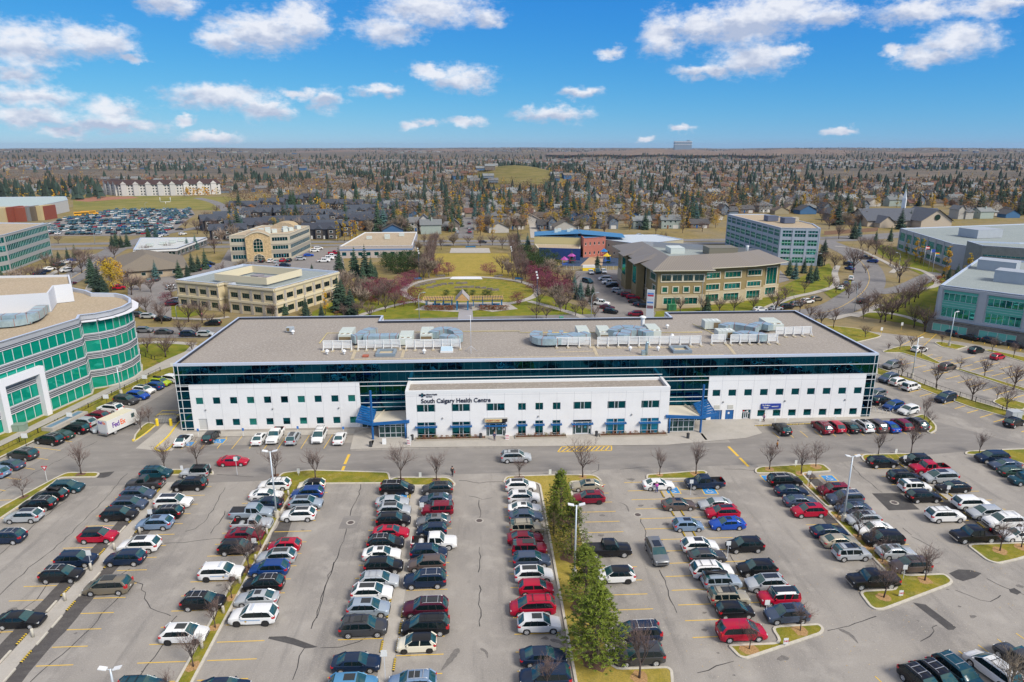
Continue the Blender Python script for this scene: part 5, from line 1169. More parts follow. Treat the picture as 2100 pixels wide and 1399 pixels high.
air_unit(862,887,701,'pale air unit with brown grille right of centre in the left roof cluster')
air_unit(1186,1210,698,'pale air unit joined to the curved duct, left end of the middle roof cluster',0)
air_unit(1230,1254,698,'pale air unit with brown grille in the middle roof cluster')
air_unit(1332,1356,694,'pale air unit below the white exhaust stack, right end of the middle cluster',0)
def side_unit(px,py,label):
    a=G(px,py,ZR); t=thing('air_handling_unit',label,'air handler',(a.x,a.y,ZR),0,RG); q=MB(); q.box(0,3.4,0,2.4,.2,1.9,UNIT); 
    for k in range(1,4): q.box(k*.85-.02,k*.85+.02,-.02,2.42,.25,1.93,mat('unit_seam',(.45,.50,.47),.5))
    q.build('casing',t); q=MB(); q.box(3.4,3.44,.2,2.2,.35,1.7,FANM); q.box(1.9,3.3,-.04,0,.4,1.6,FANM); q.build('coil_grille',t)
    for sx in(2.1,2.9): q=MB(); q.tube([(sx,1.2,1.9),(sx,1.2,1.98)],.34,WST,12,smooth=False); q.build('fan',t)
side_unit(1445,677,'pale air unit at the back left corner of the right roof cluster'); side_unit(1472,698,'pale air unit at the front left of the right roof cluster')
air_unit(1575,1607,680,'pale ribbed air unit at the right end of the right roof cluster',0)
def duct(pxs,wd,hh,label,z0=.5,seams=True):
    P=smooth([G(a,b,ZR+z0) for a,b in pxs],5); o=thing('air_duct',label,'air duct',(0,0,0),0,'silver air ducts on the health centre roof')
    mb=MB(); vs=[];fs=[]
    for i,p in enumerate(P):
        d=(P[min(i+1,len(P)-1)]-P[max(i-1,0)]); d.z=0; d.normalize(); nn=Vector((-d.y,d.x,0))*wd/2
        vs+=[p+nn,p-nn,p-nn+Vector((0,0,hh)),p+nn+Vector((0,0,hh))]
    for i in range(len(P)-1):
        for k in range(4): fs.append((i*4+k,i*4+(k+1)%4,i*4+4+(k+1)%4,i*4+4+k))
    fs+=[(0,3,2,1),tuple((len(P)-1)*4+k for k in range(4))]
    mb.add([tuple(v) for v in vs],fs,GALV); mb.build('duct_casing',o)
    q=MB(); RB=mat('duct_band',(.35,.16,.14),.6)
    for i in range(2,len(P)-1,4):
        p=P[i]; d=(P[i+1]-P[i-1]); d.z=0; d.normalize(); nn=Vector((-d.y,d.x,0))*(wd/2+.03); e=d*.05
        a=[p+nn-e,p-nn-e,p-nn-e+Vector((0,0,hh+.03)),p+nn-e+Vector((0,0,hh+.03))]; b=[v+e*2 for v in a]
        q.add([tuple(v) for v in a+b],[(0,1,5,4),(1,2,6,5),(2,3,7,6),(3,0,4,7),(0,3,2,1),(4,5,6,7)],RB)
    q.build('strap',o)
    q=MB()
    for i in range(1,len(P)-1,4): p=P[i]; q.tube([(p.x,p.y,ZR),(p.x,p.y,p.z)],.06,DKL,4)
    q.build('support_leg',o); return o
duct([(724,703),(738,700),(750,692),(768,686)],1.9,1.5,'silver duct elbow right of the leftmost air unit'); duct([(748,703),(775,703),(800,702),(817,702)],2.2,1.6,'long straight silver duct in the left roof cluster')
duct([(888,694),(905,686),(925,687),(938,693),(940,700),(925,702),(905,700)],1.8,1.4,'silver duct bending back on itself at the right of the left cluster')
duct([(1205,694),(1175,700),(1140,705),(1108,705),(1096,698),(1104,691)],1.9,1.3,'long curved silver duct left of the middle roof cluster'); duct([(1195,688),(1160,692),(1122,693)],1.0,.8,'thin silver duct behind the long curved one'); duct([(1128,692),(1128,684)],.8,.7,'short silver duct stub, left of two'); duct([(1151,692),(1151,684)],.8,.7,'short silver duct stub, right of two')
duct([(1255,692),(1270,684),(1300,684),(1318,688)],1.8,1.5,'upper silver duct sweeping right in the middle cluster',.7); duct([(1258,699),(1280,700),(1285,692),(1310,690),(1332,697)],2.0,1.6,'big silver duct elbow in front of the middle cluster')
duct([(1480,680),(1500,676),(1530,680),(1552,684)],1.9,1.4,'upper silver duct left in the right roof cluster'); duct([(1508,697),(1530,694),(1555,698),(1568,697)],1.9,1.4,'lower silver duct in the right roof cluster'); duct([(1542,678),(1560,674),(1580,678)],1.8,1.3,'short silver duct behind the right roof cluster')
def screen(px0,py0,px1,py1,label,n_,z0=.55,z1=1.9):
    a,b=G(px0,py0,ZR),G(px1,py1,ZR); t=thing('screen_fence',label,'screen fence',(a.x,a.y,ZR),math.atan2(b.y-a.y,b.x-a.x),'white slatted screens round the roof plant'); L_=(b-a).length
    q=MB()
    for k in range(6): z=z0+k*(z1-z0)/5; q.box(0,L_,-.03,.03,z-.085,z+.085,WST)
    q.build('slat_panel',t)
    for k in range(n_+1):
        x=L_*k/n_; q=MB(); q.box(x-.07,x+.07,-.12,-.03,.1,z1+.05,WST); q.tube([(x,-.08,z0+.4),(x,-.9,.1)],.06,WST,4); q.box(x-.28,x+.28,-1.15,.05,.0,.1,PV); q.build('post',t)
screen(664,719,722,718,'white roof screen left of the left cluster',3); screen(735,718,821,716,'white roof screen in front of the long straight duct',5); screen(833,717,944,715,'white roof screen at the right of the left cluster',6)
screen(1141,712,1210,711,'white roof screen beside the long curved duct',3); screen(1225,711,1436,708,'longest white roof screen in front of the middle cluster',10); screen(1458,706,1486,705,'shortest white roof screen left of the right cluster',1); screen(1497,706,1593,704,'white roof screen in front of the right cluster',5); screen(1590,690,1662,688,'white roof screen far right behind the others',4)
# skylight, curbs, hatch, mast and small vents
def rthing(name,label,cat,px,py,f,group=None):
    a=G(px,py,ZR); t=thing(name,label,cat,(a.x,a.y,ZR),0,group); f(t); return t
def f_curb(t):
    q=MB()
    for x0,x1,y0,y1 in((0,3.6,0,.5),(0,3.6,3.0,3.5),(0,.5,.5,3.0),(3.1,3.6,.5,3.0)): q.box(x0,x1,y0,y1,0,.55,mat('curb_bluegrey',(.22,.28,.33),.5))
    q.build('curb_frame',t); q=MB(); q.quad((.5,.5,.15),(3.1,.5,.15),(3.1,3,.15),(.5,3,.15),PV); q.build('infill',t)
rthing('roof_curb','square dark roof curb behind the left screens','roof curb',770,732,f_curb); rthing('roof_curb','square dark roof curb near the right end of the middle screens','roof curb',1381,725,f_curb)
def f_sky(t):
    q=MB(); q.box(0,2.4,0,2.0,0,.35,WST); q.build('curb',t); q=MB(); q.add([(.1,.1,.35),(2.3,.1,.35),(2.3,1.9,.35),(.1,1.9,.35),(.1,1.0,1.0),(2.3,1.0,1.0)],[(0,1,5,4),(2,3,4,5),(1,2,5),(3,0,4)],mat('skylight_pane',(.45,.58,.66),.15)); q.build('glazing',t)
rthing('skylight','small gabled skylight in front of the left roof cluster','skylight',903,724,f_sky)
rthing('roof_hatch','flat red hatch beside the left roof screens','roof hatch',743,733,lambda t:MB().box(0,1.1,0,.9,0,.3,mat('hatch_red',(.42,.12,.07),.7)).build('lid',t))
def f_mast(t):
    q=MB(); q.tube([(0,0,0),(0,0,7.2)],.05,ALU,5); q.build('pole',t)
    for a in range(3): q=MB(); q.tube([(0,0,1.2),(1.3*math.cos(a*2.1+.5),1.3*math.sin(a*2.1+.5),0)],.035,ALU,4); q.build('stay',t)
    q=MB(); q.tube([(-1.0,0,7.1),(.2,0,7.1)],.03,ALU,4); q.build('antenna_arm',t)
rthing('antenna_mast','thin tripod antenna mast right of the left roof cluster','mast',966,722,f_mast)
def f_stack(t): q=MB(); q.tube([(0,0,0),(0,0,2.9)],.42,WST,12,smooth=False); q.build('pipe',t); q=MB(); q.tube([(0,0,2.9),(0,0,3.1),(0,0,3.3)],[.7,.72,.35],WST,12,smooth=False); q.build('cap',t)
rthing('exhaust_stack','tall white capped exhaust stack behind the middle roof cluster','exhaust stack',1317,679,f_stack)
def f_goose(t): q=MB(); q.tube([(0,0,0),(0,0,2.0),(.1,0,2.4),(.35,0,2.5)],[.3,.28,.28,.25],GALV,8); q.build('pipe',t); q=MB(); q.box(-.9,-.2,-.3,.3,0,.9,GALV); q.build('fan_box',t)
rthing('gooseneck_vent','silver gooseneck vent in front of the long middle screen','roof vent',1325,728,f_goose)
VG='small mushroom vents on the roof'
def f_v(t): q=MB(); q.tube([(0,0,0),(0,0,.6)],.2,WST,8); q.build('pipe',t); q=MB(); q.tube([(0,0,.6),(0,0,.65),(0,0,.95)],[.42,.42,.2],WST,10,smooth=False); q.build('cap',t)
for a,b,l in((671,727,'white roof vent below the leftmost screen'),(706,727,'white roof vent, second below the leftmost screen'),(870,726,'white roof vent left of the small skylight'),(1292,720,'white roof vent left of the gooseneck vent'),(1349,720,'white roof vent right of the gooseneck vent'),(601,686,'white roof vent alone on the left half of the roof'),(1368,674,'white roof vent behind the right of the middle cluster'),(1378,694,'white dome vent between the middle and right clusters')): rthing('mushroom_vent',l,'roof vent',a,b,f_v,VG)
def f_c(t): q=MB(); q.box(0,1.5,0,1.0,.25,1.15,mat('condenser_grey',(.42,.47,.50),.5)); q.build('casing',t); q=MB(); q.box(.1,.7,-.03,0,.35,1.05,FANM); q.build('grille',t)
rthing('condenser','small grey condenser alone on the left half of the roof','condenser',587,683,f_c)
# thin yellow gas pipe
gp=MB(); gy_=mat('gas_pipe_yellow',(.75,.62,.20),.6)
for pts in([(655,704),(671,683),(700,683)],[(850,681),(1010,679),(1066,679),(1066,682),(1190,682)],[(1205,682),(1235,681)],[(1356,682),(1440,681)],[(1420,664),(1455,680),(1470,690)]): gp.tube([G(a,b,ZR+.15) for a,b in pts],.06,gy_,4)
o=gp.build('gas_pipe',None); tag(o,'thin yellow gas pipe running across the health centre roof','pipe')
# ================================================================ SURROUNDING BUILDINGS
def office(name,label,poly,h,wm_,rm,floors=(),vis=None,gl=None,fr=None,mull=1.5,par=.5,cap=None,wins=None,margin=.5,bands=(),piers=None,pierm=None,fw=.09,rev=.2,z0=0.0,parent=None,off=None,capw=.5):
    t=parent or thing(name,label,'building',(0,0,0))
    if area(poly)<0: poly=poly[::-1]
    n=len(poly); w=MB(); vis=range(n) if vis is None else vis; jobs=[]
    for i in range(n):
        a,b=poly[i],poly[(i+1)%n]; Lw=math.dist(a,b); H=[]
        if i in vis and floors and Lw>2.2:
            for (u,v) in floors:
                if wins:
                    ww,gap=wins; k=max(1,round(Lw/(ww+gap))); bay=Lw/k
                    for j in range(k): H.append((j*bay+gap/2,(j+1)*bay-gap/2,u,v))
                else: H.append((min(margin,Lw*.1),Lw-min(margin,Lw*.1),u,v))
            jobs.append((a,b,H))
        wall_holes(w,a,b,z0,h-.05,H,wm_,rev)
    w.build('wall',t)
    for a,b,H in jobs:
        for hh in H: window(t,a,b,*hh,gl,fr or ALU,off=-rev+.04,nx=max(1,round((hh[1]-hh[0])/mull)),fw=fw,outer=bool(wins))
    if bands:
        q=MB()
        for (u,v,o,m_) in bands:
            for i in range(n):
                a,b=poly[i],poly[(i+1)%n]; Lw=math.dist(a,b); wbox(q,a,b,-o*.0,Lw+o*.0,-.02,o,u,v,m_)
        q.build('cornice_band',t)
    if piers:
        sp,pw,po,pz=piers; q=MB()
        for i in vis:
            a,b=poly[i],poly[(i+1)%n]; Lw=math.dist(a,b); k=max(1,round(Lw/sp))
            for j in range(k+1): s=Lw*j/k; wbox(q,a,b,max(0,s-pw/2),min(Lw,s+pw/2),-.02,po,z0,pz,pierm or wm_)
        q.build('pilaster',t)
    r=MB(); tri_poly(r,poly,h-par,rm); I=inset(poly,capw); P=poly
    cm=cap or CAP
    r.add([(p[0],p[1],h-.35) for p in P]+[(p[0],p[1],h) for p in P]+[(p[0],p[1],h) for p in I]+[(p[0],p[1],h-par-.1) for p in I],[(i,(i+1)%n,n+(i+1)%n,n+i) for i in range(n)]+[(n+i,n+(i+1)%n,2*n+(i+1)%n,2*n+i) for i in range(n)]+[(2*n+i,2*n+(i+1)%n,3*n+(i+1)%n,3*n+i) for i in range(n)],cm)
    for k,(x,y,z) in enumerate(r.v):
        pass
    r.build('roof',t); return t
def roof_box(t,x0,x1,y0,y1,z0,z1,m,name='rooftop_unit',rz=0):
    q=MB(); cx,cy=(x0+x1)/2,(y0+y1)/2; q.box(x0-cx,x1-cx,y0-cy,y1-cy,0,z1-z0,m); q.box(x0-cx-.05,x1-cx+.05,y0-cy-.05,y1-cy+.05,z1-z0,z1-z0+.08,m)
    return q.build(name,t,loc=(cx,cy,z0),rz=rz)
SILV=mat('silver_panel',(0.42,0.43,0.45),.45,metal=.1,var=.05,scale=.3); SILW=mat('white_portal',(0.78,0.78,0.80),.6)
# ---- west office with green windows
PA=[(-96,78),(-86.2,117.9),(-81.0,138.8),(-82.3,141.9),(-79.9,143.2),(-78.0,145.8),(-77.2,149.5),(-77.6,153.6),(-79.6,158),(-82.6,161.6),(-86,164),(-91.8,164.8),(-95,168),(-107,176),(-130,188),(-190,205),(-190,78)]
west=office('office_building','silver office with bright green window bands and a rounded end, left foreground',PA,16.4,SILV,GRV2,floors=((.35,2.7),(4.3,6.7),(8.3,10.7),(12.3,14.6)),vis=[0,1,2,3,4,5,6,7,8,9,10],gl=GLA,fr=SILW,mull=1.9,par=.9,cap=CAP,margin=.07,fw=.07,rev=.12)
q=MB()
for i in range(0,11):
    a,b=PA[i],PA[i+1]; Lw=math.dist(a,b)
    for zt in(2.7,6.7,10.7,14.6):
        for k in(0,1): wbox(q,a,b,.05,Lw-.05,.0,.03,zt+.22+k*.34,zt+.36+k*.34,DKL)
    for zt in(4.3,8.3,12.3):
        for k in(0,1): wbox(q,a,b,.05,Lw-.05,.0,.03,zt-.62+k*.34,zt-.48+k*.34,DKL)
q.build('louvre_strip',west)
q=MB()
for i in range(0,11):
    a,b=PA[i],PA[i+1]; Lw=math.dist(a,b)
    for zt in(2.75,4.1,6.8,8.1,10.8,12.1,14.7): wbox(q,a,b,0,Lw,.02,.12,zt,zt+.09,SILW)
    wbox(q,a,b,0,Lw,-.01,.25,-.0,.3,CURB)
q.build('window_rail',west)
q=MB()
for i in range(3,10): wbox(q,PA[i],PA[i+1],0,math.dist(PA[i],PA[i+1]),.0,1.3,15.0,15.12,SILW)
q.build('sun_canopy',west)
# white portal frame on the facade
a,b=PA[1],PA[2]; q=MB(); Lw=math.dist(a,b)
s1=math.dist(a,(-84.3,125.5))
for s in(1.0,9.4): wbox(q,a,b,s,s+1.15,0.0,1.1,0,8.6,SILW)
wbox(q,a,b,1.0,10.55,0.0,1.1,8.6,9.9,SILW)
wbox(q,PA[0],PA[1],math.dist(PA[0],PA[1])-9,math.dist(PA[0],PA[1])-7.8,0,1.1,0,8.6,SILW); wbox(q,PA[0],PA[1],math.dist(PA[0],PA[1])-9,math.dist(PA[0],PA[1])-.1,0,1.1,8.6,9.9,SILW)
q.build('portal_frame',west)
# penthouse and ducts
Z=15.6; ph=[G(-200,672,Z),G(-60,650,Z),G(106,639,Z),G(117,622,Z),G(153,618,Z),G(148,597,Z),G(0,600,Z),G(-200,606,Z)]
ph=[(p.x,p.y) for p in ph]; q=MB(); PHW=mat('penthouse_white',(0.66,0.68,0.71),.6)
P2=ph if area(ph)>0 else ph[::-1]; q.prism(P2,Z,Z+3.6,GRV2,PHW)
n=len(P2); I=inset(P2,.35); q.add([(p[0],p[1],Z+3.6) for p in P2]+[(p[0],p[1],Z+4.1) for p in P2]+[(p[0],p[1],Z+4.1) for p in I]+[(p[0],p[1],Z+3.55) for p in I],[(i,(i+1)%n,n+(i+1)%n,n+i) for i in range(n)]+[(n+i,n+(i+1)%n,2*n+(i+1)%n,2*n+i) for i in range(n)]+[(2*n+i,2*n+(i+1)%n,3*n+(i+1)%n,3*n+i) for i in range(n)],PHW)
q.build('penthouse',west)
_ZR=ZR; ZR=15.5
duct([(-60,668),(0,662),(40,660),(60,659),(75,652),(85,643),(92,640)],2.2,1.6,'silver air duct with an upturned end on the left office roof',.6)
duct([(-60,676),(-10,671),(30,668),(62,662)],1.6,1.2,'lower silver air duct in front on the left office roof',.3)
ZR=_ZR
# ---- cream two-storey office
CRM=mat('stucco_cream',(0.60,0.51,0.32),.85,var=.06,scale=1.2); CRM2=mat('stucco_cream_light',(0.68,0.60,0.42),.8); STO=mat('stone_pier',(0.42,0.38,0.32),.9,var=.3,scale=3)
PC=[(-96.2,220.3),(-80.7,213.4),(-79.6,215.8),(-76.2,214.4),(-77.2,212.0),(-61.0,204.6),(-47.2,233.2),(-63.4,241.0),(-84.7,250.1)]
cream=office('office_building','cream two-storey office with flat grey roof behind the left of the health centre',PC,9.0,CRM,MEMB,floors=((.9,2.7),(5.0,6.6)),vis=[0,4,5,6],gl=GLD,fr=mat('frame_dark',(.10,.09,.08),.5),mull=.85,par=.7,wins=(2.9,1.7),bands=((8.2,8.7,.35,CRM2),(7.9,8.2,.18,CRM),(3.6,4.3,.25,CRM2)),piers=(4.6,1.0,.14,7.6),pierm=STO)
pp=[(-83.5,219),(-64.8,210.8),(-57.8,226.2),(-76.5,234.6)]
q=MB(); n=4; I=inset(pp,.35); q.add([(p[0],p[1],8.9) for p in pp]+[(p[0],p[1],11.0) for p in pp]+[(p[0],p[1],11.0) for p in I]+[(p[0],p[1],8.7) for p in I],[(i,(i+1)%n,n+(i+1)%n,n+i) for i in range(n)]+[(n+i,n+(i+1)%n,2*n+(i+1)%n,2*n+i) for i in range(n)]+[(2*n+i,2*n+(i+1)%n,3*n+(i+1)%n,3*n+i) for i in range(n)],CRM2); q.build('roof_screen',cream)
roof_box(cream,-72,-69,219,222,8.4,10.2,mat('unit_grey',(.30,.27,.28),.6),rz=-.4); roof_box(cream,-67.5,-64.5,216,219,8.4,10.2,mat('unit_grey',(.30,.27,.28),.6),rz=-.4)
# ---- stone office with arches
TAN=mat('stucco_tan',(0.50,0.45,0.34),.85,var=.05,scale=1); GRB=mat('spandrel_grey_brown',(0.33,0.30,0.24),.8); STN=mat('rubble_stone',(0.52,0.38,0.20),.9,var=.35,scale=1.6); TRW=mat('trim_offwhite',(0.62,0.57,0.44),.7)
PS=[(-110.4,311.6),(-103.2,312.2),(-93.4,314.6),(-85.3,316.8),(-83.6,349.5),(-108,353)]
stone=office('office_building','three-storey stone and tan office with arched portal, left of the park',PS,11.7,TAN,GRV2,floors=((1.0,2.9),(4.9,6.6),(8.7,10.3)),vis=[0,2,3],gl=GLW,fr=ALU,mull=1.1,par=.3,cap=TRW,margin=1.0,bands=((3.2,4.6,.06,GRB),(6.9,7.3,.08,GRB)))
a,b=(-103.4,311.6),(-93.2,314.2); A_v,d_,n_=frame_at(a,b); Lw=math.dist(a,b); q=MB(); prof=[]
K=14
for i in range(K+1):
    s=Lw*i/K; prof.append((s,11.2+2.0*math.sin(math.pi*i/K)))
for o in(0.9,-1.5):
    vs=[]; 
    for s,z in [(0,0)]+prof+[(Lw,0)]: p=A_v+d_*s+n_*o; vs.append((p.x,p.y,z))
    q.add(vs,[tuple(range(len(vs))) if o<0 else tuple(range(len(vs)-1,-1,-1))],STN)
for (s,z),(s2,z2) in zip(prof,prof[1:]):
    p,p2,r,r2=A_v+d_*s+n_*1.3,A_v+d_*s2+n_*1.3,A_v+d_*s-n_*8,A_v+d_*s2-n_*8; q.quad((p.x,p.y,z+.15),(p2.x,p2.y,z2+.15),(r2.x,r2.y,z2+.15),(r.x,r.y,z+.15),TRW if False else GRV2)
    q.quad((p.x,p.y,z-.25),(p2.x,p2.y,z2-.25),(p2.x,p2.y,z2+.15),(p.x,p.y,z+.15),TRW)
for s in(0,Lw):
    p,r=A_v+d_*s+n_*.9,A_v+d_*s-n_*1.5; q.quad(*((( p.x,p.y,0),(r.x,r.y,0),(r.x,r.y,11.2),(p.x,p.y,11.2)) if s else ((r.x,r.y,0),(p.x,p.y,0),(p.x,p.y,11.2),(r.x,r.y,11.2))),STN)
q.build('arched_portal',stone)
def arched(par,a,b,c,hw,z0,z1,off,gl,fr):
    A_,d,n=frame_at(a,b); g=MB(); vs=[]
    pts=[(c-hw,z0),(c+hw,z0)]+[(c+hw*math.cos(math.pi*i/10),z1-hw+hw*math.sin(math.pi*i/10)) for i in range(11)]
    for s,z in pts: p=A_+d*s+n*off; vs.append((p.x,p.y,z))
    g.add(vs,[tuple(range(len(vs)))],gl); o=g.build('arched_window',par); f=MB()
    for i in range(2,len(pts)-1):
        p,r=[A_+d*x[0]+n*(off+.05) for x in(pts[i],pts[i+1])]; f.tube([(p.x,p.y,pts[i][1]),(r.x,r.y,pts[i+1][1])],.12,fr,4)
    for s in(c-hw,c-hw*.33,c+hw*.33,c+hw): wbox(f,a,b,s-.06,s+.06,off,off+.08,z0,z1-hw*(.95 if abs(s-c)>hw*.5 else .1),fr)
    for k in range(1,4): z=z0+(z1-z0)*k/4; wbox(f,a,b,c-hw,c+hw,off,off+.09,z-.06,z+.06,fr)
    f.build('frame',o)
arched(stone,a,b,Lw/2,2.0,4.2,10.2,.93,GLW,TRW); arched(stone,a,b,Lw/2,2.4,.05,3.2,1.0,GLD,TRW)
for k,(x,y) in enumerate([(-104,322),(-102,326),(-100,330),(-97,320),(-95,323),(-93,334),(-91,326),(-89.5,330),(-88,338)]): roof_box(stone,x,x+2.2,y,y+2.4,11.4,12.9,UNIT,rz=.1*k)
q=MB(); 
for i in range(9):
    t0,t1=math.pi*i/9,math.pi*(i+1)/9; x0,x1=-95-5.5*math.cos(t0),-95-5.5*math.cos(t1)
    q.quad((x0,343,11.4+2.6*math.sin(t0)),(x1,343,11.4+2.6*math.sin(t1)),(x1,352,11.4+2.6*math.sin(t1)),(x0,352,11.4+2.6*math.sin(t0)),mat('arched_roof_tan',(.48,.36,.20),.8)); q.quad((x0,343,11.3),(x1,343,11.3),(x1,343,11.4+2.6*math.sin(t1)),(x0,343,11.4+2.6*math.sin(t0)),GRV2)
q.build('barrel_roof',stone)
# ---- brown hip-roofed office right of the park
OLV=mat('stucco_olive',(0.30,0.225,0.10),.85,var=.06,scale=1); SAN=mat('stucco_sand',(0.52,0.43,0.28),.85,var=.06,scale=1)
def seam_roof(name,c1,c2,scale=2.2,ang=0):
    m=bpy.data.materials.new(name); m.use_nodes=True; t=m.node_tree; b=t.nodes['Principled BSDF']; b.inputs['Roughness'].default_value=.5
    g=t.nodes.new('ShaderNodeNewGeometry'); mp=t.nodes.new('ShaderNodeMapping'); mp.inputs['Rotation'].default_value=(0,0,ang); w=t.nodes.new('ShaderNodeTexWave'); w.inputs['Scale'].default_value=scale; w.inputs['Distortion'].default_value=0
    t.links.new(g.outputs['Position'],mp.inputs[0]); t.links.new(mp.outputs[0],w.inputs[0]); r=t.nodes.new('ShaderNodeMapRange'); r.inputs['From Min'].default_value=.45; r.inputs['From Max'].default_value=.95; t.links.new(w.outputs['Fac'],r.inputs['Value'])
    x=t.nodes.new('ShaderNodeMix'); x.data_type='RGBA'; x.inputs['A'].default_value=(*c1,1); x.inputs['B'].default_value=(*c2,1); t.links.new(r.outputs[0],x.inputs['Factor']); t.links.new(x.outputs['Result'],b.inputs['Base Color']); return m
SEAM=seam_roof('standing_seam_brown',(0.27,0.235,0.19),(0.17,0.15,0.125),.55); SEAM2=seam_roof('standing_seam_brown_side',(0.24,0.21,0.175),(0.19,0.165,0.14),.55,math.pi/2)
PB=[(57.2,211),(73,211.2),(73,214.6),(88.4,218.0),(89,220),(96.2,221.6),(97,224.5),(103.6,226.6),(103.6,237),(91,246),(62,263),(55.2,263)]
brown=thing('office_building','olive-brown three-storey office with brown metal hip roof, right of the park','building',(0,0,0))
w=MB(); n=len(PB); fl=[(1.2,3.3),(5.2,6.7),(8.7,10.3)]
WB={0:[(2.2,7.6,1.2,3.3),(9,13.2,1.2,3.3)]+[(1.6+k*3.5,3.2+k*3.5,5.1,6.8) for k in range(4)]+[(1.2+k*3.55,4.2+k*3.55,8.7,10.7) for k in range(4)],
 2:[(1,6,1.0,3.4),(8,13.5,1.0,3.4),(1,6,4.9,6.7),(8,13.8,4.9,6.7),(1,6,8.7,10.5),(8,13.8,8.7,10.5)],4:[(1,6,.8,3.4),(1,6,4.9,6.5),(1,6,8.6,10.3)],6:[(1.4,5.6,1.0,3.4),(1.4,5.6,4.6,10.3)],
 10:[(3,8,.8,3.3),(12,17,.8,3.3)],11:[(6+k*9,12+k*9,.8,3.2) for k in range(4)]+[(6+k*9,12+k*9,5,10.8) for k in range(4)]+[(47,50,5,6.8),(44,50,8.4,10.5)]}
for i in range(n):
    a_,b_=PB[i],PB[(i+1)%n]; Lw=math.dist(a_,b_); H=[h for h in WB.get(i,[]) if h[1]<Lw]
    wall_holes(w,a_,b_,0,12.6,H,OLV,.25); 
    wbox(w,a_,b_,-.0,Lw,0.0,.12,0,4.4,SAN) if not H else None
    if H:
        for (s0,s1) in [(0,min(h[0] for h in H if h[2]<4))]+[(h[1],h2[0]) for h,h2 in zip([h for h in H if h[2]<4],[h for h in H if h[2]<4][1:])]+[(max(h[1] for h in H if h[2]<4),Lw)]: wbox(w,a_,b_,s0,s1,0,.12,0,4.4,SAN)
        for h in H:
            if h[2]<4: wbox(w,a_,b_,h[0],h[1],0,.12,0,h[2],SAN); wbox(w,a_,b_,h[0],h[1],0,.12,h[3],4.4,SAN)
w.build('wall',brown)
for i,H in WB.items():
    a_,b_=PB[i],PB[(i+1)%n]
    for h in H:
        if h[1]<math.dist(a_,b_):
            o=window(brown,a_,b_,*h,GLT if not(i==0 and h[2]>8) else GLD,SAN,off=-.12,nx=max(1,round((h[1]-h[0])/1.3)),fw=.07)
            q=MB()
            for s0,s1,u,v in((h[0]-.3,h[0],h[2]-.3,h[3]+.3),(h[1],h[1]+.3,h[2]-.3,h[3]+.3),(h[0],h[1],h[2]-.3,h[2]),(h[0],h[1],h[3],h[3]+.3)): wbox(q,a_,b_,s0,s1,.0,.16,u,v,TRW)
            q.build('surround',brown)
RO=[(55.0,209.2),(75.0,209.2),(75.2,213.0),(90.2,216.3),(98.5,220.0),(105.4,224.6),(105.4,238.5),(92,248.5),(62.5,265.5),(53.0,265.5)]
RI=[(62.5,218.5),(69.5,220.0),(76,222.2),(86,224.2),(92.5,228),(97.5,231.5),(97,234),(89,240),(66,253),(62,254)]
q=MB(); n=len(RO)
for i in range(n):
    j=(i+1)%n; m_=SEAM if i in(0,2,3,4) else SEAM2
    q.quad((*RO[i],12.5),(*RO[j],12.5),(*RI[j],15.6),(*RI[i],15.6),m_)
    q.quad((*RO[i],12.25),(*RO[j],12.25),(*RO[j],12.5),(*RO[i],12.5),TRW); 
    q.quad((*RI[i],15.6),(*RI[j],15.6),(*RI[j],13.6),(*RI[i],13.6),SILV)
tri_poly(q,RI,13.6,MEMB); k0=len(q.v); tri_poly(q,RO,12.25,OLV); q.build('roof',brown)
roof_box(brown,80,90,231,238,13.6,16.2,mat('screen_bronze',(.20,.18,.13),.6)); roof_box(brown,68,73,236,243,13.6,15.5,UNIT); q=MB(); q.tube([(94,233,13.6),(94,233,16.2),(94,233,16.7)],[.5,.5,.7],WST,10); q.build('exhaust_pipe',brown)
for (x,y,r) in((53.6,228,0),(53.6,245,0)):    # gabled bays on the park side
    q=MB(); q.box(x,x+2.5,y-3.6,y+3.6,0,12.2,OLV); q.box(x-.05,x,y-2.4,y+2.4,5,10.8,GLT); q.add([(x-1.4,y-4.8,12.2),(x-1.4,y+4.8,12.2),(x+7,y,15.2),(x+7,y-5.2,14.6),(x+7,y+5.2,14.6),(x-1.4,y-4.8,12.0),(x-1.4,y+4.8,12.0)],[(0,2,1),(0,3,2),(1,2,4),(0,1,6,5)],SEAM2); q.build('bay',brown)
# ---- grey-blue four-storey office
GRY=mat('panel_bluegrey',(0.36,0.42,0.50),.6,var=.04,scale=.5)
PG=[(131,290),(147,286.6),(152.6,305),(152.4,330),(149.5,351),(130,352)]
g4=office('office_building','blue-grey four-storey office with gridded windows behind the brown-roofed one',PG,16.2,GRY,GRV2,floors=((1.2,3.6),(4.9,7.3),(8.6,11.0),(12.4,15.0)),vis=[0,5],gl=GLT,fr=GRY,mull=1.2,par=.4,margin=1.0,piers=(6.2,1.0,.1,15.9),fw=.16)
q=MB()
for a_,b_ in((PG[0],PG[1]),(PG[5],PG[0])):
    for z in(2.5,6.2,9.9,13.9): wbox(q,a_,b_,.5,math.dist(a_,b_)-.5,-.2,.05,z-.25,z+.15,mat('spandrel_green',(.22,.48,.36),.3) if z<12 else GRY)
q.build('spandrel',g4)
roof_box(g4,137,142,318,323,16,18.3,mat('unit_slate',(.12,.14,.20),.6)); roof_box(g4,141,146,309,314,16,18.3,mat('unit_slate',(.12,.14,.20),.6)); roof_box(g4,147,151,316,319,16,17.8,TAN)
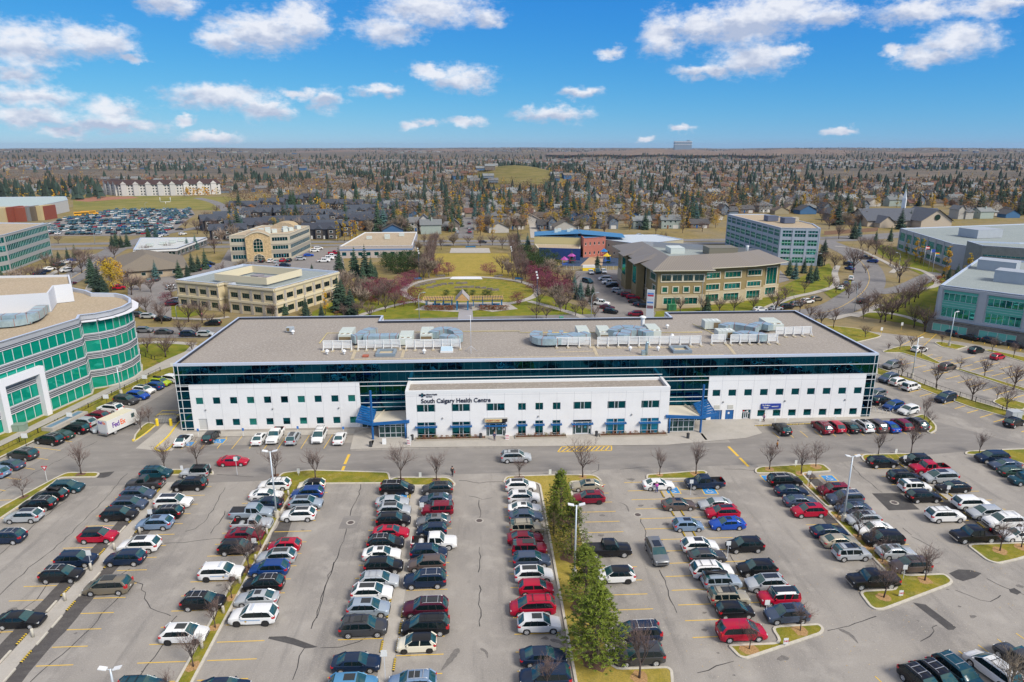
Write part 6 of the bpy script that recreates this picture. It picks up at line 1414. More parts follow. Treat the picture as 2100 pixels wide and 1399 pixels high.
# ---- right office, near
STG=mat('stone_grey_dark',(0.16,0.16,0.15),.85,var=.3,scale=1.5); PAL=mat('panel_pale_blue',(0.40,0.43,0.46),.55,var=.04,scale=.5)
A1=Vector((127.0,178.2)); u1=Vector((0.652,-0.758)); v1=Vector((0.70,0.714))
def q4(o,a,b): return [tuple(o),tuple(o+u1*a),tuple(o+u1*a+v1*b),tuple(o+v1*b)]
PR=q4(A1,62,66)
r12=office('office_building','pale office with green window grids and dark stone base on the right edge',PR,13.4,PAL,MEMB,floors=((4.8,12.2),),vis=[0,3],gl=GLT,fr=mat('frame_green',(.42,.60,.58),.4),mull=1.45,par=.5,wins=(8.0,2.3),piers=(10.3,1.7,.35,13.1),fw=.13,rev=.3,z0=3.9,bands=((4.0,4.6,.45,PAL),(12.4,13.0,.3,PAL)))
q=MB(); 
for a_,b_ in((PR[0],PR[1]),(PR[3],PR[0])):
    for k in range(6):
        bay_=math.dist(a_,b_)/round(math.dist(a_,b_)/10.3); s=k*bay_+1.15
        if s+bay_-2.3<math.dist(a_,b_): [wbox(q,a_,b_,s,s+bay_-2.3,-.2,.02-.01*i_,u_,v_,mat('spandrel_green2',(.08,.40,.32),.3)) for i_,(u_,v_) in enumerate(((7.4,9.4),(11.4,12.15)))]; [wbox(q,a_,b_,s,s+bay_-2.3,.0,.06,z_,z_+.1,mat('frame_green',(.42,.60,.58),.4)) for z_ in(8.0,8.7,9.35,11.4)]
q.build('spandrel',r12)
base=q4(A1-u1*1.4-v1*1.4,66,69); office('office_building','',base,3.95,STG,MEMB,floors=((.9,3.0),),vis=[0,3],gl=mat('curtained_glass',(.10,.48,.42),.3,spec=.8),fr=ALU,mull=2.0,par=.1,wins=(7.6,2.7),parent=r12,cap=STG)
for i,(a_,b_) in enumerate([(14,22),(27,30)]):
    c=A1+u1*a_+v1*b_; roof_box(r12,c.x-4,c.x+4,c.y-3,c.y+3,12.9,16.2,PAL,rz=-.86)
c=A1+u1*8+v1*42; roof_box(r12,c.x-5,c.x+5,c.y-3,c.y+3,12.9,16.0,PAL,rz=-.86)
# ---- right office, far wing
PF=[(211.5,333),(199.6,276.6),(202,270),(216,256.5),(222,262),(300,270),(300,352)]
r11=office('office_building','long low pale office with teal windows beyond the right foreground office',PF,10.6,PAL,MEMB,floors=((.8,3.0),(4.6,8.8)),vis=[0,2],gl=GLT,fr=ALU,mull=1.4,par=.4,wins=(6.2,1.6),piers=(7.8,1.0,.25,10.3))
roof_box(r11,222,236,296,306,10.3,14.0,PAL,rz=.2); roof_box(r11,262,280,290,303,10.3,14.6,mat('penthouse_green',(.42,.52,.50),.6),rz=.1)
PE=[(199,268),(196,255),(225,232),(262,232),(262,262),(216,262)]
office('office_building','taller grey entrance block joining the two right-hand offices',PE,13.0,mat('stone_panel',(.20,.22,.21),.7,var=.15,scale=.8),MEMB,par=.5,floors=((9.0,9.5),),vis=[1],gl=GLT,fr=ALU)
# ---- daycare with blue mural
YLW=mat('stucco_yellow',(.55,.48,.24),.85); PNK=mat('stucco_salmon',(.42,.15,.11),.85,var=.06,scale=1); MUR=mat('mural_blue',(.012,.045,.19),.7,var=.15,scale=.6); BRF=mat('roof_blue_metal',(.05,.20,.38),.5)
dc=office('daycare_building','yellow and salmon daycare with blue wavy roofs and a dark blue mural wall',[(27.5,327),(49.2,322),(51.5,340),(29,345)],8.6,YLW,BRF,floors=(),par=.2,cap=BRF)
office('x','',[(49.4,314.5),(60.6,319.5),(60,334),(49.6,334)],9.0,PNK,BRF,floors=((1.2,2.6),(5.6,7.0)),vis=[0],gl=GLD,fr=WST,wins=(1.0,1.6),parent=dc,par=.2,cap=PNK)
office('x','',[(60.8,320),(74,304.5),(98,320),(90,338),(62,338)],7.6,mat('stucco_greybeige',(.42,.39,.29),.85),mat('roof_pale_blue',(.52,.58,.62),.6),floors=((1.2,2.4),(4.6,5.8)),vis=[0],gl=GLD,fr=WST,wins=(1.1,2.4),parent=dc,par=.3)
office('x','',[(28,312.2),(46.8,307.4),(49.2,321.8),(27.6,326)],5.0,YLW,GRV2,parent=dc,par=.2,cap=TRW)
q=MB(); wbox(q,(28.5,311.8),(47.0,307.0),0,19,.02,.3,.1,5.3,MUR); q.build('mural_wall',dc)
q=MB(); q.add([(28,328,8.7),(49.4,323,10.2),(50,340,10.2),(29,344,8.7)],[(0,1,2,3)],BRF); q.add([(49.6,322,10.0),(70,320,8.4),(72,336,8.4),(50,338,10.4)],[(0,1,2,3)],BRF); q.build('blue_roof',dc)
for x,y in((38,334),(40,337),(44,333),(46,337)): roof_box(dc,x,x+1.6,y,y+1.6,9.3,10.9,UNIT)
# ---- low cream building behind the park trees
b7=office('low_building','low cream building with flat tan roof left of the park',[(-63.3,318.4),(-30,319.5),(-32,372),(-60,372)],5.6,mat('stucco_pinkbeige',(.48,.42,.38),.85),GRV2,floors=((1.0,2.8),),vis=[0],gl=GLW,fr=ALU,wins=(2.2,1.6),par=.4,cap=WST,bands=((3.6,4.2,.15,mat('band_blue',(.15,.25,.45),.6)),))
for x,y in((-55,345),(-47,352),(-46,345),(-40,356)): roof_box(b7,x,x+2.5,y,y+2,5.3,6.6,UNIT)
# ---- low commercial block and shingled building on the left
b3=office('low_building','low white-roofed commercial block on the left beyond the street',[(-158,322),(-140,326),(-141,366),(-175,366)],4.2,mat('stone_char',(.16,.15,.14),.8),mat('roof_white',(.55,.57,.55),.7),floors=((.8,2.7),),vis=[0,1],gl=GLD,fr=ALU,wins=(3.5,1.6),par=.4,bands=((3.0,3.7,.15,WST),))
for x,y in((-158,335),(-154,340),(-152,346),(-150,352)): roof_box(b3,x,x+2.5,y,y+2.5,4.0,5.2,UNIT)
SHG=mat('shingle_brown',(.20,.17,.13),.95,var=.2,scale=4); BEI=mat('stucco_beige',(.42,.34,.24),.85)
t=thing('low_building','beige building with a long brown shingled hip roof, left behind the spruces','building',(0,0,0)); w=MB()
Q=[(-140,268.5),(-117,279),(-132,310),(-158,300)]; w.prism(Q,0,3.2,BEI); w.build('wall',t)
q=MB(); O=inset(Q,-1.0); c1=Vector((-134,283)); c2=Vector((-142,297)); V=[(p[0],p[1],3.0) for p in O]+[(c1.x,c1.y,8.0),(c2.x,c2.y,8.0)]; 
area_ok=area(Q)>0; q.add(V,[(0,1,4),(1,2,5,4),(2,3,5),(3,0,4,5)],SHG); q.build('roof',t)
for s in(3,9,15,20): window(t,Q[0],Q[1],s,s+1.6,1.0,2.3,GLD,WST,off=.03)
# ---- teal office far left
office('office_building','teal-banded four-storey office at the far left edge behind the rounded one',[(-193.2,290.9),(-202,335),(-260,345),(-255,270),(-197,262)][::1],15.2,mat('panel_taupe',(.36,.36,.34),.7),GRV2,floors=((.8,3.0),(4.6,6.8),(8.4,10.8),(12.0,14.2)),vis=[0,1,2,3,4],gl=GLT,fr=ALU,mull=1.6,par=.5)
# ---- school in red, brown and cream
_q=[G(-120,462),G(87,447),G(143,433.5),G(139,425),G(-120,428)]
sc_=office('school_building','long pale-roofed school hall with red and dark panels, far left',[(p.x,p.y) for p in _q],9.0,mat('school_grey',(.50,.49,.46),.8),mat('roof_pale_green',(.42,.50,.48),.7),floors=(),par=.3)
q=MB()
for i,(xa,xb,c) in enumerate([(-30,14,(.50,.40,.22)),(17,30,(.24,.06,.035)),(33,54,(.27,.07,.04)),(56,63,(.20,.20,.20)),(64,76,(.14,.11,.08)),(77,90,(.52,.42,.22)),(91,97,(.24,.06,.035))]):
    p,p2=G(xa,457-i*.9),G(xb,456.5-i*.9); q.box(p.x,p2.x,p.y,p.y+14,0,9.6+.4*(i%2),mat('school_panel_%d'%i,c,.8))
q.build('accent_panel',sc_)
# ---- long apartment block with red-brown gables
ap=thing('apartment_block','long white four-storey apartment block with red-brown gabled roof beyond the field','apartment block',(0,0,0)); APW=mat('apartment_white',(.62,.60,.56),.8); RBR=mat('roof_redbrown',(.062,.036,.034),.9)
for (a_,b_) in(((-402,777),(-372,747)),((-372,747),(-312,752)),((-312,752),(-276,770))):
    Lw=math.dist(a_,b_); A_v,d_,n_=frame_at(a_,b_); w=MB(); wbox(w,a_,b_,0,Lw,-16,0,0,11.5,APW); w.build('wall',ap); q=MB()
    e=[A_v+d_*s+n_*o for s,o in((-1,1),(Lw+1,1),(Lw+1,-17),(-1,-17))]; r=[A_v+d_*s-n_*8 for s in(3,Lw-3)]
    q.add([(p.x,p.y,11.4) for p in e]+[(p.x,p.y,16) for p in r],[(0,1,5,4),(1,2,5),(2,3,4,5),(3,0,4)],RBR); q.build('roof',ap)
    k=int(Lw/12)
    for j in range(k):
        s=(j+.5)*Lw/k; q=MB(); wbox(q,a_,b_,s-2.6,s+2.6,0,1.6,0,12.0,APW); P=[A_v+d_*(s+ds)+n_*o for ds,o in((-3.2,2.0),(3.2,2.0),(3.2,-6),(-3.2,-6),(0,2.0),(0,-6))]
        q.add([(p.x,p.y,z) for p,z in zip(P,(11.8,11.8,11.8,11.8,14.8,14.8))],[(0,4,5,3),(4,1,2,5)],RBR); q.add([(P[0].x,P[0].y,11.8),(P[1].x,P[1].y,11.8),(P[4].x,P[4].y,14.7)],[(0,1,2)],APW); q.build('gable_bay',ap)
    for f_ in range(4):
        q=MB()
        for j in range(int(Lw/3)): wbox(q,a_,b_,j*3+.8,j*3+2.0,.0,.06,1+f_*2.8,2.3+f_*2.8,GLD)
        q.build('window_row',ap)
# ---- church
ch=thing('church','grey-roofed church with a white steeple and a round window, far right','church',(0,0,0)); CHW=mat('church_stone',(.52,.44,.34),.85); CHR=mat('church_roof',(.10,.11,.13),.9,var=.1,scale=1)
def gable(par,x0,x1,y0,y1,h,rh,axis,wmx,rmx,ov=.6,names=('wall','roof')):
    w=MB(); w.box(x0,x1,y0,y1,0,h,wmx)
    if axis=='x': ym=(y0+y1)/2; w.add([(x0,y0,h),(x0,y1,h),(x0,ym,h+rh)],[(0,2,1)],wmx); w.add([(x1,y0,h),(x1,y1,h),(x1,ym,h+rh)],[(0,1,2)],wmx); V=[(x0-ov,y0-ov,h-.2),(x1+ov,y0-ov,h-.2),(x1+ov,y1+ov,h-.2),(x0-ov,y1+ov,h-.2),(x0-ov,ym,h+rh+.15),(x1+ov,ym,h+rh+.15)]; F=[(0,1,5,4),(2,3,4,5)]
    else: xm=(x0+x1)/2; w.add([(x0,y0,h),(x1,y0,h),(xm,y0,h+rh)],[(0,1,2)],wmx); w.add([(x0,y1,h),(x1,y1,h),(xm,y1,h+rh)],[(0,2,1)],wmx); V=[(x0-ov,y0-ov,h-.2),(x0-ov,y1+ov,h-.2),(xm,y1+ov,h+rh+.15),(xm,y0-ov,h+rh+.15),(x1+ov,y0-ov,h-.2),(x1+ov,y1+ov,h-.2)]; F=[(0,3,2,1),(3,4,5,2)]
    w.build(names[0],par); q=MB(); q.add(V,F,rmx); q.build(names[1],par)
gable(ch,252,304,432,456,4,6.5,'x',CHW,CHR,1); gable(ch,281,301,422,446,4.5,7,'y',CHW,CHR,1); gable(ch,256,266,425,436,3,4,'y',CHW,CHR)
q=MB(); q.tube([(291,421.8,6.8),(291,421.6,6.8)],1.8,GLD,16,smooth=False); q.build('round_window',ch)
q=MB(); q.tube([(283,446,10),(283,446,17)],1.6,WST,4,smooth=False); q.tube([(283,446,17),(283,446,23)],[1.3,.05],WST,4,smooth=False); q.build('steeple',ch)
# ---- far block on the skyline
fb=thing('far_building','wide pale glass building standing alone on the right skyline','building',(0,0,0)); p=G(1398,322); 
_s=2.3
# ================================================================ TERRAIN TO THE HORIZON
FARG=ground_mat('far_land',[(0.155,0.125,0.095),(0.105,0.095,0.075),(0.235,0.185,0.13),(0.085,0.085,0.07),(0.27,0.235,0.17)],[(0.0016,0.0035,1),(0.004,0.008,1),(0.012,0.02,1),(0.03,0.05,1)],[0.8,0.6,0.6,0.45],rough=1,stops=[(0.42,0.6),(0.5,0.66),(0.48,0.64),(0.54,0.64)])
NEARG=ground_mat('near_ground',[(0.28,0.205,0.075),(0.19,0.16,0.045),(0.33,0.245,0.11),(0.15,0.14,0.06),(0.24,0.21,0.16)],[(0.02,0.02,1),(0.08,0.08,1),(0.4,0.4,1),(0.03,0.03,1)],[0.8,0.7,0.5,0.5],rough=1)
def ridge(d,a):      # ground height by distance and bearing
    h=0
    if d>2600:
        t=min(1,(d-2600)/1800); h-=22*math.sin(math.pi*min(1,(d-2600)/2600)) if d<5200 else 0
    s=max(0,min(1,(d-4300-350*math.sin(a*9)-220*math.sin(a*23))/500)); h+=s*(13+5*math.sin(a*13+1)+3*math.sin(a*31))*(0.75+0.45*max(0,min(1,(a-0.05)*4)))
    s2=max(0,min(1,(d-8500)/2500)); h+=s2*(6+5*math.sin(a*5+2))
    return h
mb=MB(); rings=[0,120,240,400,600,900,1300,1800,2300,2700,3100,3500,3800,4050,4300,4450,4600,4750,4900,5200,5600,6200,7000,8000,9000,10000,11500,13500]
NA=120; a0,a1=-1.05,1.15; vs=[];fs=[]
for d in rings:
    for k in range(NA+1):
        a=a0+(a1-a0)*k/NA; hz=ridge(d,a)+(-.06)
        if d>3000: hz+=3*math.sin(a*60+d*.01)*min(1,(d-3000)/1500)
        vs.append((max(d,1)*math.sin(a)*1.0,max(d,1)*math.cos(a)-60,hz))
for i in range(len(rings)-1):
    for k in range(NA): fs.append((i*(NA+1)+k,i*(NA+1)+k+1,(i+1)*(NA+1)+k+1,(i+1)*(NA+1)+k))
fs=[f[::-1] for f in fs]; mb.add(vs,fs,FARG); 
mb.m=[0 if sum(math.hypot(vs[i][0],vs[i][1]) for i in f)/4>1150 else 1 for f in fs]; mb.mats.append(NEARG)
tag(mb.build('ground'),kind='structure')
HILLM=ground_mat('bluff_soil',[(0.20,0.145,0.11),(0.30,0.23,0.165),(0.12,0.09,0.075)],[(0.004,0.012,1),(0.012,0.03,1)],[0.8,0.6],rough=1)
def bluff(a,b,d,h,seed,m=HILLM):
    r=random.Random(seed); mb=MB(); n=60; vs=[]
    for k in range(n+1):
        t=k/n; an=a+(b-a)*t; e=math.sin(math.pi*t)**.35; hh=h*e*(.75+.25*math.sin(t*17+seed)+.12*math.sin(t*53)); gul=160*math.sin(t*37+seed)+90*math.sin(t*83)
        for dd,hz in((d-300+gul,-2),(d-60+gul*.6,hh*.55),(d+200,hh),(d+1500,hh*.9)): vs.append((dd*math.sin(an),dd*math.cos(an),hz))
    fs=[(4*k+j,4*k+4+j,4*k+5+j,4*k+1+j) for k in range(n) for j in range(3)]; mb.add(vs,fs,m,True); tag(mb.build('hills'),kind='structure')
bluff(0.10,0.62,4700,34,3); bluff(-0.25,0.16,5600,24,5); bluff(0.33,1.0,7800,34,8,FARG); bluff(-0.95,-0.05,7200,26,2,FARG)
# the grassy knoll in the residential area
kc=G(1062,388); mb=MB(); n=28; vs=[];fs=[]; 
for j in range(9):
    t=j/8; r_=1-t; 
    for k in range(n): vs.append((kc.x+115*r_*math.cos(2*math.pi*k/n),kc.y+75+105*r_*math.sin(2*math.pi*k/n),26*(math.sin(t*math.pi/2)**1.4)))
for j in range(8):
    for k in range(n): fs.append((j*n+k,j*n+(k+1)%n,(j+1)*n+(k+1)%n,(j+1)*n+k))
mb.add(vs,fs,ground_mat('knoll_grass',[(0.17,0.15,0.05),(0.115,0.115,0.04),(0.24,0.19,0.08)],[(0.02,0.03,1),(0.06,0.09,1)],[.9,.7],rough=1),True); tag(mb.build('hill'),kind='structure')
def knoll(x,y):
    dx,dy=(x-kc.x)/115,(y-kc.y-75)/105; r_=math.hypot(dx,dy)
    return 0 if r_>=1 else 26*(math.sin((1-r_)*math.pi/2)**1.4)
# ================================================================ STREETS, LAWNS AND LOTS BEYOND THE CENTRE
ROADM=ground_mat('road_asphalt',[(0.22,0.21,0.205),(0.17,0.165,0.16),(0.27,0.26,0.25)],[(0.08,0.08,1),(0.6,0.6,1)],[0.7,0.5])
path('road',[(-260,690),(-100,640),(30,606),(110,588),(165,560),(205,530),(240,510),(262,500)],10.5,ROADM,0.03)
path('road',[(-100,640),(60,690),(277,682),(440,681),(700,668),(1000,659),(1300,652),(1560,648),(1690,640),(1755,610),(1781,580),(1778,552),(1755,525),(1722,508),(1690,495)],11.5,ROADM,0.02)
path('avenue',[(-260,532),(-60,516),(250,508),(470,506),(700,503),(1000,501),(1340,500),(1690,494),(1900,482),(2300,462)],9,ROADM,0.02)
path('avenue',[(-260,517),(-60,506),(250,499),(470,497.5),(700,496),(1000,494.5),(1340,493.5),(1690,488),(1900,476),(2300,457)],9,ROADM,0.02)
path('street',[(951,489),(953,470),(956,450),(957,435),(956,420),(950,405)],11,ROADM,0.03)
path('street',[(1099,488),(1096,470),(1093,450),(1090,430)],6,CONC,0.03)
path('street',[(262,500),(330,480),(430,462),(468,442),(462,428),(440,415),(405,406)],9,ROADM,0.03); path('street',[(455,424),(540,414),(640,412)],8,ROADM,0.035)
path('street',[(510,500),(522,470),(540,455)],6,ROADM,0.03)
path('road_line',[(-100,641),(60,691),(277,683),(440,682),(1000,660),(1300,653),(1560,649),(1690,641),(1755,611),(1781,581),(1778,553),(1755,526)],.14,YEL,0.05); path('road_line',[(30,606),(110,588),(165,560),(205,530)],.2,YEL,0.05)
LOTM=ground_mat('lot_asphalt_far',[(0.25,0.23,0.215),(0.20,0.19,0.18),(0.30,0.28,0.26)],[(0.05,0.05,1),(0.4,0.4,1)],[0.7,0.5])
sheet('parking_lot',[(600,512),(700,506),(706,545),(700,590),(640,600),(560,556),(470,560),(440,560),(468,512)],LOTM,0.02)
sheet('parking_lot',[(262,590),(360,556),(470,536),(480,556),(350,600),(352,655),(300,640),(262,610)],LOTM,0.02)
sheet('parking_lot',[(1180,556),(1290,553),(1282,580),(1345,642),(1340,655),(1230,655),(1205,620),(1180,585)],LOTM,0.02)
sheet('parking_lot',[(1550,560),(1600,555),(1620,575),(1560,590)],LOTM,0.02)
sheet('parking_lot',[(60,484),(75,462),(140,446),(235,430),(392,428),(400,440),(345,482),(225,484)],LOTM,0.02)
path('footpath',[(1553,640),(1620,612),(1672,600),(1713,585),(1712,560),(1718,545)],2.4,CONC,0.06); path('footpath',[(1705,655),(1780,640),(1850,648),(1920,672)],2.4,CONC,0.06); path('footpath',[(1752,650),(1806,625)],2.4,CONC,0.065); path('footpath',[(1712,505),(1760,512),(1820,540),(1842,556)],2.2,CONC,0.06)
path('driveway',[(1795,600),(1850,592),(1900,570),(1925,560)],7,ROADM,0.04); path('footpath',[(1828,560),(1850,548),(1892,556),(1920,575),(1915,588),(1860,598)],2.2,CONC,0.07)
path('footpath',[(186,642),(300,650),(420,655),(470,650)],2.2,CONC,0.06); path('footpath',[(280,705),(330,702),(400,706)],2.2,CONC,0.06); path('footpath',[(180,598),(186,585),(205,560),(240,540)],2.2,CONC,0.06); path('footpath',[(60,590),(110,560),(150,540),(190,522)],2.4,CONC,0.06)
sheet('lawn',[(300,618),(405,634),(412,645),(380,652),(300,645),(290,630)],GRG,0.03); sheet('lawn',[(285,702),(395,706),(385,722),(330,744),(290,736)],GRG,0.03)
sheet('lawn',[(640,660),(640,640),(720,600),(860,600),(1100,600),(1210,635),(1300,668),(640,668)],GRG,0.02); sheet('lawn',[(1335,640),(1420,632),(1560,612),(1600,598),(1690,575),(1700,590),(1640,612),(1540,645),(1335,652)],GRG,0.03)
sheet('lawn',[(1752,646),(1800,628),(1850,600),(1935,570),(1950,600),(1930,640),(1900,672)],GRG,0.03); sheet('lawn',[(1800,500),(1855,512),(1930,560),(1900,568),(1850,545),(1800,520)],GRG,0.03); sheet('lawn',[(1600,590),(1700,540),(1712,560),(1712,585),(1640,606)],GRG,0.035)
sheet('lawn',[(1690,600),(1745,575),(1745,590),(1705,612)],GRG,0.04)
sheet('park_lawn',[(885,520),(1040,520),(1068,560),(1072,568),(860,568),(868,545)],GRD,0.03)
sheet('school_field',[(150,432),(150,405),(290,402),(470,404),(560,422),(540,432),(390,430)],ground_mat('field_grass',[(0.22,0.20,0.05),(0.13,0.15,0.03),(0.32,0.26,0.09)],[(0.01,0.03,1),(0.05,0.08,1)],[0.8,0.6],rough=1),0.03)
sheet('infield',[(150,411),(190,404),(270,403),(285,406),(230,410),(180,414)],mat('infield_clay',(0.34,0.15,0.09),.95),0.06)
# park paths
ov=[G(965+ (138)*math.cos(t),598+30*math.sin(t)) for t in [2*math.pi*k/40 for k in range(41)]]
mb=MB(); ribbon(mb,ov,2.6,0.06,CONC); tag(mb.build('footpath'),kind='structure')
mb=MB(); ov2=[G(965+ (128)*math.cos(t),598+27*math.sin(t)) for t in [2*math.pi*k/40 for k in range(40)]]; tri_poly(mb,ov2,0.045,GRG if False else GR); tag(mb.build('park_lawn'),kind='structure')
path('footpath',[(690,665),(760,640),(830,622),(870,618)],2.2,CONC,0.06); path('footpath',[(1085,618),(1130,630),(1180,645),(1230,668)],2.4,CONC,0.06)
sheet('paved_plaza',[(850,636),(880,622),(1040,620),(1062,634),(1010,640),(985,636),(948,640),(930,640),(900,638)],CONC,0.05); sheet('paved_steps',[(938,660),(943,626),(968,626),(971,660)],mat('paver_grey',(.34,.33,.34),.9),0.07)
sheet('paved_strip',[(928,568),(986,568),(990,573),(922,573)],WST,0.07); sheet('paved_court',[(925,509),(1003,509),(1006,519),(922,519)],CONC,0.05)
sheet('playground_floor',[(1150,546),(1290,546),(1290,530),(1180,525)],mat('play_surface_blue',(.03,.06,.12),.9),0.05); sheet('playground_path',[(1190,545),(1215,522),(1240,520),(1235,545)],mat('paver_tan',(.45,.32,.20),.9),0.06)
# ================================================================ VEGETATION PROTOTYPES
BARK=mat('bark_grey',(0.13,0.10,0.085),.95); BARKD=mat('bark_dark',(0.09,0.066,0.056),.95); TWIG=mat('twigs',(0.19,0.13,0.11),.95); TWIGB=mat('twigs_pale',(0.27,0.215,0.16),.95,objvar=.2,var=.1)
SPR=mat('spruce_needles',(0.022,0.048,0.028),.9,col2=(0.045,0.085,0.050),scale=1.6,objvar=.35,var=.1); SPB=mat('spruce_blue',(0.035,0.085,0.080),.9,col2=(0.07,0.14,0.13),scale=1.6,objvar=.25)
PIN=mat('pine_needles',(0.055,0.10,0.010),.9,col2=(0.26,0.31,0.03),scale=2.2); PIN2=mat('pine_needles_dark',(0.02,0.05,0.012),.9,col2=(0.05,0.09,0.02),scale=1.5)
YLF=mat('leaves_yellow',(0.62,0.38,0.025),.9,col2=(0.42,0.30,0.03),scale=1.2,objvar=.25,var=.1); ORF=mat('leaves_orange',(0.50,0.20,0.03),.9,col2=(0.36,0.20,0.05),scale=1.2,objvar=.25); PUF=mat('leaves_purple',(0.24,0.05,0.085),.9,col2=(0.13,0.03,0.05),scale=1.2,objvar=.2); OLF=mat('leaves_olive',(0.22,0.19,0.05),.9,col2=(0.13,0.13,0.04),scale=1.2,objvar=.25); BRF_=mat('leaves_rust',(0.28,0.10,0.04),.9,col2=(0.18,0.08,0.03),scale=1.2,objvar=.2)
def leaf(mb,c,s,m,r):
    a=Vector((r.gauss(0,1),r.gauss(0,1),r.gauss(0,1)*.7)).normalized(); b=a.orthogonal().normalized(); 
    k=r.uniform(0,6.28); b=(Matrix.Rotation(k,3,a)@b); d=a.cross(b); c=Vector(c)
    mb.add([c+b*s,c+d*s*.7,c-b*s*.8,c-d*s*.6],[(0,1,2,3)],m)
def bare(seed,h=1.0,levels=4,nb=4,spread=.62,m=None,mt=None,twig=1.0,trunk_h=.28):
    """bare tree of height 1: trunk mesh + crown mesh of branches and twigs"""
    r=random.Random(seed); T=MB(); K=MB(); m=m or BARKD; mt=mt or TWIG
    th=trunk_h; p0=Vector((0,0,0)); p1=Vector((r.uniform(-.015,.015),r.uniform(-.015,.015),th)); T.tube([p0,p0.lerp(p1,.5)+Vector((.004,0,0)),p1],[.020,.016,.014],m,6)
    def grow(p,d,L_,rad,lev):
        n=3; pts=[p]; q=p; dd=d.copy()
        for i in range(n):
            dd=(dd+Vector((r.uniform(-.16,.16),r.uniform(-.16,.16),r.uniform(-.02,.14)))).normalized(); q=q+dd*(L_/n); pts.append(q)
        K.tube(pts,[rad,rad*.8,rad*.6,rad*.4],m if lev<2 else mt,3 if lev else 4,caps=False,smooth=False)
        if lev<levels:
            for i in range(nb+(1 if lev==0 else 0)):
                t=r.uniform(.3,1.0); k=min(n-1,int(t*n)); s=pts[k].lerp(pts[k+1],t*n-k); ax=Vector((r.gauss(0,1),r.gauss(0,1),r.gauss(0,.4))); ax=(ax-dd*ax.dot(dd)).normalized(); nd=(dd*(1-spread*.55)+ax*spread*r.uniform(.6,1.15)+Vector((0,0,.12))).normalized()
                grow(s,nd,L_*r.uniform(.50,.74),rad*.52,lev+1)
    for i in range(5):
        a=i*2*math.pi/5+r.uniform(-.4,.4); s=p0.lerp(p1,.75+.25*i/4); d=Vector((math.cos(a)*spread*.8,math.sin(a)*spread*.8,1)).normalized(); grow(s,d,.40*r.uniform(.8,1.1),.0095*twig,0)
    grow(p1,Vector((0,0,1)),.42,.011*twig,0)
    zmax=max(v[2] for v in K.v); K.v=[(x/zmax,y/zmax,z/zmax) for x,y,z in K.v]; T.v=[(x/zmax,y/zmax,z/zmax) for x,y,z in T.v]
    return T,K
def spruce(seed,m,w=.22,wh=15,nb=9,sub=2,base=.05):
    r=random.Random(seed); T=MB(); K=MB(); T.tube([(0,0,0),(0,0,.96)],[.016,.003],BARKD,5)
    for i in range(wh):
        t=i/(wh-1); z=base+(.98-base)*t**.93; R=w*(1-t)**.85*r.uniform(.88,1.12)+.008
        for k in range(nb if t<.8 else max(4,nb-3)):
            a=2*math.pi*(k+r.uniform(-.35,.35))/nb+i*.7; rr=R*r.uniform(.72,1.15); dr=rr*r.uniform(.25,.42)
            ca,sa=math.cos(a),math.sin(a); wd=rr*.42; tip=Vector((ca*rr,sa*rr,z-dr)); root=Vector((0,0,z+.02)); side=Vector((-sa,ca,0))
            for j in range(sub):
                f0,f1=j/sub,(j+1)/sub; a0_,b0_=root.lerp(tip,f0),root.lerp(tip,f1); up=Vector((0,0,.018*(1-t)+.006))
                w0=wd*(.25+.75*math.sin(math.pi*min(1,f0*.9+.1))) if j else .2*wd; w1=wd*(.6 if j<sub-1 else .12)
                K.add([a0_+side*w0-up*.6,a0_-side*w0-up*.6,b0_-side*w1-up,b0_+side*w1-up,a0_+up,b0_+up*.7],[(0,4,5,3),(4,1,2,5)],m)
            if sub>1:
                for j in range(2):
                    s=root.lerp(tip,r.uniform(.4,.95)); e=s+side*wd*r.uniform(-1.5,1.5)+Vector((ca,sa,0))*rr*.14-Vector((0,0,r.uniform(0,.02))); n2=Vector((ca,sa,.5)).normalized()*rr*.10
                    K.add([s+n2*.6,s-n2,e],[(0,1,2)],m)
    K.add([(-.01,0,.93),(.01,0,.93),(0,0,1.0),(0,-.01,.93),(0,.01,.93)],[(0,1,2),(3,4,2)],m)
    return T,K
def leafy(seed,m,rx=.28,z0=.2,nl=900,ls=.022,shape='oval',clumps=26,fill=.95):
    r=random.Random(seed); T=MB(); K=MB(); T.tube([(0,0,0),(.005,0,z0+.1),(0,.005,.8)],[.018,.013,.004],BARK,5)
    cl=[]
    for i in range(clumps):
        t=r.random(); 
        if shape=='col': z=z0+(1-z0)*t; R=rx*(math.sin(math.pi*min(.98,t*.85+.12))**.5)
        else: z=z0+(1-z0)*t; R=rx*math.sqrt(max(0,1-(2*t-1)**2))
        a=r.uniform(0,6.28); q=R*math.sqrt(r.random()); cl.append((Vector((q*math.cos(a),q*math.sin(a),z)),r.uniform(.35,.62)*rx*(.8 if shape=='col' else 1)))
    for c,s in cl[:8]: K.tube([(0,0,max(z0*.8,c.z*.55)),c],[.007,.003],BARK,3,caps=False)
    for i in range(nl):
        c,s=cl[r.randrange(len(cl))]; v=Vector((r.gauss(0,1),r.gauss(0,1),r.gauss(0,1))).normalized()*s*r.random()**.45; v.z*=1.1 if shape=='col' else .8; p=c+v
        if p.z>1: p.z=1
        leaf(K,p,ls*r.uniform(.7,1.3),m,r)
    return T,K
